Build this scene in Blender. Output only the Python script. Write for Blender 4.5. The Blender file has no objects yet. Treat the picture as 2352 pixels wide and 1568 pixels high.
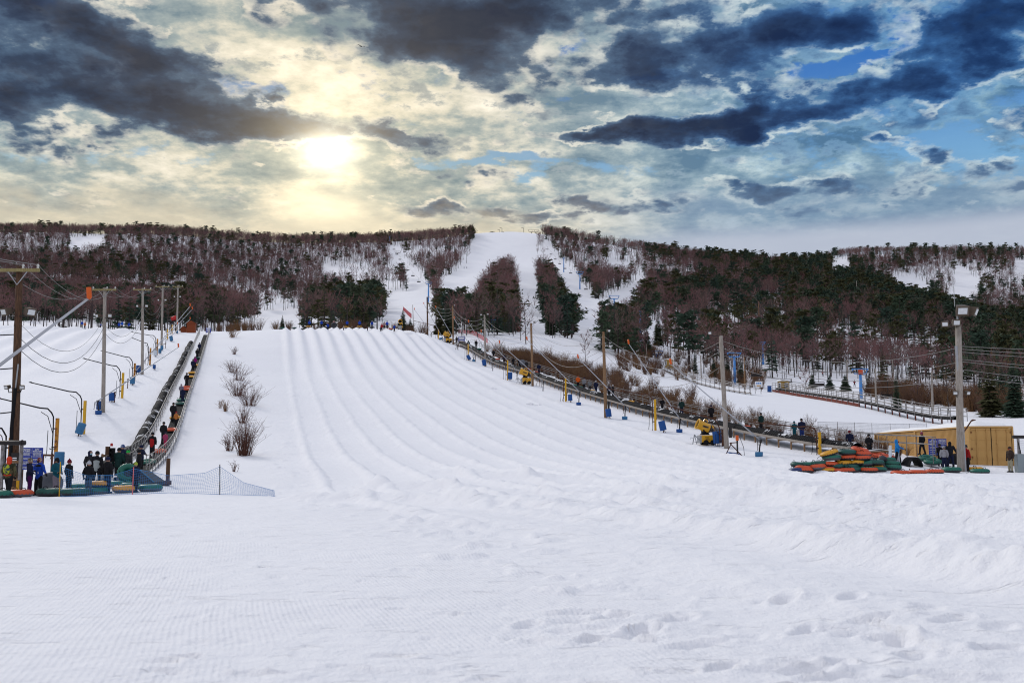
import bpy, math, random
import numpy as np
from mathutils import Vector, Matrix
S = bpy.context.scene
R = math.radians
random.seed(7)
RNG = np.random.default_rng(11)

# ------------------------------------------------------------------ camera
F = 2287.0                      # focal length in pixels of a 2352 px wide frame
CX, CY = 1176.0, 784.0
PITCH = math.atan(256.0 / F)    # eye level lies at row 1040
cd = bpy.data.cameras.new('camera')
cam = bpy.data.objects.new('camera', cd)
S.collection.objects.link(cam)
cam.location = (0, 0, 0)
cam.rotation_euler = (math.pi / 2 + PITCH, 0, 0)
cd.sensor_width = 36.0
cd.lens = 36.0 * F / 2352.0
cd.clip_start, cd.clip_end = 0.3, 9000
cd.dof.use_dof = True
cd.dof.focus_distance = 75.0
cd.dof.aperture_fstop = 2.2
S.camera = cam
CP, SP = math.cos(PITCH), math.sin(PITCH)


def ray(px, py):
    """direction through a pixel, scaled so that its forward (Y) run is 1"""
    a, b = (px - CX) / F, (CY - py) / F
    d = Vector((a, CP - b * SP, SP + b * CP))
    return d / d.y


def at(px, py, Y):
    return ray(px, py) * Y


def pix(X, Y, Z):
    f = Y * CP + Z * SP
    return CX + F * X / f, CY - F * (Z * CP - Y * SP) / f


# ------------------------------------------------------------------ light and sky
S.view_settings.view_transform = 'Standard'
S.view_settings.look = 'None'
S.view_settings.gamma = 1.0
S.view_settings.exposure = 0.0
S.cycles.max_bounces = 6
S.cycles.diffuse_bounces = 3
S.cycles.glossy_bounces = 2
S.cycles.transparent_max_bounces = 8
S.cycles.use_denoising = True
S.cycles.filter_width = 1.1

SUN_AZ = math.atan2(ray(752, 348).x, 1.0)
SUN_EL = math.asin(ray(752, 348).normalized().z)
sl = bpy.data.lights.new('sun', 'SUN')
sl.energy = 1.55
sl.angle = R(7)
sl.color = (1.0, 0.955, 0.915)
so = bpy.data.objects.new('sun', sl)
S.collection.objects.link(so)
LAMP_EL, LAMP_AZ = R(31), R(-34)   # shadows fall towards us and to the right, as at the pads and railings
so.rotation_euler = (math.pi / 2 - LAMP_EL, 0, math.pi - LAMP_AZ)

W = bpy.data.worlds.new('World')
S.world = W
W.use_nodes = True
WT = W.node_tree
WT.nodes.clear()


class E:
    """a socket that can be calculated with"""
    def __init__(self, t, s): self.t, self.s = t, s
    def _m(self, op, o=None, c=None):
        n = self.t.nodes.new('ShaderNodeMath'); n.operation = op
        for i, v in enumerate((self, o, c)):
            if v is None: continue
            if isinstance(v, E): self.t.links.new(v.s, n.inputs[i])
            else: n.inputs[i].default_value = v
        return E(self.t, n.outputs[0])
    def __add__(s, o): return s._m('ADD', o)
    __radd__ = __add__
    def __mul__(s, o): return s._m('MULTIPLY', o)
    __rmul__ = __mul__
    def __sub__(s, o): return s._m('SUBTRACT', o)
    def __rsub__(s, o): return (s * -1.0) + o
    def __truediv__(s, o): return s._m('DIVIDE', o)
    def max(s, o): return s._m('MAXIMUM', o)
    def min(s, o): return s._m('MINIMUM', o)
    def exp(s): return s._m('EXPONENT')
    def sqrt(s): return s._m('SQRT')
    def step(s, a, b):
        n = s.t.nodes.new('ShaderNodeMapRange'); n.interpolation_type = 'SMOOTHSTEP'
        s.t.links.new(s.s, n.inputs[0])
        n.inputs[1].default_value, n.inputs[2].default_value = (a, b) if a < b else (b, a)
        n.inputs[3].default_value, n.inputs[4].default_value = (0, 1) if a < b else (1, 0)
        return E(s.t, n.outputs[0])


def vec(t, x, y, z):
    n = t.nodes.new('ShaderNodeCombineXYZ')
    for i, v in enumerate((x, y, z)):
        if isinstance(v, E): t.links.new(v.s, n.inputs[i])
        else: n.inputs[i].default_value = v
    return E(t, n.outputs[0])


def noise(t, v, scale, detail=6, rough=0.55, dist=0.0, color=False):
    n = t.nodes.new('ShaderNodeTexNoise')
    n.inputs['Scale'].default_value = scale
    n.inputs['Detail'].default_value = detail
    n.inputs['Roughness'].default_value = rough
    n.inputs['Distortion'].default_value = dist
    if v is not None: t.links.new(v.s, n.inputs['Vector'])
    return E(t, n.outputs['Color' if color else 0])


def mixc(t, f, a, b, mode='MIX'):
    n = t.nodes.new('ShaderNodeMix'); n.data_type = 'RGBA'; n.blend_type = mode
    for s, v in ((n.inputs[0], f), (n.inputs[6], a), (n.inputs[7], b)):
        if isinstance(v, E): t.links.new(v.s, s)
        elif isinstance(v, (int, float)): s.default_value = v
        else: s.default_value = (*v, 1)
    return E(t, n.outputs[2])


def ramp(t, f, stops):
    n = t.nodes.new('ShaderNodeValToRGB')
    el = n.color_ramp.elements
    while len(el) < len(stops): el.new(0.5)
    for e, (p, c) in zip(el, stops):
        e.position = p; e.color = (*c, 1)
    t.links.new(f.s, n.inputs[0])
    return E(t, n.outputs[0])


def lin(r, g, b):
    return tuple(((c / 255) / 12.92 if c / 255 < .04045 else ((c / 255 + .055) / 1.055) ** 2.4) for c in (r, g, b))


def build_sky():
    t = WT
    tc = t.nodes.new('ShaderNodeTexCoord')
    sx = t.nodes.new('ShaderNodeSeparateXYZ'); t.links.new(tc.outputs['Generated'], sx.inputs[0])
    x, y, z = (E(t, o) for o in sx.outputs)
    az = x._m('ARCTAN2', y)
    el = z._m('ARCSINE')
    zz = z.max(0.0) + 0.23
    pl = vec(t, x / zz, y / zz, 0.0)
    zl = z.max(0.0) + 0.11
    plh = vec(t, x / zl * 0.62, y / zl * 0.62, 0.3)
    wn = noise(t, pl, 4.6, 6, 0.60, 0.0, color=True)
    sw = t.nodes.new('ShaderNodeSeparateColor'); t.links.new(wn.s, sw.inputs[0])
    w1, w2, w3 = (E(t, o) for o in sw.outputs)
    sp = ray(752, 348).normalized(); sz = sp.z + 0.23
    ox, oy = (x / zz) * -1.0 + sp.x / sz, (y / zz) * -1.0 + sp.y / sz
    ol = (ox * ox + oy * oy).sqrt().max(0.05)
    pl2 = vec(t, x / zz + ox / ol * 0.040, y / zz + oy / ol * 0.040, 0.0)
    n1 = noise(t, pl, 6.5, 9, 0.60, 0.0)
    n1b = noise(t, pl2, 6.5, 5, 0.60, 0.0)
    n2 = noise(t, pl, 15.0, 6, 0.64, 0.0)
    n3 = noise(t, plh, 11.0, 6, 0.60, 0.0)
    wa = az + (w1 - 0.5) * 0.15
    we = el + (w2 - 0.5) * 0.085

    def blob(px, py, rx, ry, w, rot=0.0):
        d = ray(px, py)
        a0 = math.atan2(d.x, 1.0); e0 = math.asin(d.normalized().z)
        da, de = wa - a0, we - e0
        c, s = math.cos(R(rot)), math.sin(R(rot))
        k = F
        p = (da * c + de * s) * (k / rx)
        q = (de * c - da * s) * (k / ry)
        return ((p * p + q * q) * -1.0).exp() * w

    def total(lst):
        acc = None
        for b in lst:
            v = blob(*b)
            acc = v if acc is None else acc + v
        return acc
    dark = total([
        (190, 60, 330, 75, .75, -12), (60, 190, 210, 90, .75, 0), (330, 135, 190, 38, .6, -14),
        (330, 240, 330, 55, .72, -5), (560, 288, 280, 32, .72, -6), (120, 300, 160, 40, .3, 0), (640, 30, 120, 60, .30, 0),
        (960, 45, 300, 85, 1.1, -10), (1220, 10, 220, 50, .9, 0), (1090, 140, 110, 60, .55, -30), (900, 110, 90, 30, .35, 0),
        (905, 305, 150, 30, .95, -8), (640, 265, 80, 24, .6, 0), (820, 255, 60, 22, .4, 0), (560, 400, 200, 12, .35, 0), (140, 415, 160, 12, .35, 0), (790, 200, 80, 40, .12, 0), (1230, 220, 70, 30, .35, 0),
        (1690, 284, 270, 34, 1.25, 3), (1400, 292, 220, 20, .85, 3), (1620, 245, 40, 40, .5, 0), (1700, 250, 40, 35, .5, 0),
        (1620, 110, 280, 75, .70, 0), (1480, 170, 140, 60, .55, 0), (1850, 50, 200, 45, .6, 0), (2290, 50, 140, 85, .95, 0),
        (1330, 190, 130, 40, .35, -10), (2090, 340, 170, 24, .55, -12), (2150, 170, 200, 40, .35, 0), (1980, 200, 240, 28, .36, 0),
        (1180, 486, 330, 20, .55, 0), (1010, 395, 170, 22, .45, -3), (2310, 410, 90, 30, .5, 0), (1850, 420, 330, 36, .42, 0),
        (700, 478, 75, 6, .45, 0), (60, 330, 90, 16, .4, 0), (1600, 470, 500, 26, .28, 0), (640, 395, 160, 12, .30, 0),
        (930, 425, 90, 10, .25, 0), (2040, 470, 300, 30, .30, 0),
    ])
    bright = total([
        (620, 150, 170, 65, .55, -25), (1290, 120, 110, 55, .55, 0), (1190, 225, 60, 30, .4, 0), (2290, 205, 75, 36, .8, 25),
        (1340, 350, 260, 22, .4, 0), (1650, 215, 300, 14, .30, 8), (740, 240, 200, 40, .35, 0), (2080, 290, 140, 20, .5, 0),
        (300, 365, 330, 45, .35, 0), (1930, 110, 150, 22, .4, 10), (1000, 250, 180, 40, .3, 0), (470, 130, 70, 30, .3, -30), (1180, 520, 420, 14, .4, 0),
    ])
    gap = total([
        (545, 222, 110, 17, .9, -14), (1950, 142, 150, 17, 1.0, 8), (1290, 150, 90, 22, .55, 30), (1110, 375, 190, 15, .7, -4),
        (2180, 330, 150, 40, .55, 0), (1500, 190, 180, 18, .4, 10), (2330, 350, 130, 30, .5, 0), (60, 30, 100, 25, .4, 0),
        (1350, 395, 150, 20, .4, 0), (250, 340, 260, 26, .35, 0), (2080, 70, 130, 18, .4, 0), (1900, 250, 160, 14, .4, 0),
    ])
    side = az.step(0.02, 0.42) * el.step(0.23, 0.31)
    vo = t.nodes.new('ShaderNodeTexVoronoi'); vo.feature = 'F1'
    vo.inputs['Scale'].default_value = 11.0; vo.inputs['Detail'].default_value = 2.0
    vo.inputs['Roughness'].default_value = 0.55
    wv = t.nodes.new('ShaderNodeVectorMath'); wv.operation = 'MULTIPLY_ADD'
    t.links.new(wn.s, wv.inputs[0]); wv.inputs[1].default_value = (.16, .16, 0); t.links.new(pl.s, wv.inputs[2])
    t.links.new(wv.outputs[0], vo.inputs['Vector'])
    puff = 0.42 - E(t, vo.outputs['Distance'])
    lit = n1 - n1b
    # high thin layer: pale ripples with blue showing through
    hi = (n3 - 0.5) * 2.1 + (n2 - 0.5) * 0.9 + (w3 - 0.5) * 1.2 + 0.38 + bright * 0.45 - side * 0.22 + lit * 0.6
    high = ramp(t, hi, [(0.0, lin(112, 136, 152)), (0.35, lin(160, 174, 178)), (0.62, lin(214, 214, 204)), (1.0, lin(255, 250, 238))])
    high = mixc(t, side * 0.85, high, mixc(t, 1.0, high, (.50, .72, .92), 'MULTIPLY'))
    sk = t.nodes.new('ShaderNodeTexSky'); sk.sky_type = 'NISHITA'; sk.sun_disc = False
    sk.sun_elevation = LAMP_EL; sk.sun_rotation = LAMP_AZ
    sky = E(t, sk.outputs[0])
    blue = mixc(t, el.step(0.22, 0.40), lin(150, 192, 214), lin(24, 104, 182))
    blue = mixc(t, 0.12, blue, mixc(t, 1.0, sky, (.10, .10, .10), 'MULTIPLY'))
    g = (gap + (w3 - 0.5) * 1.2 - (n2 - 0.5) * 1.6 - bright * 0.15 + side * 0.24).step(0.22, 0.62)
    cloud = mixc(t, g * 0.92, high, blue)
    # middle layer: many small grey-blue pieces
    n4 = noise(t, pl, 7.5, 7, 0.60, 0.0)
    M4 = (n4 - 0.5) * 1.7 + (n2 - 0.5) * 0.8 + puff * 0.35 + side * 0.30 - bright * 0.30 - gap * 0.35 + el.step(0.24, 0.34) * 0.14 + 0.05 + (n3 - 0.5) * 0.7 + lit * -0.5
    mid = mixc(t, M4.step(0.10, 0.60), lin(168, 178, 182), lin(84, 107, 132))
    mid = mixc(t, side * 0.9, mid, mixc(t, 1.0, mid, (.50, .82, 1.12), 'MULTIPLY'))
    cloud = mixc(t, M4.step(0.04, 0.24) * 0.85, cloud, mid)
    # low dark layer with puffed, lit edges
    D = 0.13 + el.step(0.31, 0.43) * 0.14 + dark * 0.95 - bright * 0.42 + side * 0.20 + (n1 - 0.5) * 1.75 + (n2 - 0.5) * 0.70 + puff * 0.55
    m = D.step(0.12, 0.54)
    rim = D.step(0.14, 0.30) * D.step(0.56, 0.34)
    core = ramp(t, D * 0.80 + 0.03 - lit * 0.55 + (n2 - .5) * 0.35, [(0.0, lin(176, 184, 184)), (0.28, lin(122, 140, 154)), (0.48, lin(76, 97, 122)), (0.70, lin(46, 62, 88)), (1.0, lin(27, 38, 62))])
    core = mixc(t, side * 0.9, core, mixc(t, 1.0, core, (.60, 1.02, 1.42), 'MULTIPLY'))
    col = mixc(t, m * 0.96, cloud, core)
    col = mixc(t, rim * (lit * 6.0 + 0.35).max(0.0).min(1.0) * 0.75, col, lin(246, 238, 222))
    cool = (az + 0.2)._m('ABSOLUTE').step(0.14, 0.50)
    col = mixc(t, cool * 0.85, col, mixc(t, 1.0, col, (.72, .92, 1.10), 'MULTIPLY'))
    # warm light round the sun
    sd = ray(752, 348)
    a0 = math.atan2(sd.x, 1.0); e0 = math.asin(sd.normalized().z)
    da, de = az - a0, el - e0
    r2 = da * da + de * de * 1.25
    warm = (r2 * -(1 / 0.20 ** 2)).exp()
    lowl = (az.step(0.12, -0.12)) * el.step(0.37, 0.25)
    col = mixc(t, ((warm * 0.80).max(lowl * 0.45)) * (1.0 - m * 0.75), col, mixc(t, 1.0, col, (1.14, 1.02, .82), 'MULTIPLY'))
    # pale band over the skyline
    hz = mixc(t, az.step(-0.05, 0.30), lin(226, 213, 186), lin(186, 194, 210))
    hf = el.step(0.228, 0.204) * az.step(0.02, 0.22) * 0.88
    hf2 = (we + (n1 - .5) * .05).step(0.262, 0.218) * (1.0 - az.step(-0.05, 0.25)) * 0.72
    hf3 = (el + (n1 - .5) * .05).step(0.275, 0.232) * az.step(0.06, 0.22) * 0.60
    col = mixc(t, hf3, col, lin(122, 148, 178))
    col = mixc(t, hf2.min(1.0), col, hz)
    col = mixc(t, hf, col, lin(188, 195, 211))
    # glow of the veiled sun
    rag = ((n1 - 0.5) * 0.9 + 1.0)
    g1 = ((da * da + de * de * 2.6) * -(1 / 0.024 ** 2)).exp() * 1.1
    g2 = (r2.sqrt() * -(1 / 0.034)).exp() * (rag * 0.4 + 0.6) * 0.95
    g3 = (r2.sqrt() * -(1 / 0.14)).exp() * 0.10
    pil = (da * da * -(1 / 0.045 ** 2) + (el - e0 + 0.055) * (el - e0 + 0.055) * -(1 / 0.018 ** 2)).exp() * rag * 0.42
    gg = mixc(t, 1.0, mixc(t, 1.0, (0, 0, 0), mixc(t, 1.0, vcol(t, g1), (1.0, .93, .72), 'MULTIPLY'), 'ADD'),
              mixc(t, 1.0, vcol(t, g2 + g3 + pil), (1.0, .82, .50), 'MULTIPLY'), 'ADD')
    col = mixc(t, 1.0, col, gg, 'ADD')
    # invented bright overcast overhead and behind, out of the picture, to light the snow
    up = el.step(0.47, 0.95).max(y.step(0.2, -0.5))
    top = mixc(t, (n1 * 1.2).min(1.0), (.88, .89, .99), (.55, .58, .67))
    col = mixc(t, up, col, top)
    col = mixc(t, z.step(0.0, -0.05), col, (.5, .5, .52))
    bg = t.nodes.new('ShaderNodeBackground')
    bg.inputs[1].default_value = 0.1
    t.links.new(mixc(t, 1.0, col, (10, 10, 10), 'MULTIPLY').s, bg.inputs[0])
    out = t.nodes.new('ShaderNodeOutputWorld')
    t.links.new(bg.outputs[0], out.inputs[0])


def vcol(t, e):
    n = t.nodes.new('ShaderNodeCombineColor')
    for i in range(3): t.links.new(e.s, n.inputs[i])
    return E(t, n.outputs[0])


build_sky()
W.cycles.sampling_method = 'MANUAL'
W.cycles.sample_map_resolution = 1024

# ------------------------------------------------------------------ materials
MATS = {}


def material(name, col, rough=0.8, var=0.12, scale=6.0, metal=0.0, spec=0.3, bump=0.0, col2=None, thresh=(0.45, 0.65), coat=0.0, bscale=None, fleck=None):
    """Principled surface whose colour drifts with noise; col2 is a second colour in patches"""
    if name in MATS: return MATS[name]
    m = bpy.data.materials.new(name); m.use_nodes = True
    t = m.node_tree
    b = t.nodes['Principled BSDF']
    b.inputs['Roughness'].default_value = rough
    b.inputs['Metallic'].default_value = metal
    b.inputs['Specular IOR Level'].default_value = spec
    b.inputs['Coat Weight'].default_value = coat
    tc = t.nodes.new('ShaderNodeTexCoord')
    v = E(t, tc.outputs['Object'])
    n = noise(t, v, scale, 5, 0.6)
    c = mixc(t, n, tuple(x * (1 - var) for x in col), tuple(min(1, x * (1 + var)) for x in col))
    if col2 is not None:
        f = noise(t, v, scale * 0.55, 7, 0.65).step(*thresh)
        c = mixc(t, f, c, col2)
    if fleck is not None:
        f = noise(t, v, scale * 6, 3, 0.6).step(fleck[1], fleck[1] + 0.05)
        c = mixc(t, f, c, fleck[0])
    t.links.new(c.s, b.inputs['Base Color'])
    r = n * 0.25 + (rough - 0.12)
    t.links.new(r.s, b.inputs['Roughness'])
    if bump:
        bn = t.nodes.new('ShaderNodeBump'); bn.inputs['Strength'].default_value = bump; bn.inputs['Distance'].default_value = 0.02
        t.links.new(noise(t, v, bscale or scale * 4, 6, 0.65).s, bn.inputs['Height'])
        t.links.new(bn.outputs[0], b.inputs['Normal'])
    MATS[name] = m
    return m


def wood(name, col, col2, scale=3.0):
    if name in MATS: return MATS[name]
    m = bpy.data.materials.new(name); m.use_nodes = True
    t = m.node_tree; b = t.nodes['Principled BSDF']
    b.inputs['Roughness'].default_value = 0.9; b.inputs['Specular IOR Level'].default_value = 0.15
    tc = t.nodes.new('ShaderNodeTexCoord')
    mp = t.nodes.new('ShaderNodeMapping'); t.links.new(tc.outputs['Object'], mp.inputs[0])
    mp.inputs['Scale'].default_value = (14, 14, 0.7)
    v = E(t, mp.outputs[0])
    f = noise(t, v, scale, 6, 0.65)
    g = noise(t, E(t, tc.outputs['Object']), 0.9, 4, 0.6)
    c = mixc(t, f.step(0.35, 0.7), col, col2)
    c = mixc(t, g.step(0.5, 0.8) * 0.5, c, tuple(x * 0.5 for x in col))
    t.links.new(c.s, b.inputs['Base Color'])
    bn = t.nodes.new('ShaderNodeBump'); bn.inputs['Strength'].default_value = 0.5; bn.inputs['Distance'].default_value = 0.01
    t.links.new(f.s, bn.inputs['Height']); t.links.new(bn.outputs[0], b.inputs['Normal'])
    MATS[name] = m
    return m


def snow_material(corduroy=False):
    m = bpy.data.materials.new('snow'); m.use_nodes = True
    t = m.node_tree; b = t.nodes['Principled BSDF']
    b.inputs['Roughness'].default_value = 0.85
    b.inputs['Specular IOR Level'].default_value = 0.15
    tc = t.nodes.new('ShaderNodeTexCoord')
    v = E(t, tc.outputs['Object'])
    sp = t.nodes.new('ShaderNodeSeparateXYZ'); t.links.new(v.s, sp.inputs[0])
    x, y, z = (E(t, o) for o in sp.outputs)
    big = noise(t, v, 0.11, 5, 0.6)
    mid = noise(t, v, 1.3, 6, 0.65)
    c = mixc(t, big, (.79, .79, .83), (.87, .87, .90))
    t.links.new(c.s, b.inputs['Base Color'])
    near = y.step(26.0, 14.0)
    nu = x * 0.965 + y * 0.262 + noise(t, v, 0.12, 2, 0.5) * 0.5
    cord = (nu * (2 * math.pi / 0.062))._m('SINE')
    patch = noise(t, v, 0.42, 5, 0.6).step(0.62, 0.44) * (x + y * 0.16).step(4.2, 2.2)
    fine = noise(t, v, 14.0, 6, 0.7)
    clump = noise(t, v, 4.0, 5, 0.6)
    scuff = noise(t, vec(t, x * 0.55, y * 1.7, z), 2.2, 4, 0.55).step(0.60, 0.72)
    h = cord * (near * patch) * 0.0028 + fine * 0.018 + clump * 0.040 + mid * 0.14 - scuff * (y.step(60.0, 30.0)) * 0.04
    bn = t.nodes.new('ShaderNodeBump'); bn.inputs['Strength'].default_value = 0.8; bn.inputs['Distance'].default_value = 1.0
    t.links.new(h.s, bn.inputs['Height']); t.links.new(bn.outputs[0], b.inputs['Normal'])
    MATS['snow'] = m
    return m


SNOW = snow_material()
CAP = material('snow_cap', (.84, .84, .86), 0.85, 0.04, 3.0, bump=0.35)


# ------------------------------------------------------------------ mesh collecting
class MB:
    def __init__(self): self.v, self.f, self.mi, self.cur = [], [], [], 0

    def add(self, vs, fs):
        o = len(self.v)
        self.v.extend(tuple(p) for p in vs)
        self.f.extend(tuple(i + o for i in f) for f in fs)
        self.mi.extend([self.cur] * len(fs))
        return self

    def box(self, c, s, M=None, taper=1.0):
        x, y, z = s[0] / 2, s[1] / 2, s[2] / 2
        vs = []
        for k in (-1, 1):
            q = taper if k > 0 else 1.0
            vs += [Vector((-x * q, -y * q, k * z)), Vector((x * q, -y * q, k * z)), Vector((x * q, y * q, k * z)), Vector((-x * q, y * q, k * z))]
        if M is not None: vs = [M @ p for p in vs]
        c = Vector(c)
        return self.add([p + c for p in vs], [(3, 2, 1, 0), (4, 5, 6, 7), (0, 1, 5, 4), (1, 2, 6, 5), (2, 3, 7, 6), (3, 0, 4, 7)])

    def beam(self, a, b, w, h):
        """a square bar from a to b"""
        a, b = Vector(a), Vector(b); d = b - a
        L = d.length
        if L < 1e-6: return self
        M = d.to_track_quat('Z', 'Y').to_matrix()
        return self.box((a + b) / 2, (w, h, L), M)

    def tube(self, pts, r, n=6, cap=True):
        pts = [Vector(p) for p in pts]
        if not hasattr(r, '__len__'): r = [r] * len(pts)
        vs, fs = [], []
        up = Vector((0, 0, 1))
        pd = None
        for i, p in enumerate(pts):
            d = (pts[min(i + 1, len(pts) - 1)] - pts[max(i - 1, 0)])
            d = d.normalized() if d.length > 1e-9 else Vector((0, 0, 1))
            if pd is None:
                s = d.cross(up) if abs(d.z) < 0.95 else d.cross(Vector((1, 0, 0)))
                s.normalize()
            else:
                s = (s - d * s.dot(d))
                s = s.normalized() if s.length > 1e-6 else d.orthogonal().normalized()
            pd = d
            u = s.cross(d)
            for k in range(n):
                a = 2 * math.pi * k / n
                vs.append(p + (s * math.cos(a) + u * math.sin(a)) * r[i])
        for i in range(len(pts) - 1):
            for k in range(n):
                k2 = (k + 1) % n
                fs.append((i * n + k, i * n + k2, (i + 1) * n + k2, (i + 1) * n + k))
        if cap:
            fs.append(tuple(range(n - 1, -1, -1)))
            fs.append(tuple((len(pts) - 1) * n + k for k in range(n)))
        return self.add(vs, fs)

    def ball(self, c, r, M=None, n=10, m=7):
        if not hasattr(r, '__len__'): r = (r, r, r)
        c = Vector(c); vs, fs = [], []
        vs.append(Vector((0, 0, -r[2])))
        for i in range(1, m):
            th = math.pi * i / m - math.pi / 2
            for k in range(n):
                a = 2 * math.pi * k / n
                vs.append(Vector((r[0] * math.cos(th) * math.cos(a), r[1] * math.cos(th) * math.sin(a), r[2] * math.sin(th))))
        vs.append(Vector((0, 0, r[2])))
        for k in range(n): fs.append((0, 1 + (k + 1) % n, 1 + k))
        for i in range(m - 2):
            for k in range(n):
                a, b = 1 + i * n + k, 1 + i * n + (k + 1) % n
                fs.append((a, b, b + n, a + n))
        L = len(vs) - 1
        for k in range(n): fs.append((L, L - n + k, L - n + (k + 1) % n))
        if M is not None: vs = [M @ p for p in vs]
        return self.add([p + c for p in vs], fs)

    def capsule(self, a, b, ra, rb, n=10):
        a, b = Vector(a), Vector(b); d = b - a
        L = max(d.length, 1e-5); M = d.to_track_quat('Z', 'Y').to_matrix()
        vs, fs, rings = [], [], []
        for th in (-75, -45, -15, 15): rings.append((a, ra, th))
        for th in (-15, 15, 45, 75): rings.append((b, rb, th))
        rings = [(a, ra, -75), (a, ra, -40), (a, ra, 0), (b, rb, 0), (b, rb, 40), (b, rb, 75)]
        for (o, r, th) in rings:
            for k in range(n):
                q = 2 * math.pi * k / n; t_ = R(th)
                vs.append(o + M @ Vector((r * math.cos(t_) * math.cos(q), r * math.cos(t_) * math.sin(q), r * math.sin(t_))))
        for i in range(len(rings) - 1):
            for k in range(n):
                k2 = (k + 1) % n
                fs.append((i * n + k, i * n + k2, (i + 1) * n + k2, (i + 1) * n + k))
        fs.append(tuple(range(n - 1, -1, -1))); fs.append(tuple((len(rings) - 1) * n + k for k in range(n)))
        return self.add(vs, fs)

    def lathe(self, prof, n=16, M=None, c=(0, 0, 0), closed=False):
        vs, fs = [], []
        for (r, z) in prof:
            for k in range(n):
                a = 2 * math.pi * k / n
                vs.append(Vector((r * math.cos(a), r * math.sin(a), z)))
        m = len(prof)
        for i in range(m - 1 + (1 if closed else 0)):
            j = (i + 1) % m
            for k in range(n):
                k2 = (k + 1) % n
                fs.append((i * n + k, i * n + k2, j * n + k2, j * n + k))
        if not closed:
            if prof[0][0] > 1e-6: fs.append(tuple(range(n - 1, -1, -1)))
            if prof[-1][0] > 1e-6: fs.append(tuple((m - 1) * n + k for k in range(n)))
        if M is not None: vs = [M @ p for p in vs]
        c = Vector(c)
        return self.add([p + c for p in vs], fs)

    def mesh(self, name, mat, smooth=False):
        me = bpy.data.meshes.new(name)
        me.from_pydata([tuple(p) for p in self.v], [], self.f)
        for m in (mat if isinstance(mat, (list, tuple)) else [mat]): me.materials.append(m)
        if any(self.mi): me.polygons.foreach_set('material_index', self.mi)
        if smooth: me.polygons.foreach_set('use_smooth', [True] * len(me.polygons))
        me.update()
        return me


def link(o, parent=None):
    S.collection.objects.link(o)
    if parent is not None: o.parent = parent
    return o


def part(name, mb, mat, parent=None, smooth=False, label=None):
    me = mb if isinstance(mb, bpy.types.Mesh) else mb.mesh(name, mat, smooth)
    o = link(bpy.data.objects.new(name, me), parent)
    if label: o['label'] = label
    return o


def tag(o, label, cat, group=None, kind=None):
    o['label'] = label; o['category'] = cat
    if group: o['group'] = group
    if kind: o['kind'] = kind
    return o


def thing(name, label, cat, loc=(0, 0, 0), rz=0.0, group=None):
    o = link(bpy.data.objects.new(name, None))
    o.empty_display_size = 0.2
    o.location = loc; o.rotation_euler = (0, 0, rz)
    return tag(o, label, cat, group)


def single(name, mb, mat, label, cat, loc=(0, 0, 0), rz=0.0, group=None, smooth=False):
    o = part(name, mb, mat, None, smooth)
    o.location = loc; o.rotation_euler = (0, 0, rz)
    return tag(o, label, cat, group)


def dup(root, loc=None, rz=None, label=None, group=None, scale=None):
    r = root.copy(); S.collection.objects.link(r)
    if loc is not None: r.location = loc
    if rz is not None: r.rotation_euler = (0, 0, rz)
    if label: r['label'] = label
    if group: r['group'] = group
    if scale: r.scale = scale if hasattr(scale, '__len__') else (scale,) * 3
    for ch in list(root.children):
        c = ch.copy(); S.collection.objects.link(c); c.parent = r
        for g in list(ch.children):
            d = g.copy(); S.collection.objects.link(d); d.parent = c
    return r


# ------------------------------------------------------------------ the ground
def hash_noise(x, y, seed=0):
    xi, yi = np.floor(x), np.floor(y)
    xf, yf = x - xi, y - yi
    u, v = xf * xf * (3 - 2 * xf), yf * yf * (3 - 2 * yf)

    def h(a, b):
        s = np.sin(a * 127.1 + b * 311.7 + seed * 74.7) * 43758.5453
        return s - np.floor(s)
    return (h(xi, yi) * (1 - u) + h(xi + 1, yi) * u) * (1 - v) + (h(xi, yi + 1) * (1 - u) + h(xi + 1, yi + 1) * u) * v


def fbm(x, y, seed=0, oct=4, gain=0.5):
    a, s, tot = 1.0, 0.0, 0.0
    for o in range(oct):
        s = s + a * (hash_noise(x * 2 ** o, y * 2 ** o, seed + o * 3.1) - 0.5); tot += a; a *= gain
    return s / tot * 2


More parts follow.
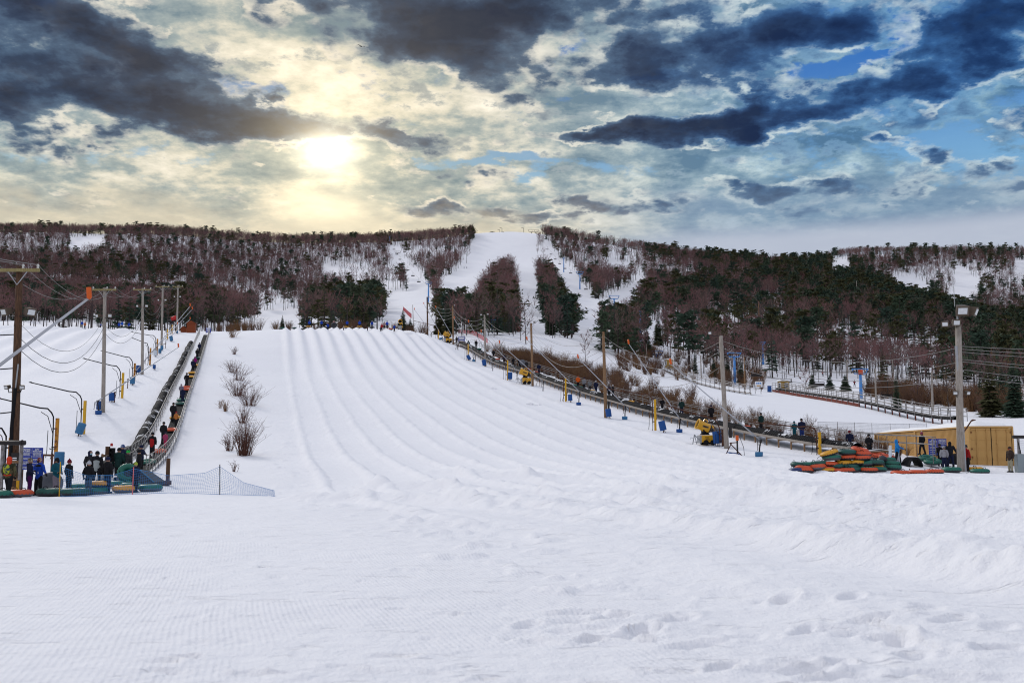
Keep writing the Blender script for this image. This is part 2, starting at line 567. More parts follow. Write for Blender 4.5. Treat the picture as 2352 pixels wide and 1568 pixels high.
CAMH = 1.7
GP = [  # (px, py, forward distance): where the ground is seen
    # tubing hill, middle lanes
    (640, 1135, 50), (900, 1105, 55), (1300, 1096, 57), (1700, 1092, 58), (2050, 1092, 60), (2300, 1092, 60),
    (660, 1048, 75), (900, 1048, 75), (1200, 1048, 76), (1500, 1048, 78), (650, 960, 105), (900, 955, 108), (1200, 955, 110),
    (640, 860, 155), (900, 853, 158), (1080, 853, 165), (640, 757, 214), (800, 757, 216), (960, 762, 217),
    # left slope
    (0, 1141, 45), (150, 1141, 45), (300, 1138, 45), (450, 1136, 45), (0, 1134, 49), (200, 1133, 49), (450, 1128, 49), (0, 1118, 54), (200, 1115, 55), (330, 1092, 56), (0, 1060, 72), (125, 1053, 73), (185, 1001, 86), (0, 1001, 86),
    (237, 945, 97), (120, 945, 97), (0, 940, 97), (327, 862, 135), (120, 860, 135), (0, 850, 138), (373, 800, 178), (150, 790, 185), (0, 785, 188),
    (430, 764, 222), (300, 757, 232), (120, 752, 238), (0, 750, 238), (520, 767, 212),
    (345, 1015, 86), (393, 898, 118), (430, 820, 160), (460, 768, 212), (520, 1000, 90), (520, 880, 130), (520, 800, 180),
    # right of the lanes, along the posts
    (1668, 1030, 84), (1390, 957, 113), (1221, 887, 150), (1114, 843, 184), (1042, 796, 221), (982, 773, 238), (1850, 1052, 76), (1550, 990, 98),
    (1100, 800, 222), (1300, 860, 170), (1500, 925, 130), (1750, 990, 98), (1920, 1035, 80),
    (1850, 1088, 66), (2000, 1088, 66), (2190, 1085, 67), (2320, 1085, 68), (2160, 1072, 71.5), (2060, 1062, 72), (2150, 1054, 77), (2330, 1062, 77), (2110, 1050, 90), (2330, 1045, 95),
    # beyond the right conveyor
    (1900, 972, 115), (2150, 985, 118), (2352, 990, 118), (1700, 915, 160), (1950, 935, 160), (2190, 972, 140), (2352, 955, 150), (1780, 900, 225), (1560, 890, 190),
    (2060, 900, 235), (2300, 925, 220), (1700, 878, 260), (1900, 880, 280), (2120, 880, 300), (2352, 900, 280), (1560, 855, 260), (1400, 820, 260), (1250, 775, 280), (1500, 800, 320), (1700, 840, 340),
    (2050, 868, 340), (2300, 870, 340),
    # behind the crest
    (800, 762, 255), (960, 768, 262), (600, 764, 258), (300, 764, 268), (100, 762, 272), (1050, 770, 290),
    (900, 756, 330), (600, 752, 340), (200, 752, 340), (1000, 742, 380),
    # the mountain
    (-200, 720, 520), (100, 715, 540), (350, 712, 560), (620, 738, 640), (850, 715, 560), (-150, 650, 820), (100, 648, 840), (400, 645, 860), (620, 668, 880), (850, 660, 820),
    (-150, 600, 1020), (100, 600, 1040), (400, 600, 1050), (620, 620, 1050), (850, 600, 1020), (-100, 558, 1240), (100, 555, 1240), (350, 556, 1240), (460, 564, 1240), (550, 573, 1240), (650, 578, 1240), (800, 577, 1230), (950, 574, 1220),
    (1000, 697, 520), (1000, 640, 780), (1100, 620, 880), (1080, 700, 520), (1215, 745, 430), (1210, 690, 600), (1200, 640, 800), (1190, 590, 1020), (1150, 539, 1270), (1060, 560, 1220), (1060, 600, 980), (1230, 540, 1260),
    (1290, 562, 1200), (1350, 571, 1180), (1400, 580, 1180), (1500, 596, 1130), (1600, 616, 1070), (1750, 645, 1000), (1750, 640, 1250), (1650, 632, 1250), (1300, 640, 850), (1400, 650, 830), (1300, 720, 520), (1420, 700, 620), (1600, 680, 800), (1750, 680, 800),
    (1450, 760, 450), (1600, 780, 440), (1800, 790, 430), (1600, 730, 600), (1800, 730, 600), (1900, 640, 900), (1900, 680, 760), (2000, 676, 800), (2000, 730, 590), (2100, 712, 740), (2200, 742, 680), (2352, 782, 600), (2500, 800, 560),
    (2000, 800, 430), (2200, 810, 430), (2352, 830, 420), (2500, 835, 420),
    (2000, 672, 980), (2200, 738, 850), (2352, 770, 780), (1900, 640, 1080), (1850, 632, 1250), (1950, 603, 1450), (2100, 600, 1450), (2250, 598, 1450), (2352, 600, 1450), (2550, 600, 1450), (2100, 650, 1150), (2250, 690, 1000), (2352, 700, 960), (2250, 640, 1200), (2550, 700, 960),
]
GP = [(p[0], p[1] - (17 if p[2] >= 1000 and p[1] < 650 and not 1090 < p[0] < 1245 else 0), p[2]) for p in GP]
_gx = np.array([(p[0] - CX) / 1176.0 for p in GP]); _gl = np.array([math.log(p[2]) for p in GP]) * 1.15
_gz = np.array([(at(*p).z + CAMH) / p[2] for p in GP])
ex = [(a, math.log(b) * 1.15, -.0045 if b == 40 and a < -.3 else 0.0) for a in (-2, -1.2, -.6, 0, .6, 1.2, 2) for b in (1, 6, 14, 28, 40)]
ex += [(a, math.log(b) * 1.15, s) for a in (-1.9, 1.9) for b, s in ((60, 0.0), (110, .06), (230, .13), (500, .17), (900, .20), (1400, .21))]
# beyond the skyline the land falls away again
ex += [(a, math.log(1750) * 1.15, .13) for a in (-1.5, -1, -.5, 0, .5)] + [(a, math.log(1500) * 1.15, .15) for a in (-1.5, -1, -.5, 0, .35)]
_gx = np.append(_gx, [e[0] for e in ex]); _gl = np.append(_gl, [e[1] for e in ex]); _gz = np.append(_gz, [e[2] for e in ex])


def _phi(r2): return 0.5 * r2 * np.log(r2 + 1e-9)


def _solve():
    n = len(_gx)
    K = _phi((_gx[:, None] - _gx[None]) ** 2 + (_gl[:, None] - _gl[None]) ** 2) + np.eye(n) * 4e-3
    P = np.stack([np.ones(n), _gx, _gl], 1)
    A = np.zeros((n + 3, n + 3)); A[:n, :n] = K; A[:n, n:] = P; A[n:, :n] = P.T
    return np.linalg.solve(A, np.append(_gz, [0, 0, 0]))


_w = _solve()


def base_height(X, Y):
    X = np.asarray(X, float); Y = np.asarray(Y, float)
    sh = X.shape; X = X.ravel(); Y = np.maximum(Y.ravel(), 1.0)
    out = np.empty(len(X)); n = len(_gx)
    for i in range(0, len(X), 40000):
        x = X[i:i + 40000] / Y[i:i + 40000] * F / 1176.0; x = np.clip(x, -2.4, 2.4); l = np.log(Y[i:i + 40000]) * 1.15
        k = _phi((x[:, None] - _gx[None]) ** 2 + (l[:, None] - _gl[None]) ** 2)
        out[i:i + 40000] = k @ _w[:n] + _w[n] + _w[n + 1] * x + _w[n + 2] * l
    return (-CAMH + Y * out * np.clip((Y - 22) / 22, 0, 1)).reshape(sh)


BANKS = []
for pl_, hh, ww in (([(700, 1140), (900, 1148), (1040, 1157), (1176, 1167), (1351, 1190), (1526, 1217), (1726, 1243), (1926, 1272), (2126, 1308), (2450, 1365)], .34, .75),
                    ([(860, 1117), (1000, 1122), (1176, 1131), (1476, 1142), (1776, 1152), (2050, 1180), (2450, 1226)], .36, .85),
                    ([(1000, 1104), (1176, 1109), (1500, 1118), (1800, 1127), (2100, 1138), (2450, 1156)], .30, .9),
                    ([(980, 1175), (1150, 1200), (1400, 1250), (1700, 1330), (1950, 1420)], .10, .8)):
    w_ = []
    for q_ in pl_:
        d_ = ray(*q_); k_ = -CAMH / d_.z; w_.append((d_.x * k_, k_))
    BANKS.append((w_, hh, ww))


def banks(X, Y):
    out = np.zeros(X.shape)
    m = Y < 75
    if not m.any(): return out
    x, y = X[m], Y[m]
    wob = fbm(x * .35, y * .35, 17, 3); rough = fbm(x * 1.7, y * 1.7, 27, 4, .6); brk = fbm(x * .16, y * .16, 71, 2)
    acc = np.zeros(x.shape)
    for w_, hh, ww in BANKS:
        best = np.full(x.shape, 1e9); sg = np.ones(x.shape)
        for (ax, ay), (bx2, by2) in zip(w_, w_[1:]):
            dx, dy = bx2 - ax, by2 - ay; L2 = dx * dx + dy * dy
            t = np.clip(((x - ax) * dx + (y - ay) * dy) / L2, 0, 1)
            ex_, ey_ = x - ax - dx * t, y - ay - dy * t
            d = np.hypot(ex_, ey_); k = d < best
            best = np.where(k, d, best); sg = np.where(k, np.sign(dx * ey_ - dy * ex_), sg)
        d = best * sg + wob * .5
        wd = np.where(d > 0, ww * 1.9, ww * .8)          # long slope behind, steep face towards us
        acc += hh * np.exp(-(d / wd) ** 2) * (1 + .5 * brk) * (1 + .38 * rough)
    out[m] = acc
    return out


PRINTS = []
for _ in range(46):
    px, py = random.uniform(1180, 2330), random.uniform(1385, 1560)
    d = ray(px, py); k = -CAMH / d.z
    PRINTS.append((d.x * k, k, random.uniform(.16, .34), random.uniform(.06, .12), random.uniform(-.2, 1.2), random.uniform(.035, .075)))
for _ in range(60):
    px, py = random.uniform(300, 1500), random.uniform(1250, 1560)
    d = ray(px, py); k = -CAMH / d.z
    PRINTS.append((d.x * k, k, random.uniform(.06, .22), random.uniform(.03, .05), random.uniform(-.3, .3), random.uniform(.025, .06)))


def height(X, Y, fine=True):
    X = np.asarray(X, float); Y = np.asarray(Y, float)
    z = base_height(X, Y)
    u = .97 * X + .235 * Y - .0016 * np.maximum(0, 60 - Y) ** 2
    wob = fbm(X * .05, Y * .05, 5, 2) * .5
    inl = np.clip((u - 1.2) / 1.5, 0, 1) * np.clip((38.5 - .03 * np.maximum(0, Y - 120) - u) / 2.5, 0, 1)
    rise = np.interp(Y, [14, 26, 42, 66, 90, 150, 205, 228, 245], [0, .6, 1.15, 1.2, .8, .65, 1.0, 1.0, 0])
    ph = 2 * np.pi * (u + wob * np.clip((150 - Y) / 80, 0, 1)) / 2.72
    rid = np.cos(ph)
    ridge = np.maximum(rid, -0.2) ** 1.0
    far = np.clip((Y - 140) / 60, 0, 1)
    z = z + inl * rise * (.20 * (1 - far) * np.where(rid > .55, (rid - .55) * 1.9, (rid - .55) * .18) + .40 * far * rid)
    # rough crusts on the ridges
    rough = inl * rise * np.clip((rid - .35) * 2.2, 0, 1)
    if fine:
        z = z + np.minimum(rough, .5) * .22 * fbm(X * 1.9, Y * 1.1, 9, 3)
    # left hill has lanes too
    ul = .965 * X + .26 * Y
    il = np.clip((-16.5 - .04 * np.maximum(0, Y - 100) - ul) / 4, 0, 1) * np.interp(Y, [110, 200, 236, 262], [0, .8, 1, 0])
    z = z + il * .42 * np.cos(2 * np.pi * ul / 5.6)
    # churned run-out in front of the lanes, on the right
    if fine:
        ru = np.clip((X + .36 * Y - 10.2 + fbm(X * .3, Y * .3, 2, 2)) / 3.5, 0, 1) * np.interp(Y, [9, 14, 34, 50, 60], [.25, 1, 1, .35, 0])
        z = z + ru * (.11 * fbm(X * .55 + Y * .2, Y * .75, 21, 5, .6) + .08 * fbm((X - Y * .8) * .8, (X + Y) * 3.2, 31, 4, .6))
        u2 = X * .82 + Y * .57
        z = z + ru * .17 * np.cos(2 * np.pi * (u2 + .8 * fbm(X * .12, Y * .12, 3, 2)) / 4.6)
        z = z + banks(X, Y)
        z = z + .03 * fbm(X * .8, Y * .8, 41, 3) * np.interp(Y, [4, 20, 260, 300], [.5, 1, 1, 0])
        lump = fbm(X * 1.6, Y * 1.2, 55, 3)
        edge = np.exp(-((u - 1.0 + fbm(X * .2, Y * .2, 8, 2) * 1.2) / 1.3) ** 2) * np.interp(Y, [8, 14, 60, 150], [.3, 1, 1, .5])
        z = z + edge * np.maximum(0, lump - .16) * .26
        for (x0, y0, a, b, r, dp) in PRINTS:
            m = (np.abs(X - x0) < .8) & (np.abs(Y - y0) < .8)
            if not m.any(): continue
            dx, dy = X[m] - x0, Y[m] - y0
            p, q = (dx * math.cos(r) + dy * math.sin(r)) / a, (dy * math.cos(r) - dx * math.sin(r)) / b
            rr = p * p + q * q
            z[m] += -dp * np.exp(-rr ** 2) + dp * .35 * np.exp(-((np.sqrt(rr) - 1.5) / .35) ** 2)
        z = z + np.interp(Y, [240, 330], [0, 1]) * 3.0 * fbm(X * .012, Y * .012, 61, 4)
    return z


def gz(x, y): return float(height(np.array([float(x)]), np.array([float(y)]))[0])


def grid_mesh(name, X, Y, Z, mat):
    nr, nc = X.shape
    me = bpy.data.meshes.new(name)
    me.vertices.add(nr * nc)
    me.vertices.foreach_set('co', np.stack([X, Y, Z], -1).ravel())
    i = np.arange((nr - 1) * (nc - 1)); r, c = i // (nc - 1), i % (nc - 1)
    a = r * nc + c
    q = np.stack([a, a + 1, a + nc + 1, a + nc], 1)
    me.loops.add(q.size); me.loops.foreach_set('vertex_index', q.ravel())
    me.polygons.add(len(q)); me.polygons.foreach_set('loop_start', np.arange(len(q)) * 4)
    me.polygons.foreach_set('use_smooth', np.ones(len(q), bool))
    me.update(calc_edges=True); me.validate()
    me.materials.append(mat)
    return me


ROWS = np.concatenate([np.geomspace(3.5, 60, 330, endpoint=False), np.geomspace(60, 300, 260, endpoint=False), np.geomspace(300, 1900, 190)])
SC = np.linspace(-1, 1, 680)
_Y, _s = np.meshgrid(ROWS, SC, indexing='ij')
_X = _s * (2.2 + .74 * _Y)
GZ = height(_X, _Y)
g = link(bpy.data.objects.new('snow_ground', grid_mesh('snow_ground', _X, _Y, GZ, SNOW)))
g['kind'] = 'structure'; g['label'] = 'snow covered ground rising from groomed flat to tubing hill and ski mountain'
g['category'] = 'ground'
bx = np.array([[-400, 400], [-4.7893, 4.7893]]); by = np.array([[-300, -300], [3.4, 3.4]])
bb = link(bpy.data.objects.new('snow_field', grid_mesh('snow_field', bx, by, np.full((2, 2), -1.72), SNOW)))
bb['kind'] = 'structure'; bb['label'] = 'flat snow behind the camera'; bb['category'] = 'ground'

_LOGR = np.log(ROWS)


def ground_hit(px, py, y0=4.0, y1=1700.0):
    """first point where the sight line through a pixel meets the ground"""
    d = ray(px, py)
    ys = np.geomspace(y0, y1, 1400)
    hz = height(d.x * ys, ys)
    dz = d.z * ys - hz
    k = np.nonzero(dz < 0)[0]
    if len(k) == 0 or k[0] == 0: return None
    i = k[0]; f = dz[i - 1] / (dz[i - 1] - dz[i])
    y = ys[i - 1] + (ys[i] - ys[i - 1]) * f
    return Vector((d.x * y, y, d.z * y))


def on(px, Y, dz=0.0):
    """ground point below column px at forward distance Y"""
    x = (px - CX) / F * Y
    for _ in range(3):                       # the frame is pitched: refine the column
        z = gz(x, Y); f = Y * CP + z * SP
        x = (px - CX) / F * f
    return Vector((x, Y, gz(x, Y) + dz))

# ------------------------------------------------------------------ the woods
def inside(px, py, poly):
    n = len(poly); r = np.zeros(px.shape, bool); j = n - 1
    for i in range(n):
        xi, yi = poly[i]; xj, yj = poly[j]
        c = ((yi > py) != (yj > py)) & (px < (xj - xi) * (py - yi) / (yj - yi + 1e-9) + xi)
        r ^= c; j = i
    return r


OPEN = [  # where the mountain is bare snow (trails, lift lines, clearings)
    [(1095, 535), (1176, 535), (1166, 592), (1130, 610), (1105, 640), (1097, 672), (1050, 676), (1006, 688), (1010, 645), (1045, 625), (1075, 600), (1085, 560)],
    [(1160, 535), (1235, 535), (1225, 600), (1240, 680), (1255, 780), (1190, 780), (1190, 680), (1180, 600)],
    [(893, 566), (903, 564), (930, 600), (985, 660), (1000, 690), (998, 750), (965, 735), (940, 710), (870, 690), (880, 665), (935, 668), (950, 640), (925, 610), (898, 580)],
    [(1243, 545), (1262, 560), (1290, 600), (1330, 640), (1365, 690), (1345, 740), (1310, 690), (1290, 650), (1255, 590)],
    [(1345, 700), (1440, 660), (1475, 632), (1490, 645), (1440, 690), (1380, 710), (1360, 740), (1330, 740)],
    [(1490, 740), (1520, 745), (1525, 790), (1480, 790)],
    [(165, 548), (200, 545), (245, 540), (240, 552), (200, 562), (165, 572), (150, 568)],
    [(590, 712), (690, 714), (682, 748), (612, 752)],
    [(1905, 598), (1948, 596), (1955, 622), (1918, 624)],
    [(2040, 640), (2085, 636), (2140, 658), (2135, 676), (2080, 664)],
    [(2195, 600), (2228, 630), (2258, 652), (2215, 705), (2178, 700), (2172, 680), (2203, 655), (2190, 625)],
    [(2330, 600), (2360, 600), (2360, 630), (2335, 630)],
    [(740, 610), (850, 628), (850, 640), (740, 622)],
]
# ground that is kept clear at the foot of the mountain
CLEAR = [[(1240, 770), (1330, 792), (1400, 838), (1540, 870), (1800, 880), (1850, 866), (2250, 898), (2250, 1000), (1100, 1000), (1100, 780)], [(-300, 900), (-300, 762), (1010, 762), (1010, 900)]]


def by_tree(m, cols):
    """each tree takes a colour of its own"""
    t = m.node_tree; b = t.nodes['Principled BSDF']
    oi = t.nodes.new('ShaderNodeObjectInfo')
    old = E(t, b.inputs['Base Color'].links[0].from_socket)
    c = ramp(t, E(t, oi.outputs['Random']), [(i / (len(cols) - 1), c) for i, c in enumerate(cols)])
    t.links.new(mixc(t, .75, old, c).s, b.inputs['Base Color'])
    return m


def tree_mats():
    return (material('bark', (.055, .042, .040), .95, .3, 3.0),
            material('twigs', (.125, .064, .062), .95, .35, 0.25),
            material('needles', (.028, .048, .030), .9, .45, 0.6),
            material('needles_olive', (.055, .055, .020), .9, .4, 0.6),
            material('twigs_tan', (.13, .075, .038), .95, .35, 0.8))


BARK, TWIG, NEEDLE, OLIVE, TAN = tree_mats()
by_tree(TWIG, [(.150, .105, .100), (.230, .110, .105), (.185, .082, .086), (.205, .140, .115), (.165, .092, .102)])
by_tree(NEEDLE, [(.022, .046, .030), (.050, .078, .040), (.030, .060, .046), (.070, .080, .036)])


def sliver(mb, a, b, w, side):
    """one thin leaf-sized triangle from a to b"""
    s = side * w
    mb.add([a - s, a + s, b], [(0, 1, 2)])


def bare_tree(h, seed, spread=.24, twigs=150, w=.07, base=.45):
    """trunk with forked limbs, crown of fine twigs; two MBs"""
    rd = random.Random(seed)
    tr, cr = MB(), MB()
    lean = Vector((rd.uniform(-.04, .04), rd.uniform(-.04, .04), 0)) * h
    pts = [Vector((0, 0, -.8)), Vector((0, 0, 0)) + lean * .05, Vector((0, 0, h * .4)) + lean * .4, Vector((0, 0, h * .75)) + lean * .8, Vector((0, 0, h * .97)) + lean]
    r0 = h * .013
    tr.tube(pts, [r0 * 1.3, r0, r0 * .75, r0 * .4, r0 * .1], 5, False)
    limbs = []
    for i in range(11):
        f = base * .8 + (0.95 - base * .8) * i / 10
        p = Vector((0, 0, h * f)) + lean * f
        a = i * 2.4 + rd.uniform(-.5, .5)
        L = h * spread * (1.25 - abs(f - .62) * 1.3) * rd.uniform(.75, 1.2)
        q = p + Vector((math.cos(a) * L * .75, math.sin(a) * L * .75, L * rd.uniform(.6, 1.1)))
        m = (p + q) / 2 + Vector((math.cos(a), math.sin(a), -.4)) * L * .1
        tr.tube([p, m, q], [r0 * .35, r0 * .22, r0 * .07], 3, False)
        limbs.append((p, m, q, L))
    for i in range(twigs):
        p, m, q, L = limbs[i % 11]
        f = rd.uniform(.25, 1.0)
        s = m.lerp(q, f) if rd.random() < .7 else p.lerp(m, rd.uniform(.5, 1))
        d = Vector((rd.gauss(0, 1), rd.gauss(0, 1), rd.uniform(.3, 1.6))).normalized() + (q - p).normalized() * .5
        e = s + d.normalized() * L * rd.uniform(.35, .85)
        side = d.cross(Vector((rd.gauss(0, 1), rd.gauss(0, 1), rd.gauss(0, 1)))).normalized()
        sliver(cr, s, e, w * rd.uniform(.6, 1.3), side)
    return tr, cr


def conifer(h, seed, width=.2, tiers=15, per=9, base=.12, droop=.35, fat=1.0):
    rd = random.Random(seed)
    tr, cr = MB(), MB()
    tr.tube([(0, 0, -.8), (0, 0, h * .5), (0, 0, h * .98)], [h * .016, h * .010, h * .002], 5, False)
    for i in range(tiers):
        f = base + (1 - base) * (i / (tiers - .3)) ** .95
        L0 = h * width * (1 - f) ** .8 * (0.65 + .35 * rd.random()) + h * .012
        n = max(4, int(per * (1 - f * .55)))
        for k in range(n):
            a = 2 * math.pi * (k + rd.uniform(-.35, .35)) / n + i * 1.3
            L = L0 * rd.uniform(.6, 1.25)
            if rd.random() < .08: continue
            o = Vector((0, 0, h * f + rd.uniform(-.02, .02) * h))
            d = Vector((math.cos(a), math.sin(a), 0)); sd = Vector((-d.y, d.x, 0))
            dr = droop * rd.uniform(.4, 1.3) * L
            mid = o + d * L * .55 + Vector((0, 0, L * .06 - dr * .25))
            tip = o + d * L + Vector((0, 0, -dr * .6 + rd.uniform(0, .1) * L))
            w = L * .30 * fat
            lo = Vector((0, 0, -w * .75))
            cr.add([o, mid + sd * w + lo * .7, tip, mid - sd * w + lo * .7, mid + Vector((0, 0, w * .25))], [(0, 1, 4), (1, 2, 4), (2, 3, 4), (3, 0, 4)])
            for s in (-1, 1):
                b0 = o.lerp(mid, .7)
                e0 = b0 + d * L * .28 + sd * s * L * .42 + Vector((0, 0, -dr * .4))
                cr.add([b0, b0 + d * L * .2 + lo * .5, e0], [(0, 1, 2)])
    # leader
    cr.add([(-.02 * h * .4, 0, h * .93), (.02 * h * .4, 0, h * .93), (0, 0, h * 1.0)], [(0, 1, 2)])
    return tr, cr


def pine(h, seed):
    """round-headed pine: bare lower trunk, clumps of needles on level limbs"""
    rd = random.Random(seed)
    tr, cr = MB(), MB()
    tr.tube([(0, 0, -.8), (0, 0, h * .5), (rd.uniform(-.03, .03) * h, 0, h * .96)], [h * .015, h * .011, h * .003], 5, False)
    for i in range(24):
        f = rd.uniform(.32, 1.0)
        L = h * .20 * (1.15 - abs(f - .55) * 1.5) * rd.uniform(.5, 1.2)
        a = i * 2.4
        o = Vector((0, 0, h * f)); q = o + Vector((math.cos(a) * L, math.sin(a) * L, L * rd.uniform(-.05, .35)))
        tr.tube([o, q], [h * .004, h * .001], 3, False)
        for k in range(15):
            s = o.lerp(q, rd.uniform(.35, 1.1)) + Vector((rd.gauss(0, .3), rd.gauss(0, .3), rd.gauss(0, .14))) * L
            d = Vector((rd.gauss(0, 1), rd.gauss(0, 1), rd.gauss(.2, .5))).normalized() * h * .055
            sd = d.cross(Vector((rd.gauss(0, 1), rd.gauss(0, 1), rd.gauss(0, 1)))).normalized() * h * .020
            cr.add([s - d, s + sd, s + d, s - sd], [(0, 1, 2, 3)])
    return tr, cr


def joined(a, b):
    m = MB(); m.add(a.v, a.f); m.cur = 1; m.add(b.v, b.f)
    return m


BARE = [bare_tree(18, s, spread=random.uniform(.20, .27), twigs=110, w=.10, base=random.uniform(.55, .72)) for s in range(6)]
CONI = [conifer(17, 20 + s, width=random.uniform(.17, .24), base=random.uniform(.06, .22)) for s in range(3)] + [pine(18, 40 + s) for s in range(3)]


def proto_collection(name, lst, mats):
    col = bpy.data.collections.new(name)
    for i, (a, b) in enumerate(lst):
        o = bpy.data.objects.new('%s_%02d' % (name, i), joined(a, b).mesh(name, [mats[0], mats[1][i % len(mats[1])]]))
        col.objects.link(o)
    return col


def scatter(name, label, cat, pts, col, nvar, scl, tilt=.05):
    """one 'stuff' object: a wood of instances on points"""
    n = len(pts)
    me = bpy.data.meshes.new(name); me.vertices.add(n); me.vertices.foreach_set('co', np.asarray(pts, float).ravel())
    a = me.attributes.new('vi', 'INT', 'POINT'); a.data.foreach_set('value', RNG.integers(0, nvar, n).astype(np.int32))
    a = me.attributes.new('rot', 'FLOAT_VECTOR', 'POINT')
    a.data.foreach_set('vector', np.stack([RNG.normal(0, tilt, n), RNG.normal(0, tilt, n), RNG.uniform(0, 6.28, n)], 1).ravel())
    a = me.attributes.new('sc', 'FLOAT_VECTOR', 'POINT')
    wv = scl * RNG.uniform(.85, 1.25, n)
    a.data.foreach_set('vector', np.stack([wv, wv, scl], 1).ravel())
    o = link(bpy.data.objects.new(name, me))
    tag(o, label, cat, kind='stuff')
    ng = bpy.data.node_groups.new(name, 'GeometryNodeTree')
    ng.interface.new_socket('Geometry', in_out='INPUT', socket_type='NodeSocketGeometry')
    ng.interface.new_socket('Geometry', in_out='OUTPUT', socket_type='NodeSocketGeometry')
    gi, go = ng.nodes.new('NodeGroupInput'), ng.nodes.new('NodeGroupOutput')
    ci = ng.nodes.new('GeometryNodeCollectionInfo'); ci.inputs[0].default_value = col
    ci.inputs['Separate Children'].default_value = True; ci.inputs['Reset Children'].default_value = True
    ip = ng.nodes.new('GeometryNodeInstanceOnPoints')
    ip.inputs['Pick Instance'].default_value = True

    def attr(nm, ty):
        q = ng.nodes.new('GeometryNodeInputNamedAttribute'); q.data_type = ty; q.inputs[0].default_value = nm
        return q.outputs[0]
    ng.links.new(gi.outputs[0], ip.inputs['Points']); ng.links.new(ci.outputs[0], ip.inputs['Instance'])
    ng.links.new(attr('vi', 'INT'), ip.inputs['Instance Index'])
    ng.links.new(attr('rot', 'FLOAT_VECTOR'), ip.inputs['Rotation']); ng.links.new(attr('sc', 'FLOAT_VECTOR'), ip.inputs['Scale'])
    ng.links.new(ip.outputs[0], go.inputs[0])
    o.modifiers.new('scatter', 'NODES').node_group = ng
    return o


def forest_points():
    pts = []
    y = 262.0
    while y < 1470:
        step = 3.5 + y * .0009
        xs = np.arange(-(30 + .60 * y), 30 + .60 * y, step)
        xs = xs + RNG.uniform(-.48, .48, len(xs)) * step
        ys = y + RNG.uniform(-.48, .48, len(xs)) * step
        pts.append(np.stack([xs, ys], 1)); y += step
    p = np.concatenate(pts)
    z = height(p[:, 0], p[:, 1])
    return p[:, 0], p[:, 1], z


THIN = [[(1560, 770), (1640, 728), (1740, 690), (1800, 716), (1820, 780), (1700, 815), (1580, 820)], [(1460, 780), (1560, 760), (1600, 850), (1500, 850)], [(1830, 790), (2000, 775), (2080, 835), (1880, 850)],
        [(470, 645), (560, 660), (700, 690), (740, 760), (560, 765)], [(760, 600), (960, 615), (960, 660), (780, 650)], [(200, 650), (420, 640), (460, 690), (240, 700)], [(1400, 560), (1480, 585), (1440, 640), (1390, 630)], [(2080, 770), (2200, 790), (2180, 860), (2060, 850)]]


def woods():
    x, y, z = forest_points()
    px, py = pix(x, y, z)
    keep = ~((y > 1250) & (px < 1770)) & ~((px > 1090) & (px < 1245) & (y > 1130))
    edge = fbm(x * .03, y * .03, 77, 3) * 5
    hp = 10.5 * F / y
    for poly in OPEN:            # neither foot nor crown may stand before a clearing
        for f in (0, .5, 1.0): keep &= ~inside(px + edge, py - hp * f + edge * .4, poly)
    for poly in CLEAR: keep &= ~(inside(px, py, poly) & (y < 420))
    for poly in THIN: keep &= ~(inside(px + edge * 3, py + edge * 2, poly) & (RNG.uniform(0, 1, len(x)) < .62))
    # open woods in drifts
    dens = np.clip(.66 + 1.5 * fbm(x * .006, y * .014, 91, 3) + .9 * fbm(x * .02, y * .035, 19, 2), np.where((px < 890) & (y > 820), .82, np.where((px > 1850) & (y > 900), .40, .12)), .96) * np.interp(y, [300, 600, 900, 1200], [.72, .82, .95, .95])
    keep &= RNG.uniform(0, 1, len(x)) < dens
    keep &= ~((y > 330) & (y < 420) & (px > 500) & (px < 760) & (RNG.uniform(0, 1, len(x)) < .6))
    # the right flank of the low ground stays thin
    keep &= ~((px > 1480) & (y < 330) & (RNG.uniform(0, 1, len(x)) < .25))
    x, y, z, px, py = (q[keep] for q in (x, y, z, px, py))
    # where evergreens stand (as the photo shows), as pixel-space ellipses of the slope
    cf = np.full(len(x), .11)
    for (ex_, ey, rx, ry, w) in [(1650, 690, 260, 50, .42), (1900, 770, 260, 60, .52), (820, 735, 150, 50, .85), (960, 760, 80, 60, .9), (420, 735, 200, 40, .6), (60, 700, 150, 60, .35), (300, 640, 200, 26, .45), (640, 660, 60, 40, .3),
                                 (1290, 720, 70, 70, .75), (1400, 760, 110, 50, .8), (1150, 745, 110, 40, .6), (1260, 650, 40, 60, .45), (1120, 640, 40, 50, .3), (1085, 552, 14, 14, .9), (1300, 560, 120, 20, .18),
                                 (1700, 610, 120, 20, .45), (1850, 650, 130, 40, .9), (1950, 690, 170, 44, .92), (2060, 720, 150, 40, .9), (2180, 760, 160, 44, .9), (2300, 800, 150, 44, .88), (1880, 735, 120, 30, .6), (1620, 650, 100, 20, .3),
                                 (1500, 600, 90, 14, .35), (2300, 590, 120, 14, .3), (1060, 690, 60, 26, .5), (2250, 850, 130, 60, .6), (1560, 720, 60, 30, .35), (2030, 830, 200, 30, .3), (1640, 800, 60, 40, .3)]:
        cf = np.maximum(cf, w * np.exp(-(((px - ex_) / rx) ** 2 + ((py - ey) / ry) ** 2)))
    cf *= .55 + .9 * (fbm(x * .03, y * .03, 123, 2) + .5)
    isc = RNG.uniform(0, 1, len(x)) < cf
    return x, y, z, px, py, isc


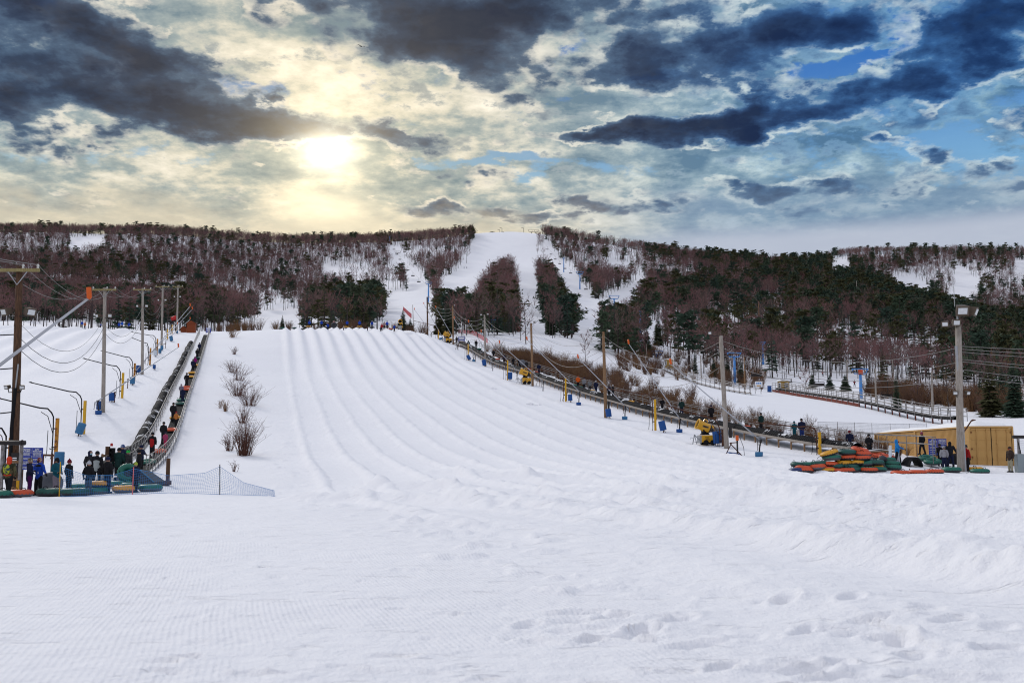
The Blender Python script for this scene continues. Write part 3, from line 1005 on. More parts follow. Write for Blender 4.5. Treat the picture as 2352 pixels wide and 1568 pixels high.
def build_woods():
    x, y, z, px, py, isc = woods()
    vis = (px > -60) & (px < 2420)
    size = np.where(vis, F / y, 0)
    sc = RNG.uniform(.60, 1.15, len(x)) * np.interp(y, [260, 420, 700, 1100], [.50, .66, .72, .56])
    scc = RNG.uniform(.55, 1.2, len(x)) * np.interp(y, [260, 420, 700, 1100], [.66, .74, .80, .72])
    scc = np.where(px > 1480, scc * 1.18, scc)
    # each near tree is a thing of its own
    def where(p):
        for lim, txt in ((420, 'behind the left tubing slope'), (760, 'behind the middle of the tubing crest'), (1010, 'behind the right end of the tubing crest'), (1260, 'on the strip between the two ski trails'),
                         (1500, 'right of the ski trails at the slope foot'), (1760, 'above the blue lift towers'), (2060, 'below the dark wooded ridge'), (2600, 'on the far right slope behind the light pole')):
            if p < lim: return txt
    out = []
    for kind, lst, mats, mask, name, what, grp, nv, ss in (
            ('bare', BARE, (BARK, [TWIG]), ~isc, 'bare_tree', 'leafless purplish brown tree', 'bare trees along the foot of the mountain', 6, sc),
            ('con', CONI, (BARK, [NEEDLE, OLIVE, NEEDLE]), isc, 'conifer_tree', 'dark evergreen tree', 'evergreens along the foot of the mountain', 6, scc)):
        idx = np.nonzero(mask)[0]
        order = idx[np.argsort(-size[idx] * ss[idx])]
        near, rest = order[:290], order[290:]
        pm = []
        for i, (a, b) in enumerate(lst):
            pm.append((a.mesh('trunk', mats[0]), b.mesh('crown', mats[1][i % len(mats[1])])))
        for k in near:
            i = int(RNG.integers(0, nv))
            t = thing(name, '%s %s' % (what, where(px[k])), 'tree', (x[k], y[k], z[k]), RNG.uniform(0, 6.28), grp)
            s = ss[k]; wv = s * RNG.uniform(.9, 1.2); t.scale = (wv, wv, s)
            part('trunk', pm[i][0], None, t); part('crown', pm[i][1], None, t)
        out.append((rest, ss, lst, mats, nv))
    (rb, sb, lb, mb_, nb), (rc, s2, lc, mc, nc) = out
    print('woods', len(rb), len(rc))
    scatter('bare_woodland', 'bare purplish brown woods covering the mountain slopes', 'woodland', np.stack([x[rb], y[rb], z[rb]], 1), proto_collection('bare_stand', lb, mb_), nb, sb[rb])
    scatter('evergreen_woodland', 'dark evergreen woods scattered over the mountain', 'woodland', np.stack([x[rc], y[rc], z[rc]], 1), proto_collection('evergreen_stand', lc, mc), nc, s2[rc])


build_woods()

# ------------------------------------------------------------------ colours of the made things
M_GREEN = material('tube_green', (.010, .12, .085), .5, .2, 5, spec=.4)
M_TEALT = material('tube_dark_green', (.008, .075, .060), .5, .2, 5, spec=.4)
M_ORANGE = material('tube_orange', (.55, .075, .022), .5, .15, 5, spec=.4)
M_YELLOW = material('tube_yellow', (.62, .30, .018), .5, .15, 5, spec=.4)
M_NAVYT = material('tube_navy', (.012, .03, .12), .5, .15, 5, spec=.4)
M_RUBBER = material('tube_base', (.028, .030, .036), .55, .25, 8, spec=.4)
M_GREYT = material('tube_grey', (.10, .105, .125), .55, .2, 8, spec=.4)
M_BLACK = material('black_plastic', (.010, .010, .012), .78, .3, 6, spec=.15)
M_DARKST = material('dark_steel', (.030, .026, .026), .6, .4, 8, metal=.3)
M_RUST = material('rusty_steel', (.10, .040, .022), .8, .5, 6, col2=(.035, .02, .016))
M_GALV = material('galvanised_steel', (.34, .35, .37), .45, .2, 7, metal=.7, spec=.5)
M_RAIL = material('rail_steel', (.26, .25, .25), .55, .3, 5, metal=.4, col2=(.14, .12, .11))
M_LANCE = material('lance_aluminium', (.42, .43, .46), .4, .12, 2, metal=.5)
M_TIP = material('lance_orange', (.60, .10, .012), .5, .2, 9)
M_PAD = material('pad_blue', (.005, .065, .25), .55, .18, 4, spec=.35)
M_PADLT = material('pad_pale_blue', (.035, .15, .30), .55, .2, 4, spec=.35)
M_PADWH = material('pad_white', (.55, .60, .66), .6, .1, 4)
M_POSTY = material('post_yellow', (.62, .34, .015), .6, .2, 4, col2=(.42, .17, .02), thresh=(.58, .72))
M_POSTR = material('post_rusty_yellow', (.50, .22, .018), .7, .3, 5, col2=(.12, .035, .015), thresh=(.46, .58))
M_GUN = material('gun_yellow', (.66, .34, .010), .4, .12, 3, spec=.5, coat=.2)
M_WOODG = wood('weathered_wood', (.24, .205, .175), (.44, .40, .36))
M_WOODB = wood('creosoted_wood', (.050, .030, .022), (.15, .080, .045))
M_WOODT = wood('tan_wood', (.20, .115, .060), (.30, .19, .11))
M_ARM = wood('crossarm_wood', (.21, .17, .075), (.32, .27, .13))
M_WIRE = material('wire', (.22, .21, .20), .6, .3, 2)
M_WIREB = material('wire_black', (.025, .025, .027), .6, .3, 2)
M_LAMP = material('lamp_glass', (.62, .64, .66), .25, .1, 4, spec=.6)
M_HOUSE = material('lamp_housing', (.10, .075, .055), .6, .3, 9)
M_INSUL = material('insulator', (.58, .57, .54), .35, .1, 9)
M_SIGN = material('sign_blue', (.012, .035, .30), .45, .08, 2, spec=.4)
M_WHITE = material('white_paint', (.80, .81, .82), .6, .04, 6)
M_LIFT = material('lift_blue', (.06, .24, .60), .5, .15, 2, spec=.4)
M_TAN = material('container_tan', (.50, .29, .095), .6, .14, .9, spec=.3, col2=(.40, .215, .065), thresh=(.55, .75), bump=.05)
M_TANR = material('container_rust', (.20, .085, .028), .8, .4, 5)
M_MUST = material('booth_mustard', (.36, .225, .055), .7, .12, 3)
M_SHED = material('shed_orange', (.20, .045, .014), .75, .2, 3)
M_RED = material('red_paint', (.42, .022, .02), .5, .15, 4)
M_GLASS = material('dark_window', (.03, .035, .045), .15, .2, 4, spec=.7)
M_NET = material('net_blue', (.05, .20, .46), .6, .25, 3)
M_NETR = material('net_red', (.60, .16, .17), .7, .2, 3)
M_TWIGS = material('shrub_twigs', (.105, .055, .036), .9, .4, 1.5)
M_BRUSH = material('brush_twigs', (.165, .085, .038), .9, .35, .6)
M_SKIN = material('skin', (.42, .235, .165), .55, .1, 12)

zA = (0, 1000, 2.868); zB = (0, 1500, 2.868); zC = (800, 1240, 2.613); zD = (1600, 1200, 2.613); zE = (2400, 1300, 2.613)
zF = (3200, 1200, 2.24); z7 = (0, 1780, 5.88); z8 = (300, 1780, 5.88); z6 = (3150, 1650, 2.486); zM = (1000, 850, 2.352); zN = (1800, 850, 2.352)


def dp(z, x, y):
    """a spot in one of the study crops, in full-frame pixels"""
    return (z[0] + x / z[2]) * .57422, (z[1] + y / z[2]) * .57422


def mpp(Y): return Y / F            # metres per full-frame pixel at distance Y


def catenary(a, b, sag, n=12):
    a, b = Vector(a), Vector(b)
    return [a.lerp(b, i / n) - Vector((0, 0, sag * 4 * (i / n) * (1 - i / n))) for i in range(n + 1)]


def wire(a, b, sag, label, r=.016, mat=None, group='overhead wires'):
    a, b = Vector(a), Vector(b)
    mb = MB(); mb.tube([p - a for p in catenary(a, b, sag)], r, 4)
    return single('overhead_wire', mb, mat or M_WIRE, label, 'wire', a, 0, group)


# ------------------------------------------------------------------ poles and floodlights
def floodlight(parent, at_, yaw, s=1.0, tilt=-.35):
    """boxy floodlight on a bracket: housing, lens"""
    Mx = Matrix.Rotation(yaw, 3, 'Z') @ Matrix.Rotation(tilt, 3, 'X')
    mb = MB()
    vs = [Vector((x * q, y, z * q)) for y, q in ((-.22, .62), (.2, 1.0)) for x, z in ((-.24, -.2), (.24, -.2), (.24, .2), (-.24, .2))]
    vs = [Mx @ (v * s) + Vector(at_) for v in vs]
    mb.add(vs, [(0, 3, 2, 1), (4, 5, 6, 7), (0, 1, 5, 4), (1, 2, 6, 5), (2, 3, 7, 6), (3, 0, 4, 7)])
    mb.tube([Vector(at_), Vector((at_[0] * .3, at_[1] * .3, at_[2] - .25 * s))], .03 * s, 5)
    o = part('floodlight', mb, M_HOUSE, parent)
    ml = MB(); ml.box(Mx @ Vector((0, .21 * s, 0)) + Vector(at_), (.34 * s, .03, .25 * s), Mx)
    part('lens', ml, M_LAMP, o)
    return o


def pole_thing(label, base, top, r0, r1, mat, group, arm=None, lights=(), extra=None, insul=True):
    t = thing('utility_pole', label, 'pole', base, 0, group)
    d = Vector(top) - Vector(base)
    mb = MB(); mb.tube([(0, 0, -.6), d * .33, d * .66, d], [r0, r0 * .9, (r0 + r1) / 2, r1], 10)
    part('pole', mb, mat, t, True)
    if arm:
        w, drop = arm
        c = d - Vector((0, 0, drop))
        mb = MB(); mb.box(c + Vector((0, -.16, 0)), (w, .12, .16)); part('crossarm', mb, M_ARM, t)
        mb = MB()
        for s in (-1, 1): mb.beam(c + Vector((s * w * .22, -.18, -.08)), c + Vector((0, -.16, -.75)), .035, .035)
        part('brace', mb, M_GALV, t)
        if insul:
            for s in (-.46, .12, .46):
                mi = MB(); mi.lathe([(.05, 0), (.07, .05), (.04, .1), (.075, .14), (.05, .22), (0, .24)], 8, None, c + Vector((s * w, -.16, .08)))
                part('insulator', mi, M_INSUL, t, True)
    for (lx, lz, yaw, s) in lights:
        p = d * (lz / d.z); floodlight(t, p + Vector((lx, -.15, .1)), yaw, s)
        mb = MB(); mb.tube([p + Vector((0, -.1, -.15)), p + Vector((lx * .8, -.15, -.18)), p + Vector((lx, -.15, .05))], .028, 5); part('bracket', mb, M_DARKST, t)
    return t


PL = []
for i, (bx_, by_, Y, tx, ty, w, lz, mat, r0, label) in enumerate([
        (31, 1088, 50, 45, 612, 2.2, 720, M_WOODB, .22, 'dark brown timber pole in the left foreground with crossarm and two pairs of floodlights'),
        (237, 945, 97, 241, 661, 2.35, 727, M_WOODG, .20, 'grey timber pole with crossarm, second from the left edge'),
        (327, 862, 136, 328, 662, 2.5, 704, M_WOODG, .20, 'grey timber pole with crossarm, behind two curved hose booms'),
        (371, 803, 178, 374, 656, 2.5, 690, M_WOODG, .20, 'grey timber pole with crossarm near the top of the left slope'),
        (406, 768, 216, 409, 656, 2.3, 682, M_WOODG, .20, 'farthest grey timber pole with crossarm, beside the red snow machine')]):
    b = on(bx_, Y)
    top = at(tx, ty, Y)
    hl = at(tx, lz, Y).z - b.z
    L = [(-.55 if i else -.50, hl, R(150), .9 if i else 1.0), (.55 if i else .62, hl, R(210 if i else 235), .9 if i else 1.05)]
    if i == 0: L += [(-.36, at(0, 893, Y).z - b.z, R(160), .55), (.36, at(0, 893, Y).z - b.z, R(200), .55)]
    t = pole_thing(label, b, top, r0, r0 * .72, mat, 'timber poles along the left slope', (w, .22), L)
    PL.append((b, top, w, hl, t))
t0 = PL[0][4]
mb = MB(); mb.tube([(-.24, -.1, 0), (-.22, -.16, 3.2), (-.02, -.2, 6.4)], .035, 6); part('conduit', mb, M_GALV, t0)
mb = MB(); mb.box((.16, -.3, 1.5), (.36, .18, .95)); part('meter_box', mb, M_DARKST, t0)
mb = MB()
for k in range(4): mb.box((.16, -.402, 1.72 - k * .11), (.2, .012, .06))
part('meter_label', mb, M_WHITE, t0)
mb = MB(); mb.tube([(-.1, -.2, -.4), (-.16, -.22, 3.2), (-.1, -.2, 5.2)], .09, 7); part('cable_guard', mb, M_BLACK, t0)

for i in range(4):
    (b0, t0_, w0, h0, _), (b1, t1_, w1, h1, _) = PL[i], PL[i + 1]
    for k, s in enumerate((-.46, .12, .46)):
        wire(t0_ + Vector((s * w0, -.16, .05)), t1_ + Vector((s * w1, -.16, .05)), [1.5, 1.2, 1.0, .8][i], '%s top wire of the %s span between the left slope poles' % (('left', 'middle', 'right')[k], ('nearest', 'second', 'third', 'farthest')[i]), .015)
    for k, f in enumerate((1.0, .9, .82)):
        wire(b0 + (t0_ - b0) * (h0 / (t0_ - b0).z) * (f if i else f * .80 + .14) + Vector((.15, -.1, 0)), b1 + (t1_ - b1) * (h1 / (t1_ - b1).z) * f, [2.3, 2.0, 1.8, 1.2][i], '%s sagging lower cable of the %s span on the left slope' % (('upper', 'middle', 'lowest')[k], ('nearest', 'second', 'third', 'farthest')[i]),   .020 if k else .016, M_WIRE if k == 0 else M_WIREB, 'sagging cables')
b0, t0_ = PL[0][0], PL[0][1]
for k, (s, ty) in enumerate(((-.46, -0.05), (.12, 0), (.46, .0))):
    wire(t0_ + Vector((s * 2.2, -.16, .05)), t0_ + Vector((s * 2.2 - 9.5, -19, 3.0 - k * .4)), .8, '%s top wire leaving the frame at the left edge' % ('left', 'middle', 'right')[k], .02)
for k, py in enumerate((768, 845, 945)):
    wire(at(38, py, 50), at(38, py, 50) + Vector((-14, -6, .4 - .3 * k)), .5, 'black cable from the dark pole to the left edge, %s' % ('highest', 'middle', 'lowest')[k], .03, M_WIREB, 'sagging cables')

PR = []
for i, (tx, ty, bx_, by_, Y, mat, r0, label) in enumerate([
        (1655.5, 771, 1669.4, 1028, 84, M_WOODG, .21, 'pale grey timber pole standing in front of the yellow snow gun'),
        (1385.8, 762, 1391.7, 958, 112, M_WOODT, .20, 'brown timber pole with a tilted blue pad at its foot'),
        (1219.8, 742, 1223.5, 889, 150, M_WOODT, .20, 'tan timber pole behind the second yellow snow gun'),
        (1112.8, 723, 1115.2, 841, 184, M_WOODG, .20, 'grey timber pole beside the small blue lift tower'),
        (1039.6, 702, 1041, 794, 221, M_WOODT, .20, 'timber pole at the top of the right conveyor'),
        (981, 682, 982.5, 772, 238, M_WOODB, .20, 'farthest dark timber pole, standing past the tubing crest')]):
    b = on(bx_, Y); top = at(tx, ty, Y)
    b.x = b.x
    h = top.z - b.z
    L = [(-.55, h - .05, R(150), .8), (.55, h + .05, R(215), .8)] if i in (1, 2, 3) else ([(-.9, h + .15, R(150), .7)] if i == 0 else [(.4, h, R(200), .6)])
    t = pole_thing(label, b, top, r0, r0 * .75, mat, 'timber poles along the right conveyor', None, L)
    if i in (0, 1):
        mb = MB(); mb.box((.3, -.15, 1.35), (.22, .2, .9)); part('switch_box', mb, M_DARKST, t)
    PR.append((b, top))
for i in range(5):
    for k, dz in enumerate((.5, 1.3, 1.9, 2.6)):
        a, b = PR[i][1] - Vector((0, 0, dz)), PR[i + 1][1] - Vector((0, 0, dz * .9))
        wire(a, b, [2.0, 2.0, 1.9, 1.7, 1.2][i] * (1 + .12 * k), '%s wire of the %s span between the right conveyor poles' % (('highest', 'second', 'third', 'lowest')[k], ('nearest', 'second', 'third', 'fourth', 'farthest')[i]), .02)

# the big light pole at right
Y = 68
b = on(2207, Y); top = at(2201, 745, Y); h = top.z - b.z
bp = pole_thing('tall grey pole crowned with four floodlights beside the tan container', b, top, .26, .19, M_WOODG, None, None,
                [(-.95, h - .05, R(150), 1.0), (-.25, h + .05, R(175), 1.15), (-.35, at(0, 905, Y).z - b.z, R(160), .7), (.45, at(0, 905, Y).z - b.z, R(200), .7)])
mb = MB(); mb.tube([(.27, -.05, -.3), (.24, -.05, 4.5), (.05, -.1, h - 1.5)], .10, 8); part('conduit', mb, M_GALV, bp)
mb = MB(); mb.tube([(.2, -.2, h - .1), (.2, -.2, h + 1.0)], .06, 6); part('mast', mb, M_GALV, bp)
mb = MB(); mb.tube([(.05, -.2, h + 1.2), (.05, -.2, h + 2.6)], .025, 5); part('antenna', mb, M_GALV, bp)
floodlight(bp, Vector((.45, -.3, h + 1.0)), R(170), 1.75, -.45); floodlight(bp, Vector((1.25, -.1, h + .95)), R(235), 1.6, -.4)
mb = MB()
for k in range(8): mb.tube([(-.27, -.1, h - 1.6 - k * .13), (-.38, -.2, h - 1.75 - k * .13), (-.25, -.15, h - 1.9 - k * .13)], .015, 4)
part('cable_loop', mb, M_WIREB, bp)
for k in range(7):
    dz = (1.5, 1.7, 1.9, 2.4, 2.55, 3.1, 3.5)[k]
    wire(top - Vector((0, 0, dz)), top + Vector((26, -4 + k, -dz + .2 - .25 * k)), .6, 'wire running from the tall light pole to the right edge, %s from the top' % ('first', 'second', 'third', 'fourth', 'fifth', 'sixth', 'seventh')[k], .02)
for k in range(4):
    dz = (1.6, 2.6, 3.2, 3.6)[k]
    wire(top - Vector((0, 0, dz)), PR[0][1] - Vector((0, 0, .4 + .6 * k)), 1.4, 'wire from the tall light pole to the pale grey pole, %s from the top' % ('first', 'second', 'third', 'fourth')[k], .02)

# plain far poles in the valley and on the slopes
for i, (px, py0, py1, Y, r) in enumerate([(1611, 816, 872, 250, .17), (1711, 820, 905, 205, .17), (2142, 852, 952, 165, .2), (2012, 846, 940, 190, .18), (1947, 826, 880, 270, .17), (2052, 826, 875, 300, .17),
                                          (1513, 800, 868, 290, .16), (1568, 800, 860, 330, .16), (1486, 790, 870, 270, .15), (1405, 700, 770, 420, .2), (805, 683, 702, 480, .25), (1744, 692, 748, 520, .3), (1969, 645, 690, 640, .3), (950, 700, 765, 300, .12), (1088, 668, 690, 560, .25)]):
    b = on(px, Y); top = at(px - 2, py0, Y)
    d = top - b
    mb = MB(); mb.tube([(0, 0, -1), d * .5, d], [r, r * .85, r * .7], 7)
    single('utility_pole', mb, M_WOODT if i in (1, 11) else M_WOODG, '%s bare timber pole %s' % (('short', 'tall', 'tall leaning', 'slim', 'slim', 'slim', 'slim', 'slim', 'slim', 'slim', 'short white', 'tan', 'white', 'thin', 'thin')[i],
           ('beside the small far booth', 'right of the near blue lift tower', 'in front of the brown thicket behind the container', 'left of the blue lift tower with the orange plate', 'behind the skier on the open slope', 'left of the mound of snow',
            'behind the far blue lift tower', 'between the trees above the thicket', 'left of the far blue lift tower', 'among evergreens right of the ski trails', 'among the evergreens above the crest', 'on the wooded right slope', 'standing in the dark evergreens', 'beside the trees past the crest', 'at the foot of the trail strip')[i]), 'pole', b, 0, 'far timber poles')


# ------------------------------------------------------------------ snow lances, pads, hose booms
def pad_mb(r=.3, h=.85, n=14):
    mb = MB(); mb.lathe([(0, 0), (r * .92, 0), (r, .05), (r, h - .05), (r * .93, h), (0, h)], n)
    for z in (h * .3, h * .68): mb.lathe([(r, z - .02), (r + .015, z), (r, z + .02)], n)
    return mb


PAD_ME = {c: pad_mb().mesh('pad', m, True) for c, m in (('blue', M_PAD), ('pale', M_PADLT), ('white', M_PADWH))}
STAKE = MB(); STAKE.tube([(0, 0, -.4), (0, 0, .35)], .05, 6); STAKE.tube([(.05, 0, .25), (.28, -.1, -.1)], .022, 5)
STAKE_ME = STAKE.mesh('stake', M_RUST)


def pad(px, py, Y, color, tilt, label, s=1.0, lift=.22, yaw=0.0):
    b = on(px, Y)
    t = thing('padded_barrel', label, 'padded barrel', b, yaw, 'blue padded barrels on the slopes')
    o = part('barrel', PAD_ME[color], None, t); o.location = (0, 0, lift); o.rotation_euler = (0, tilt, 0); o.scale = (s, s, s)
    part('stake', STAKE_ME, None, t)
    return t


def lance(base, tip, foot_px, Y, label, padc='blue', group='orange tipped snow lances', rb=.055, Yt=None, foot_y=None):
    b = at(base[0], base[1], Y); e = at(tip[0], tip[1], Yt or Y - 1.0)
    gnd = on(foot_px, Y)
    t = thing('snow_lance', label, 'snow lance', gnd, 0, group)
    d0, d1 = b - gnd, e - gnd
    ax = (d1 - d0).normalized()
    mb = MB(); mb.tube([d0 - ax * .5, d0.lerp(d1, .45), d1], [rb, rb * .9, rb * .6], 8); part('lance_tube', mb, M_LANCE, t, True)
    mb = MB(); mb.tube([d1 - ax * .05, d1 + Vector((0, 0, .03)), d1 + Vector((-.05, 0, .42 if rb < .08 else .46))], [rb * 1.0, .09 if rb < .08 else .11, .09 if rb < .08 else .11], 9)
    part('nozzle_head', mb, M_TIP, t, True)
    mb = MB(); mb.tube([(0, 0, -.4), (d0.x * .3, 0, d0.z * .5), d0], [.07, .06, .05], 7); mb.box(d0 * .98, (.16, .2, .22))
    part('stand', mb, M_DARKST, t)
    mb = MB(); mb.tube([d0 - Vector((.25, 0, .05)), d0 - Vector((.27, .05, .75)), d0 - Vector((.35, .05, .8))], .025, 5); mb.tube([d0 - Vector((.27, .05, .3)), d0 - Vector((0, 0, .35))], .03, 5)
    part('hand_crank', mb, M_DARKST, t)
    if padc:
        mb = MB(); mb.lathe([(0, -.05), (.30, -.05), (.31, .3), (.28, .34), (0, .34)], 12)
        part('foot_pad', mb, M_PAD if padc == 'blue' else M_PADLT, t, True)
    return t


ORD = ('nearest', 'second', 'third', 'fourth', 'fifth', 'sixth', 'seventh', 'eighth', 'ninth', 'tenth', 'eleventh', 'twelfth', 'thirteenth')
for i, (bz, b0, tz, t0_, fx, Y, pc) in enumerate([
        (zE, (1680, 1205), zE, (740, 405), 1743.4, 78, 'pale'), (zE, (840, 985), zE, (300, 195), 1560.5, 97, 'blue'), (zE, (268, 850), zD, (1862, 605), 1435, 110, 'pale'),
        (zD, (1880, 960), zD, (1328, 415), 1329, 125, 'blue'), (zD, (1500, 855), zD, (1042, 450), 1247, 143, None), (zD, (1232, 745), zD, (850, 335), 1187, 158, None),
        (zD, (975, 665), zD, (718, 232), 1131.5, 172, None), (zD, (775, 555), zD, (568, 192), 1088, 190, 'pale'), (zD, (600, 470), zD, (375, 78), 1050, 206, None),
        (zD, (445, 390), zD, (250, 42), 1016.6, 226, None), (zD, (330, 345), zD, (152, 100), 991, 238, None)]):
    lance(dp(bz, *b0), dp(tz, *t0_), fx, Y, 'orange tipped snow lance along the right slope, %s from the camera' % ORD[i], pc)
for i, (bx_, by_, tx, ty, fx, Y, Yt, pc) in enumerate([
        (-120, 928, 205, 684, -122, 44, 43, 'blue'), (224, 921, 410, 797, 226, 96, 112, 'blue'), (312, 852, 437, 703, 314, 136, 145, None),
        (344, 815, 442, 710, 346, 168, 176, None), (372, 790, 437, 733, 372, 192, 200, None), (392, 768, 408, 744, 392, 212, 214, None)]):
    lance((bx_, by_), (tx, ty), fx, Y, 'orange tipped snow lance along the left slope, %s from the camera' % ORD[i], pc, rb=.085 if i == 0 else .06, Yt=Yt)

pad(180, 1003, 86, 'pale', .35, 'large pale blue barrel tilted at the foot of a yellow hose boom', 1.12)
for (px, Y, c, tl, lb, s) in [
        (228, 97.5, 'blue', .03, 'blue barrel behind the foot of the second left lance', 1.0), (257, 104, 'blue', -.08, 'blue barrel alone on the snow right of a grey pole', 1.0),
        (304, 122, 'pale', -.05, 'pale blue barrel beside a hydrant on the left slope', 1.0), (318, 137, 'blue', 0, 'tall blue barrel at the foot of the third left pole', 1.15),
        (354, 142, 'blue', .0, 'short blue barrel sunk in the snow on the left slope', .7), (367, 165, 'pale', .0, 'pale blue barrel, lower of two near the fourth left pole', .85),
        (371.5, 172, 'pale', .0, 'pale blue barrel, upper of two near the fourth left pole', .85), (357, 160, 'white', -.1, 'whitish barrel among the left slope hoses', 1.0), (394, 192, 'pale', -.2, 'pale blue barrel hung near the left crest', 1.1),
        (407, 215, 'pale', 0, 'small pale blue block at the left crest', .6),
        (134, 60, 'pale', 0, 'pale blue barrel standing behind the people in the queue', .95)]:
    pad(px, 0, Y, c, tl, lb, s, lift=.15 if px != 134 else .75)
for (px, Y, c, tl, lb, s) in [
        (1399, 111, 'blue', -.14, 'blue barrel tilted beside the brown timber pole', 1.05), (1524, 97, 'blue', -.22, 'blue barrel tilted at the foot of a yellow post', 1.1),
        (1649, 86, 'blue', -.10, 'blue barrel between the yellow snow gun and the pale pole', 1.25), (1310, 128, 'blue', -.06, 'blue barrel below the third yellow post', .95),
        (1171, 156, 'blue', .03, 'blue barrel right of the fourth yellow post', 1.25), (1113, 183, 'blue', -.18, 'blue barrel tilted at the foot of the grey pole', 1.25),
        (1079, 190, 'blue', -.5, 'blue barrel leaning far over near the top of the right slope', 1.1), (1009, 224, 'pale', 1.4, 'small blue barrel lying at the top of the right slope', .8)]:
    pad(px, 0, Y, c, tl, lb, s)


def hose_boom(px, Y, post_top, tip, label, mat, rust=False, hose=True, group='yellow posts with curved hose booms'):
    """post, curved boom pipe bending over at the top, brace strut and hanging hose"""
    b = on(px, Y)
    t = thing('hose_boom', label, 'hose boom', b, 0, group)
    pt = at(px, post_top, Y) - b
    e = at(tip[0], tip[1], Y) - b
    h = pt.z
    mb = MB(); mb.box((.02, 0, h / 2 - .2), (.20, .20, h + .4)); part('post', mb, mat, t)
    s = -1 if e.x < 0 else 1
    x0 = s * .24
    rise = e.z - h
    k = Vector((e.x * .30, -.1, h + rise * .52))
    pts = [Vector((x0, -.05, h * .22)), Vector((x0, -.05, h * .8)), Vector((x0 + s * .03, -.05, h + .1)), Vector((x0 + s * .18, -.06, h + rise * .18 + .15)), Vector((x0 + (k.x - x0) * .45, -.08, h + rise * .40 + .12)), k, k.lerp(e, .5), e]
    mb = MB(); mb.tube(pts, [.045, .045, .05, .055, .055, .055, .05, .045], 7)
    mb.tube([Vector((x0 + s * .02, -.05, h * .62)), Vector((x0 + (k.x - x0) * .42, -.07, h + rise * .1)), k * .92 + Vector((0, 0, .0))], .028, 5)
    mb.tube([e, e + Vector((s * .12, 0, .05)), e + Vector((s * .30, 0, .05))], [.06, .07, .03], 6)
    part('boom', mb, M_RUST if rust else M_BLACK, t, True)
    mb = MB()
    for f in (.28, .74): mb.box((x0 * .5, -.04, h * f), (.34, .10, .10))
    part('clamp', mb, M_DARKST, t)
    if hose:
        mb = MB(); mb.tube([(x0, -.06, h * .25), (x0 - .02, -.12, h * .05), (x0 - .1, -.16, -.25)], .03, 5); mb.tube([(x0 - .35, -.1, h * .7), (x0 - .36, -.1, h * .2), (x0 - .42, -.1, h * .02)], .025, 5)
        part('hose', mb, M_BLACK, t)
    return t


for i, (px, Y, ptop, tip, mat, lb) in enumerate([
        (191.5, 87, 920, (74, 879), M_POSTY, 'yellow post with a long black hose boom and tilted barrel below'), (127, 73, 960, (1, 915), M_POSTR, 'rusty yellow post with a black hose boom crossing the dark pole'),
        (20, 62, 1005, (-90, 962), M_POSTR, 'rusty yellow post with a hose boom leaving the left edge'), (280, 108, 856, (196, 824), M_POSTY, 'yellow post with a hose boom crossing the second grey pole'),
        (308, 128, 834, (236, 806), M_POSTR, 'yellow post with a hose boom ending at the second grey pole'), (344, 148, 799, (307, 777), M_POSTR, 'yellow post with a hose boom behind the third grey pole'),
        (360, 163, 778, (306, 763), M_POSTR, 'yellow post with a hose boom in front of the fourth grey pole'), (384, 196, 756, (348, 746), M_POSTY, 'small yellow post with a hose boom near the left crest'), (395, 215, 746, (352, 732), M_POSTY, 'farthest yellow post on the left crest')]):
    hose_boom(px, Y, ptop, tip, lb, mat)
for i, (px, Y, ptop, tip, lb) in enumerate([
        (1883, 78, 992, (1725, 969), 'yellow post with a rusty hose boom beside the tube pile'), (1505, 99, 917, (1400, 893), 'yellow post with a rusty hose boom reaching to the brown pole'),
        (1299, 129, 867, (1215, 844), 'yellow post with a rusty hose boom over the right conveyor'), (1165.6, 156, 827, (1110, 813), 'yellow post left of the second yellow snow gun'),
        (1075, 190, 790, (1036, 780), 'yellow post near the top of the right slope'), (1007, 228, 756, (953, 737), 'yellow post with a level boom at the right end of the crest')]):
    hose_boom(px, Y, ptop, tip, lb, M_POSTY, rust=True)
hose_boom(1660, 85.5, 985, (1539, 933), 'rusty hose boom fixed behind the pale grey pole', M_RUST, rust=True)
hose_boom(2203, 69.5, 1030, (2231, 966), 'brown curved boom rising in front of the tan container', M_RUST, rust=True, hose=False)


def hydrant(px, Y, label, s=1.0, red=True):
    mb = MB()
    mb.tube([(0, 0, -.3), (0, 0, 1.0 * s)], .05, 6); mb.tube([(-.35 * s, 0, .8 * s), (.1, 0, .8 * s)], .05, 6); mb.tube([(-.35 * s, 0, .82 * s), (-.5 * s, 0, .3 * s), (-.62 * s, 0, -.1)], .03, 5)
    mb.tube([(.02, -.02, 1.0 * s), (.02, -.02, 1.12 * s)], .12, 6)
    return single('snow_hydrant', mb, M_RUST if red else M_DARKST, label, 'hydrant', on(px, Y), 0, 'snowmaking hydrants')


for (px, Y, lb) in [(293, 118, 'rusty hydrant pipe left of a pale blue barrel'), (340, 150, 'red hydrant pipe by the third left pole'), (263, 104, 'brown hydrant block beside a lone blue barrel'), (380, 178, 'dark hydrant near the fourth left pole'),
                    (1052, 204, 'rusty hydrant with hoses near the top right poles'), (1092, 190, 'dark hydrant with a hose beside a leaning barrel'), (1302, 130, 'brown hydrant post above a blue barrel'), (1240, 150, 'orange hydrant right of the tan pole')]:
    hydrant(px, Y, lb)
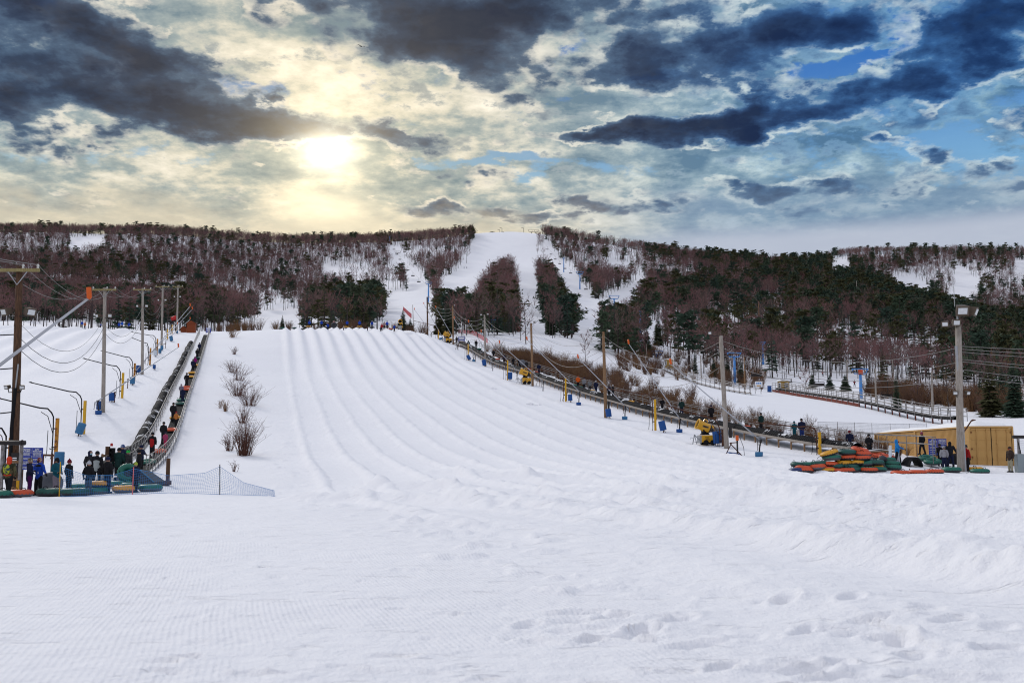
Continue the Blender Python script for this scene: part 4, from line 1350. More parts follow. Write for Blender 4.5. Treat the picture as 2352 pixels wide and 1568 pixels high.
# hydrant behind the left queue, two legs and a crossbar
t = thing('snow_hydrant', 'rusty double legged hydrant right of the left sign boards', 'hydrant', on(108, 58), 0, 'snowmaking hydrants')
mb = MB(); mb.tube([(-.3, 0, -.2), (-.3, 0, 1.55)], .06, 7); mb.tube([(.22, 0, -.2), (.22, 0, 1.62)], .06, 7); part('leg', mb, M_RUST, t)
mb = MB(); mb.tube([(-1.0, 0, 1.55), (.3, 0, 1.5)], .06, 7); mb.tube([(-.9, 0, .9), (-.25, 0, 1.45)], .035, 5); part('crossbar', mb, M_RUST, t)
mb = MB(); mb.tube([(.22, 0, 1.6), (.22, 0, 1.85)], .03, 5); mb.tube([(.02, 0, 1.9), (.22, 0, 1.82), (.42, 0, 1.9)], .025, 5); part('valve', mb, M_DARKST, t)
# orange and rusty valve stand by the pale pole
t = thing('valve_stand', 'orange topped valve stand on crossed rusty legs beside the pale pole', 'valve stand', on(1694, 79), 0)
mb = MB(); mb.tube([(0, 0, -.2), (0, 0, 1.35)], .07, 7); part('post', mb, M_DARKST, t)
mb = MB(); mb.tube([(-1.0, 0, -.1), (-.45, 0, .95)], .04, 5); mb.tube([(-.6, 0, .95), (.45, 0, -.15)], .04, 5); mb.tube([(-.6, 0, .95), (0, 0, 1.0)], .04, 5); part('leg', mb, M_RUST, t)
mb = MB(); mb.box((0, 0, 1.35), (.2, .2, .42)); part('valve_box', mb, M_TIP, t)
mb = MB(); mb.tube([(.2, 0, 1.45), (.5, 0, .6), (.55, 0, -.1)], .02, 4); part('hose', mb, M_BLACK, t)
mb = MB(); mb.box((0, 0, .06), (.95, .5, .12), Matrix.Rotation(.12, 3, 'Y'))
single('sled', mb, M_PAD, 'flat blue sled lying left of the orange valve stand', 'sled', on(1686, 80), .2)
for (px, Y, r, lb) in [(1218, 124, .34, 'largest lump of broken snow on the lower right slope'), (1236, 123, .26, 'small lump of broken snow right of a bigger one'), (1135, 143, .24, 'small snow lump above the other lumps')]:
    mb = MB()
    for k in range(9): mb.ball((random.uniform(-1, 1) * r * 1.4, random.uniform(-.5, .5) * r, random.uniform(-.1, .35) * r), (r * random.uniform(.3, .6), r * random.uniform(.3, .6), r * random.uniform(.3, .55)), None, 7, 5)
    single('snow_lump', mb, CAP, lb, 'snow lump', on(px, Y), 0, 'lumps of broken snow')


# ------------------------------------------------------------------ fan snow guns
def fan_gun(px, Y, rz, label, s=1.0):
    t = thing('snow_gun', label, 'snow gun', on(px, Y, .05), rz, 'yellow fan snow guns')
    t.scale = (s, s, s)
    ax = Matrix.Rotation(R(-62), 3, 'Y') @ Matrix.Identity(3)          # barrel points left and up
    ax = Matrix.Rotation(R(-66), 3, 'Y')
    c = Vector((-.05, 0, 1.55))
    mb = MB(); mb.lathe([(.40, -.55), (.44, -.42), (.42, -.1), (.40, .25), (.47, .55), (.50, .62), (.44, .64), (.40, .55), (.36, .2), (.36, -.5)], 22, ax, c, closed=True)
    part('barrel', mb, M_GUN, t, True)
    mb = MB(); mb.lathe([(0, .30), (.12, .34), (.40, .40), (.41, .44), (0, .46)], 20, ax, c)
    for k in range(10):
        q = 2 * math.pi * k / 10
        mb.beam(c + ax @ Vector((0, 0, .5)), c + ax @ Vector((math.cos(q) * .4, math.sin(q) * .4, .52)), .02, .02)
    part('nozzle_ring', mb, M_BLACK, t)
    mb = MB(); mb.lathe([(.0, -.95), (.12, -.95), (.2, -.75), (.42, -.56), (.42, -.5), (0, -.5)], 18, ax, c); part('intake_grille', mb, M_DARKST, t)
    mb = MB(); mb.ball(c + Vector((.80, -.05, -.02)), .15, None, 10, 7); part('motor_cap', mb, M_GUN, t, True)
    mb = MB(); mb.tube([c + Vector((.0, 0, .42)), c + Vector((.12, 0, .62)), c + Vector((.30, 0, .60)), c + Vector((.40, 0, .40))], .05, 7); part('lifting_handle', mb, M_GUN, t)
    mb = MB(); mb.box((0, -.44, 1.53), (.52, .02, .15), Matrix.Rotation(R(14), 3, 'Y')); part('name_plate', mb, M_HOUSE, t)
    lettering('T40', (-.19, -.46, 1.49), .19, M_BLACK, t, (R(90), R(14), 0))
    mb = MB(); mb.box((.05, 0, .95), (.8, .5, .22), None, .55); mb.box((-.12, -.28, 1.22), (.10, .06, .6)); mb.box((-.12, .28, 1.22), (.10, .06, .6)); mb.box((.12, 0, 1.1), (.45, .5, .25)); part('yoke', mb, M_BLACK, t)
    mb = MB(); mb.box((.22, 0, .5), (1.25, .75, .62)); part('cabinet', mb, M_GUN, t)
    mb = MB()
    for k in range(7): mb.box((-.02 + k * .05, -.383, .60), (.022, .015, .10)); mb.box((.02 + k * .05, -.383, .44), (.022, .015, .10))
    part('vent_slot', mb, M_RUST, t)
    mb = MB(); mb.box((-.45, 0, .45), (.16, .78, .66)); mb.beam((-.5, -.2, .35), (-.95, -.2, .85), .07, .07); mb.beam((-.95, -.2, .85), (-1.12, -.2, .02), .07, .07); mb.beam((-.95, -.2, .85), (-.75, -.2, .02), .06, .06); mb.beam((-.95, -.2, .2), (-.6, -.2, .25), .05, .05); mb.tube([(-1.1, -.25, .5), (-1.3, -.25, .62), (-1.3, -.25, .45)], .025, 5)
    part('drawbar', mb, M_GALV, t)
    for sx, sy in ((.0, -.45), (.0, .45), (.62, -.45), (.62, .45)):
        mb = MB(); mb.lathe([(.06, -.09), (.2, -.09), (.23, -.05), (.23, .05), (.2, .09), (.06, .09)], 14, Matrix.Rotation(R(90), 3, 'X'), (sx, sy, .16)); part('wheel', mb, M_BLACK, t, True)
    return t


FONT_CACHE = {}


def lettering(text, loc, size, mat, parent, rot=(math.pi / 2, 0, 0), align='LEFT', name='lettering', width=1.0):
    cu = bpy.data.curves.new('lettering', 'FONT'); cu.body = text; cu.size = size; cu.align_x = align; cu.extrude = .004; cu.resolution_u = 2
    cu.offset = size * .012
    o = bpy.data.objects.new('tmp', cu); S.collection.objects.link(o)
    bpy.context.view_layer.update()
    dg = bpy.context.evaluated_depsgraph_get()
    me = bpy.data.meshes.new_from_object(o.evaluated_get(dg)); me.name = 'lettering'
    bpy.data.objects.remove(o); bpy.data.curves.remove(cu)
    me.materials.clear(); me.materials.append(mat)
    o = link(bpy.data.objects.new(name, me), parent)
    o.location = loc; o.rotation_euler = rot; o.scale = (width, 1, 1)
    return o


fan_gun(1618, 87, R(8), 'yellow fan snow gun on a yellow cabinet left of the pale grey pole')
fan_gun(1205, 152, R(6), 'yellow fan snow gun on the middle of the right slope', 1.1)
fan_gun(1027, 220, R(20), 'yellow fan snow gun at the top of the right conveyor', 1.15)
fan_gun(920, 219, R(85), 'yellow fan snow gun standing on the tubing crest', 1.0)
# red snow machine on a little tower
t = thing('snow_gun', 'red snow machine on a platform behind the left crest', 'snow gun', on(396, 224), .3)
mb = MB()
for sx in (-.6, .6):
    for sy in (-.5, .5): mb.tube([(sx, sy, -.5), (sx, sy, 1.9)], .05, 5)
for z in (1.9, 2.4, 2.8): mb.box((0, 0, z), (2.2, 1.1, .06 if z > 2 else .1))
part('platform', mb, M_DARKST, t)
mb = MB(); mb.lathe([(.5, -.6), (.55, 0), (.6, .6), (.5, .62), (.45, 0), (.42, -.6)], 16, Matrix.Rotation(R(70), 3, 'Y'), (.2, -.1, 3.1), True); part('barrel', mb, M_RED, t, True)
mb = MB(); mb.box((-.3, 0, 2.3), (.8, .6, .5)); part('cabinet', mb, M_DARKST, t)

# ------------------------------------------------------------------ conveyor lifts
class Conv:
    """a lift deck running straight up the hill: a = lower end, b = upper end in plan"""
    def __init__(self, a, b, lift):
        self.a, self.b, self.lift = Vector(a), Vector(b), lift
        self.L = (self.b - self.a).length
        self.d = (self.b - self.a) / self.L
        self.n = Vector((self.d.y, -self.d.x))          # to the right when looking uphill
        ts = np.linspace(0, self.L, 60)
        X = self.a.x + self.d.x * ts; Y = self.a.y + self.d.y * ts
        z = base_height(X, Y)
        k = np.ones(7) / 7
        self.ts, self.zs = ts, np.convolve(np.pad(z, 3, mode='edge'), k, 'valid')

    def z(self, t): return float(np.interp(t, self.ts, self.zs)) + self.lift

    def p(self, t, off=0.0, dz=0.0):
        q = self.a + self.d * t + self.n * off
        return Vector((q.x, q.y, self.z(t) + dz))

    def at_px(self, px, off=0.0):
        lo, hi = -5.0, self.L
        f = lambda t: pix(*self.p(t, off))[0] - px
        s = f(lo) > 0
        for _ in range(40):
            m = (lo + hi) / 2
            if (f(m) > 0) == s: lo = m
            else: hi = m
        return (lo + hi) / 2


def rail_run(cv, t0, t1, off, hts, step, mat, name, parent, r=.03, foot=-.7, diag=False, lean=0.0):
    mb = MB(); n = max(2, int((t1 - t0) / step))
    for h in hts:
        mb.tube([cv.p(t0 + (t1 - t0) * i / n, off, h) for i in range(n + 1)], r, 5)
    for i in range(n + 1):
        t = t0 + (t1 - t0) * i / n
        mb.tube([cv.p(t, off, foot), cv.p(t, off, hts[-1])], r, 5)
        if diag and i < n:
            t2 = t0 + (t1 - t0) * (i + 1) / n
            mb.tube([cv.p(t, off, hts[0]), cv.p(t2, off, hts[-1])], r * .7, 4)
    return part(name, mb, mat, parent)


def half_pipe(cv, t0, t1, off, r, rings, tilt=0.0, base=0.0):
    """corrugated half pipe lying along the deck"""
    mb = MB(); n = 9; vs, fs = [], []
    m = rings * 2 + 1
    for i in range(m):
        t = t0 + (t1 - t0) * i / (m - 1)
        rr = r * (1.0 if i % 2 else .93)
        for k in range(n + 1):
            a = math.pi * k / n
            vs.append(cv.p(t, off + math.cos(a) * rr, base + math.sin(a) * rr * 1.02 + tilt * (i / (m - 1))))
    for i in range(m - 1):
        for k in range(n):
            q = i * (n + 1) + k
            fs.append((q, q + 1, q + n + 2, q + n + 1))
    mb.add(vs, fs)
    e = len(mb.v)
    for i in (0, m - 1):            # the thickness of the wall shows at the ends
        ring = [vs[i * (n + 1) + k] for k in range(n + 1)]
        t = t0 if i == 0 else t1
        inn = [cv.p(t, off + math.cos(math.pi * k / n) * r * .82, base + math.sin(math.pi * k / n) * r * .84 + (tilt if i else 0)) for k in range(n + 1)]
        mb.add(ring + inn, [(k, k + 1, n + 2 + k, n + 1 + k) for k in range(n)])
    return mb


def pipe_snow_material():
    m = bpy.data.materials.new('ribbed_pipe'); m.use_nodes = True
    t = m.node_tree; b = t.nodes['Principled BSDF']; b.inputs['Roughness'].default_value = .8; b.inputs['Specular IOR Level'].default_value = .12
    tc = t.nodes.new('ShaderNodeTexCoord'); v = E(t, tc.outputs['Object'])
    ge = t.nodes.new('ShaderNodeNewGeometry'); sp = t.nodes.new('ShaderNodeSeparateXYZ'); t.links.new(ge.outputs['True Normal'], sp.inputs[0])
    nz = E(t, sp.outputs[2]); n = noise(t, v, .55, 4, .6); f = noise(t, v, 3.2, 4, .6)
    k = (n.step(.56, .61) * f.step(.48, .56)) * nz.step(.35, .8)
    t.links.new(mixc(t, k, (.008, .008, .010), (.82, .82, .84)).s, b.inputs['Base Color'])
    return m


M_PIPE = pipe_snow_material()
M_BELT = material('belt_black', (.010, .010, .011), .9, .3, 3, spec=.08, fleck=((.7, .7, .72), .66))

RC = Conv((25.6, 72.5), (-13.2, 224), .62)
rc = thing('conveyor_lift', 'long conveyor lift with black ribbed covers along the right side of the tubing hill', 'conveyor lift', RC.p(0, 0, -.62), 0, 'conveyor lifts carrying tubers')
RCO = rc.location.copy()


def shift(mb, o):
    mb.v = [tuple(Vector(p) - o) for p in mb.v]; return mb


def cpart(name, mb, mat, par, origin, smooth=False): return part(name, shift(mb, origin), mat, par, smooth)


mb = MB()
n = 70
for i in range(n):
    a, b = RC.L * i / n, RC.L * (i + 1) / n
    mb.beam(RC.p(a, -.15, .1), RC.p(b, -.15, .1), .07, .20)
cpart('side_plank', mb, M_WOODG, rc, RCO)
mb = MB()
for i in range(78):
    q = RC.L * i / 77
    mb.beam(RC.p(q, -.13, -1.1), RC.p(q, -.13, .02), .11, .11); mb.beam(RC.p(q, -.1, -.06), RC.p(q, 2.4, -.06), .10, .10)
cpart('support_post', mb, M_WOODT, rc, RCO)
mb = MB()
for i in range(n):
    a, b = RC.L * i / n, RC.L * (i + 1) / n
    for o0, o1, z in ((1.35, 2.15, .02),):
        mb.add([RC.p(a, o0, z), RC.p(a, o1, z), RC.p(b, o1, z), RC.p(b, o0, z)], [(0, 1, 2, 3)])
        mb.add([RC.p(a, o0, z - .12), RC.p(a, o0, z), RC.p(b, o0, z), RC.p(b, o0, z - .12)], [(0, 1, 2, 3)])
cpart('belt', mb, M_BELT, rc, RCO)
mb = MB()
for i in range(n):
    a, b = RC.L * i / n, RC.L * (i + 1) / n
    for o0, o1 in ((.02, 1.33), (2.17, 2.75)):
        mb.add([RC.p(a, o0, .0), RC.p(a, o1, .0), RC.p(b, o1, .0), RC.p(b, o0, .0)], [(0, 1, 2, 3)])
cpart('deck_snow', mb, CAP, rc, RCO)
q = 2.0; k = 0
while q < RC.L - 8:
    ln = random.uniform(3.4, 4.6)
    mb = half_pipe(RC, q, q + ln, .62 + random.uniform(-.05, .05), .52 + (k % 2) * .05, 13 if q < 60 else 7, random.uniform(-.03, .05))
    o = cpart('pipe_cover', mb, M_PIPE, rc, RCO)
    q += ln * random.uniform(.90, .97); k += 1
    if k > 42: break
M_ = MB(); RAILT = RC.L - 6
for hts in ((.55, 1.08),):
    n2 = 66
    for h in hts:
        M_.tube([RC.p(-1 + (RAILT + 1) * i / n2, 2.7, h) for i in range(n2 + 1)], .032, 5)
        M_.tube([RC.p(-1 + (RAILT + 1) * i / n2, 3.55, h + .02) for i in range(n2 + 1)], .03, 5)
    for i in range(n2 + 1):
        t_ = -1 + (RAILT + 1) * i / n2
        M_.tube([RC.p(t_, 2.7, -.7), RC.p(t_, 2.7, 1.08)], .03, 5); M_.tube([RC.p(t_, 3.55, -.9), RC.p(t_, 3.55, 1.1)], .028, 5)
cpart('handrail', M_, M_RAIL, rc, RCO)
# lower platform railing
mb = MB()
for off, e_ in ((2.7, -3.4), (3.55, -2.6)):
    for h in (.55, 1.08): mb.tube([RC.p(-1, off, h), RC.p(e_, off + .35, h - .12)], .03, 5)
    mb.tube([RC.p(e_, off + .35, -.9), RC.p(e_, off + .35, .96)], .03, 5)
cpart('platform_rail', mb, M_RAIL, rc, RCO)

# the left conveyor
LC = Conv((-20.6, 53.5), (-66.5, 214), .22)
lc = thing('conveyor_lift', 'narrow conveyor lift between two railings running up the left side of the hill', 'conveyor lift', LC.p(0, 0, -.22), 0, 'conveyor lifts carrying tubers')
LCO = lc.location.copy()
mb = MB()
for i in range(n):
    a, b = LC.L * i / n - 1.5, LC.L * (i + 1) / n - 1.5
    mb.add([LC.p(a, -.05, 0), LC.p(a, .78, 0), LC.p(b, .78, 0), LC.p(b, -.05, 0)], [(0, 1, 2, 3)])
    mb.add([LC.p(a, -.05, -.15), LC.p(a, -.05, 0), LC.p(b, -.05, 0), LC.p(b, -.05, -.15)], [(0, 1, 2, 3)])
cpart('belt', mb, M_BELT, lc, LCO)
mb = MB()
for o0, o1 in ((-.95, -.06), (.79, 1.0)):
    for i in range(n):
        a, b = LC.L * i / n - 1.5, LC.L * (i + 1) / n - 1.5
        mb.add([LC.p(a, o0, -.06), LC.p(a, o1, -.02), LC.p(b, o1, -.02), LC.p(b, o0, -.06)], [(0, 1, 2, 3)])
cpart('deck_snow', mb, CAP, lc, LCO)
M2 = []
for off, nm in ((-1.0, 'left'), (1.02, 'right')):
    mb = MB(); n2 = 64
    for h in (.10, .56, 1.05): mb.tube([LC.p((LC.L - 1) * i / n2, off, h) for i in range(n2 + 1)], .022, 5)
    for i in range(n2 + 1):
        q = (LC.L - 1) * i / n2
        mb.tube([LC.p(q, off, -.6), LC.p(q, off, 1.05)], .022, 5)
        if i < n2: mb.tube([LC.p(q, off, .08), LC.p((LC.L - 1) * (i + 1) / n2, off, 1.05)], .014, 4)
    cpart('railing', mb, M_RAIL, lc, LCO)
q = 1.0; k = 0
while q < LC.L - 20 and k < 44:
    ln = random.uniform(2.6, 3.6)
    mb = half_pipe(LC, q, q + ln, -1.75 + random.uniform(-.12, .12), .46, 7, random.uniform(-.05, .12))
    cpart('pipe_cover', mb, M_PIPE, lc, LCO); q += ln * random.uniform(.93, 1.1); k += 1

# the second right conveyor (beyond) and the third
def far_conveyor(a, b, lift, label, red):
    cv = Conv(a, b, lift)
    t = thing('conveyor_lift', label, 'conveyor lift', cv.p(0, 0, -lift), 0, 'conveyor lifts carrying tubers'); o = t.location.copy()
    nn = int(cv.L / 3)
    mb = MB()
    for i in range(nn):
        p, q = cv.L * i / nn, cv.L * (i + 1) / nn
        mb.add([cv.p(p, 0, .0), cv.p(p, 1.6, .0), cv.p(q, 1.6, .0), cv.p(q, 0, .0)], [(0, 1, 2, 3)])
    cpart('belt', mb, M_BLACK if red else CAP, t, o)
    if red:
        mb = MB()
        for i in range(nn):
            p, q = cv.L * i / nn, cv.L * (i + 1) / nn
            if p > cv.L * .35: mb.beam(cv.p(p, -.12, -.45), cv.p(q, -.12, -.45), .10, .75)
            mb.beam(cv.p(p, -.1, -.9), cv.p(p, -.1, 0), .14, .14)
        cpart('side_board', mb, material('board_red', (.15, .026, .014), .8, .3, 2), t, o)
        mb = half_pipe(cv, 0, cv.L * .98, .55, .46, 60); cpart('pipe_cover', mb, M_BLACK, t, o)
    else:
        mb = MB()
        for i in range(nn):
            p, q = cv.L * i / nn, cv.L * (i + 1) / nn
            mb.beam(cv.p(p, -.1, -.3), cv.p(q, -.1, -.3), .1, .18); mb.beam(cv.p(p, -.1, -1), cv.p(p, -.1, -.2), .14, .14)
        cpart('side_board', mb, M_WOODG, t, o)
    mb = MB()
    for off in (-.2, 1.9):
        for h in (.45, 1.05, 1.5) if red else (.5, 1.1): mb.tube([cv.p(cv.L * i / nn, off, h) for i in range(nn + 1)], .05, 4)
        for i in range(nn + 1): mb.tube([cv.p(cv.L * i / nn, off, -.5), cv.p(cv.L * i / nn, off, 1.5 if red else 1.1)], .05, 4)
    cpart('handrail', mb, M_RAIL, t, o)
    return cv, t


def plan(px, Y): p = on(px, Y); return (p.x, p.y)


far_conveyor(plan(2188, 128), plan(1776, 226), .65, 'black covered conveyor lift on a red base beyond the brown thicket', True)
far_conveyor(plan(1726, 190), plan(1520, 255), .6, 'pale railed conveyor lift climbing to the small far booth', False)


# ------------------------------------------------------------------ snow tubes
def tube_meshes(R0=.42, r=.19, n=44, m=8):
    """upper cover and lower skin of a snow tube as two meshes"""
    out = []
    for lo, hi, puck in ((-12, 192, .016), (180, 360, .006)):
        vs, fs = [], []
        for i in range(m + 1):
            th = R(lo + (hi - lo) * i / m)
            for k in range(n):
                a = 2 * math.pi * k / n
                rr = r + puck * math.cos(k * math.pi) * (abs(math.cos(th)) ** 3) + (.004 if hi < 300 else 0)
                x = R0 + rr * math.cos(th)
                z = r * .92 + rr * .92 * math.sin(th)
                vs.append((x * math.cos(a), x * math.sin(a), z))
        for i in range(m):
            for k in range(n):
                k2 = (k + 1) % n
                fs.append((i * n + k, i * n + k2, (i + 1) * n + k2, (i + 1) * n + k))
        mb = MB(); mb.add(vs, fs); out.append(mb)
    fl = MB(); fl.lathe([(0, .10), (.30, .10), (.30, .13), (0, .13)], 20)
    hd = MB()
    for s in (-1, 1): hd.tube([(s * .48, -.12, .36), (s * .50, -.06, .44), (s * .50, .06, .44), (s * .48, .12, .36)], .018, 5)
    hd.tube([(-.1, -.58, .2), (-.2, -.85, .06), (.05, -1.0, .03)], .014, 4)
    return out[0], out[1], fl, hd


_tc, _tb, _tf, _th = tube_meshes()
TB_ME, TF_ME, TH_ME = _tb.mesh('base', M_RUBBER, True), _tf.mesh('floor', M_RUBBER), _th.mesh('handle', M_BLACK)
TBG_ME = _tb.mesh('base', M_GREYT, True)
TC_ME = {k: _tc.mesh('cover', m, True) for k, m in (('green', M_GREEN), ('teal', M_TEALT), ('orange', M_ORANGE), ('yellow', M_YELLOW), ('navy', M_NAVYT), ('black', M_RUBBER))}
CNAME = {'green': 'green', 'teal': 'dark green', 'orange': 'orange', 'yellow': 'yellow', 'navy': 'navy blue', 'black': 'black'}


def snow_tube(loc, color, label, rot=(0, 0, 0), s=1.0, group=None, grey=False):
    t = thing('snow_tube', '%s snow tube %s' % (CNAME[color], label), 'snow tube', loc, 0, group)
    t.rotation_euler = (rot[0], rot[1], rot[2] + random.uniform(0, 6.28) if not (rot[0] or rot[1]) else rot[2])
    t.scale = (s, s, s * random.uniform(.92, 1.05))
    part('cover', TC_ME[color], None, t); part('base', TBG_ME if grey else TB_ME, None, t); part('floor', TF_ME, None, t); part('handle', TH_ME, None, t)
    return t


GL = 'snow tubes at the foot of the left conveyor'
for (px, Y, c, lb, s, gr, dz) in [
        (43, 45.3, 'orange', 'on the snow beside the person in the camouflage jacket', 1.0, True, 0), (-6, 44.0, 'green', 'cut by the left edge of the frame', 1.0, False, 0),
        (116, 46.6, 'teal', 'in front of the person in the teal jacket', 1.02, False, 0), (171, 46.1, 'teal', 'nearest to the left end of the blue net', 1.05, False, 0),
        (219, 47.6, 'green', 'under a yellow tube behind the blue net', .98, True, 0), (226, 47.9, 'yellow', 'lying on top of a green tube behind the blue net', .85, False, .30),
        (179, 51.5, 'green', 'behind the child with the pale grey hat', .95, False, 0), (286.5, 47.9, 'yellow', 'alone in the middle behind the blue net', .93, True, 0),
        (345, 48.6, 'green', 'at the right end of the queue behind the net', .92, True, 0), (277, 51.6, 'green', 'behind the middle yellow tube', .9, True, 0), (300, 50.0, 'green', 'half hidden behind the yellow tube', .8, False, 0.05)]:
    snow_tube(on(px, Y, dz), c, lb, (0, 0, 0), s, GL, gr)
mb = MB(); mb.lathe([(0, -.15), (.34, -.17), (.52, -.12), (.60, 0), (.54, .14), (.40, .19), (.28, .12), (0, .08)], 30, Matrix.Rotation(R(75), 3, 'X'))
single('snow_tube', mb, M_GREYT, 'dark grey snow tube standing on edge behind the person in the teal jacket', 'snow tube', on(114, 48.8, .50), R(12), GL, True)
snow_tube(on(292, 52.2, .55), 'green', 'held upright among the people at the conveyor entrance', (R(65), 0, R(30)), .9, GL)

GR = 'snow tubes heaped at the foot of the right conveyor'
HEAP = [(105, 597, 'navy', 0), (168, 600, 'orange', 0), (160, 550, 'orange', 1), (205, 515, 'green', 2), (120, 517, 'teal', 2), (290, 600, 'orange', 0), (297, 556, 'orange', 1), (312, 505, 'teal', 2),
        (400, 598, 'yellow', 0), (388, 560, 'orange', 1), (412, 506, 'orange', 2), (440, 445, 'green', 3), (420, 398, 'yellow', 4), (500, 600, 'orange', 0), (475, 575, 'teal', 1), (475, 530, 'teal', 2), (640, 575, 'teal', 1),
        (590, 600, 'orange', 0), (620, 532, 'teal', 2), (555, 497, 'yellow', 3), (690, 497, 'yellow', 3), (600, 442, 'orange', 4), (590, 390, 'teal', 5), (735, 445, 'orange', 4), (742, 402, 'orange', 5), (715, 368, 'orange', 6),
        (795, 552, 'green', 1), (862, 540, 'yellow', 2), (788, 497, 'green', 3), (868, 490, 'teal', 3), (810, 597, 'orange', 0), (893, 585, 'green', 0),
        (985, 470, 'green', 3), (1028, 503, 'green', 2), (1040, 545, 'teal', 1), (1040, 580, 'green', 0)]
ORDX = ('bottom layer', 'second layer', 'third layer', 'fourth layer', 'fifth layer', 'sixth layer', 'topmost')
cnt = {}
for (x, y, c, lay) in HEAP:
    px, py = dp(z6, x, y)
    Y = 67.0 + lay * .12 + random.uniform(-.1, .3) + (1.2 if x > 950 else 0)
    p = at(px, py, Y)
    g0 = on(px, Y)
    tilt = random.uniform(-.08, .08)
    col_ = 'left end' if x < 250 else 'left part' if x < 430 else 'middle' if x < 660 else 'right part' if x < 900 else 'right end'
    lbl = 'at the %s of the heap, %s' % (col_, ORDX[lay])
    cnt[(c, lbl)] = cnt.get((c, lbl), 0) + 1
    if cnt[(c, lbl)] > 1: lbl = '%s, nearer the light pole' % lbl
    snow_tube(Vector((p.x, p.y, max(g0.z - .02, p.z - .19))), c, lbl, (tilt + (.22 if (x, y) in ((420, 398), (715, 368)) else 0), .07 * random.uniform(-1, 1), random.uniform(0, 6)), 1.0, GR, c in ('green', 'orange') and lay % 2 == 1)
px, py = dp(z6, 945, 520)
snow_tube(at(px, py, 68.2) - Vector((0, 0, .0)), 'black', 'standing on edge at the right of the heap', (R(70), R(20), .6), 1.0, GR)
GR2 = 'snow tubes lying near the right conveyor entrance'
for (x, y, Y, c, lb, s, tl) in [(1120, 592, 64.5, 'orange', 'flat and half sunk in the snow, nearest to the heap', .95, 0), (1290, 588, 64.7, 'orange', 'flat and half sunk in the snow, middle of three', .95, 0), (1460, 580, 65.2, 'orange', 'flat in the snow left of the tall light pole', .95, 0),
                            (1630, 565, 66.5, 'green', 'at the foot of the tall light pole', 1.0, 0), (1862, 556, 68.5, 'yellow', 'pulled on a strap behind the person in red', .9, 0), (1912, 578, 66.6, 'green', 'in front of the yellow one right of the tall pole', 1.0, 0),
                            (1388, 452, 71.5, 'green', 'lying in front of the blue sign boards', 1.0, .25), (1442, 482, 70.8, 'green', 'lying nearest in front of the blue sign boards', 1.0, .2), (900, 420, 72.5, 'orange', 'tilted on the ramp behind the heap', .95, .2), (985, 437, 71.8, 'orange', 'tilted on the ramp below the blue jacketed attendant', .95, .2)]:
    px, py = dp(z6, x, y); p = at(px, py, Y); gg = on(px, Y)
    snow_tube(Vector((p.x, p.y, max(gg.z - .15, p.z - .2))), c, lb, (tl, 0, random.uniform(-.3, .3)) if tl else (0, 0, 0), s, GR2)
# tubes riding on the two belts
for (px, c, lb) in [(340, 'green', 'lowest on the left conveyor belt'), (366, 'orange', 'on the left belt above the rider in black and red'), (393, 'orange', 'on the left belt below the rider in a black coat'), (403, 'yellow', 'on the left belt behind the black coat rider'),
                    (414.5, 'teal', 'lower of a green pair on the left belt'), (417.5, 'green', 'upper of a green pair on the left belt'), (426.5, 'orange', 'lower of an orange pair high on the left belt'), (428.5, 'orange', 'upper of an orange pair high on the left belt'),
                    (438, 'yellow', 'lower of a yellow pair high on the left belt'), (441.5, 'yellow', 'upper of a yellow pair high on the left belt'), (448, 'yellow', 'near the top of the left belt'), (453.5, 'teal', 'highest on the left belt')]:
    t_ = LC.at_px(px, .36)
    snow_tube(LC.p(t_, .36, .02), c, lb, (R(11), 0, 0), .88, 'snow tubes riding up the left conveyor')
for (px, c, lb) in [(1882, 'orange', 'lowest on the right belt beside the ribbed covers'), (1789, 'yellow', 'on the right belt behind a green one'), (1770, 'green', 'on the right belt next to a yellow one'), (1712, 'orange', 'small and far on the right belt'), (1693, 'green', 'on the right belt below the dark green coat'), (1600, 'orange', 'on the right belt behind the lances'),
                    (1448, 'yellow', 'on the right belt past the brown pole'), (1360, 'yellow', 'on the right belt left of the brown pole'), (1330, 'green', 'lower green one beside the orange jacket rider'), (1318, 'green', 'upper green one beside the orange jacket rider'), (1232, 'orange', 'on the right belt behind the tan pole'), (1212, 'orange', 'on the right belt left of the tan pole'), (1142, 'orange', 'high on the right belt'), (1100, 'green', 'highest green one on the right belt')]:
    t_ = RC.at_px(px, 1.75)
    snow_tube(RC.p(t_, 1.75, .03), c, lb, (R(9), 0, 0), .88, 'snow tubes riding up the right conveyor')


# ------------------------------------------------------------------ people
def remesh(o, vox, smooth=2):
    m = o.modifiers.new('skin', 'REMESH'); m.mode = 'VOXEL'; m.voxel_size = vox; m.use_smooth_shade = True
    s = o.modifiers.new('soften', 'SMOOTH'); s.factor = .5; s.iterations = smooth
    return o


CLOTH = {}


def cloth(rgb, name=None, col2=None):
    k = (rgb, col2)
    if k not in CLOTH:
        CLOTH[k] = material('cloth_%02d' % len(CLOTH), rgb, .85, .22, 9, spec=.15, bump=.25, bscale=22, col2=col2, thresh=(.46, .54))
    return CLOTH[k]


BLK = (.012, .012, .015); NAVY = (.012, .016, .045); CHAR = (.030, .030, .034); BLUE = (.012, .055, .36); TEAL = (.010, .085, .115); RED = (.33, .012, .014); GREY = (.16, .17, .18)
PURPLE = (.060, .008, .075); MAROON = (.14, .012, .022); DKG = (.010, .032, .030); KHAKI = (.30, .27, .19); LGREY = (.36, .37, .39); ORANGE = (.60, .10, .015); BEIGE = (.45, .38, .27); JEANS = (.05, .065, .10)


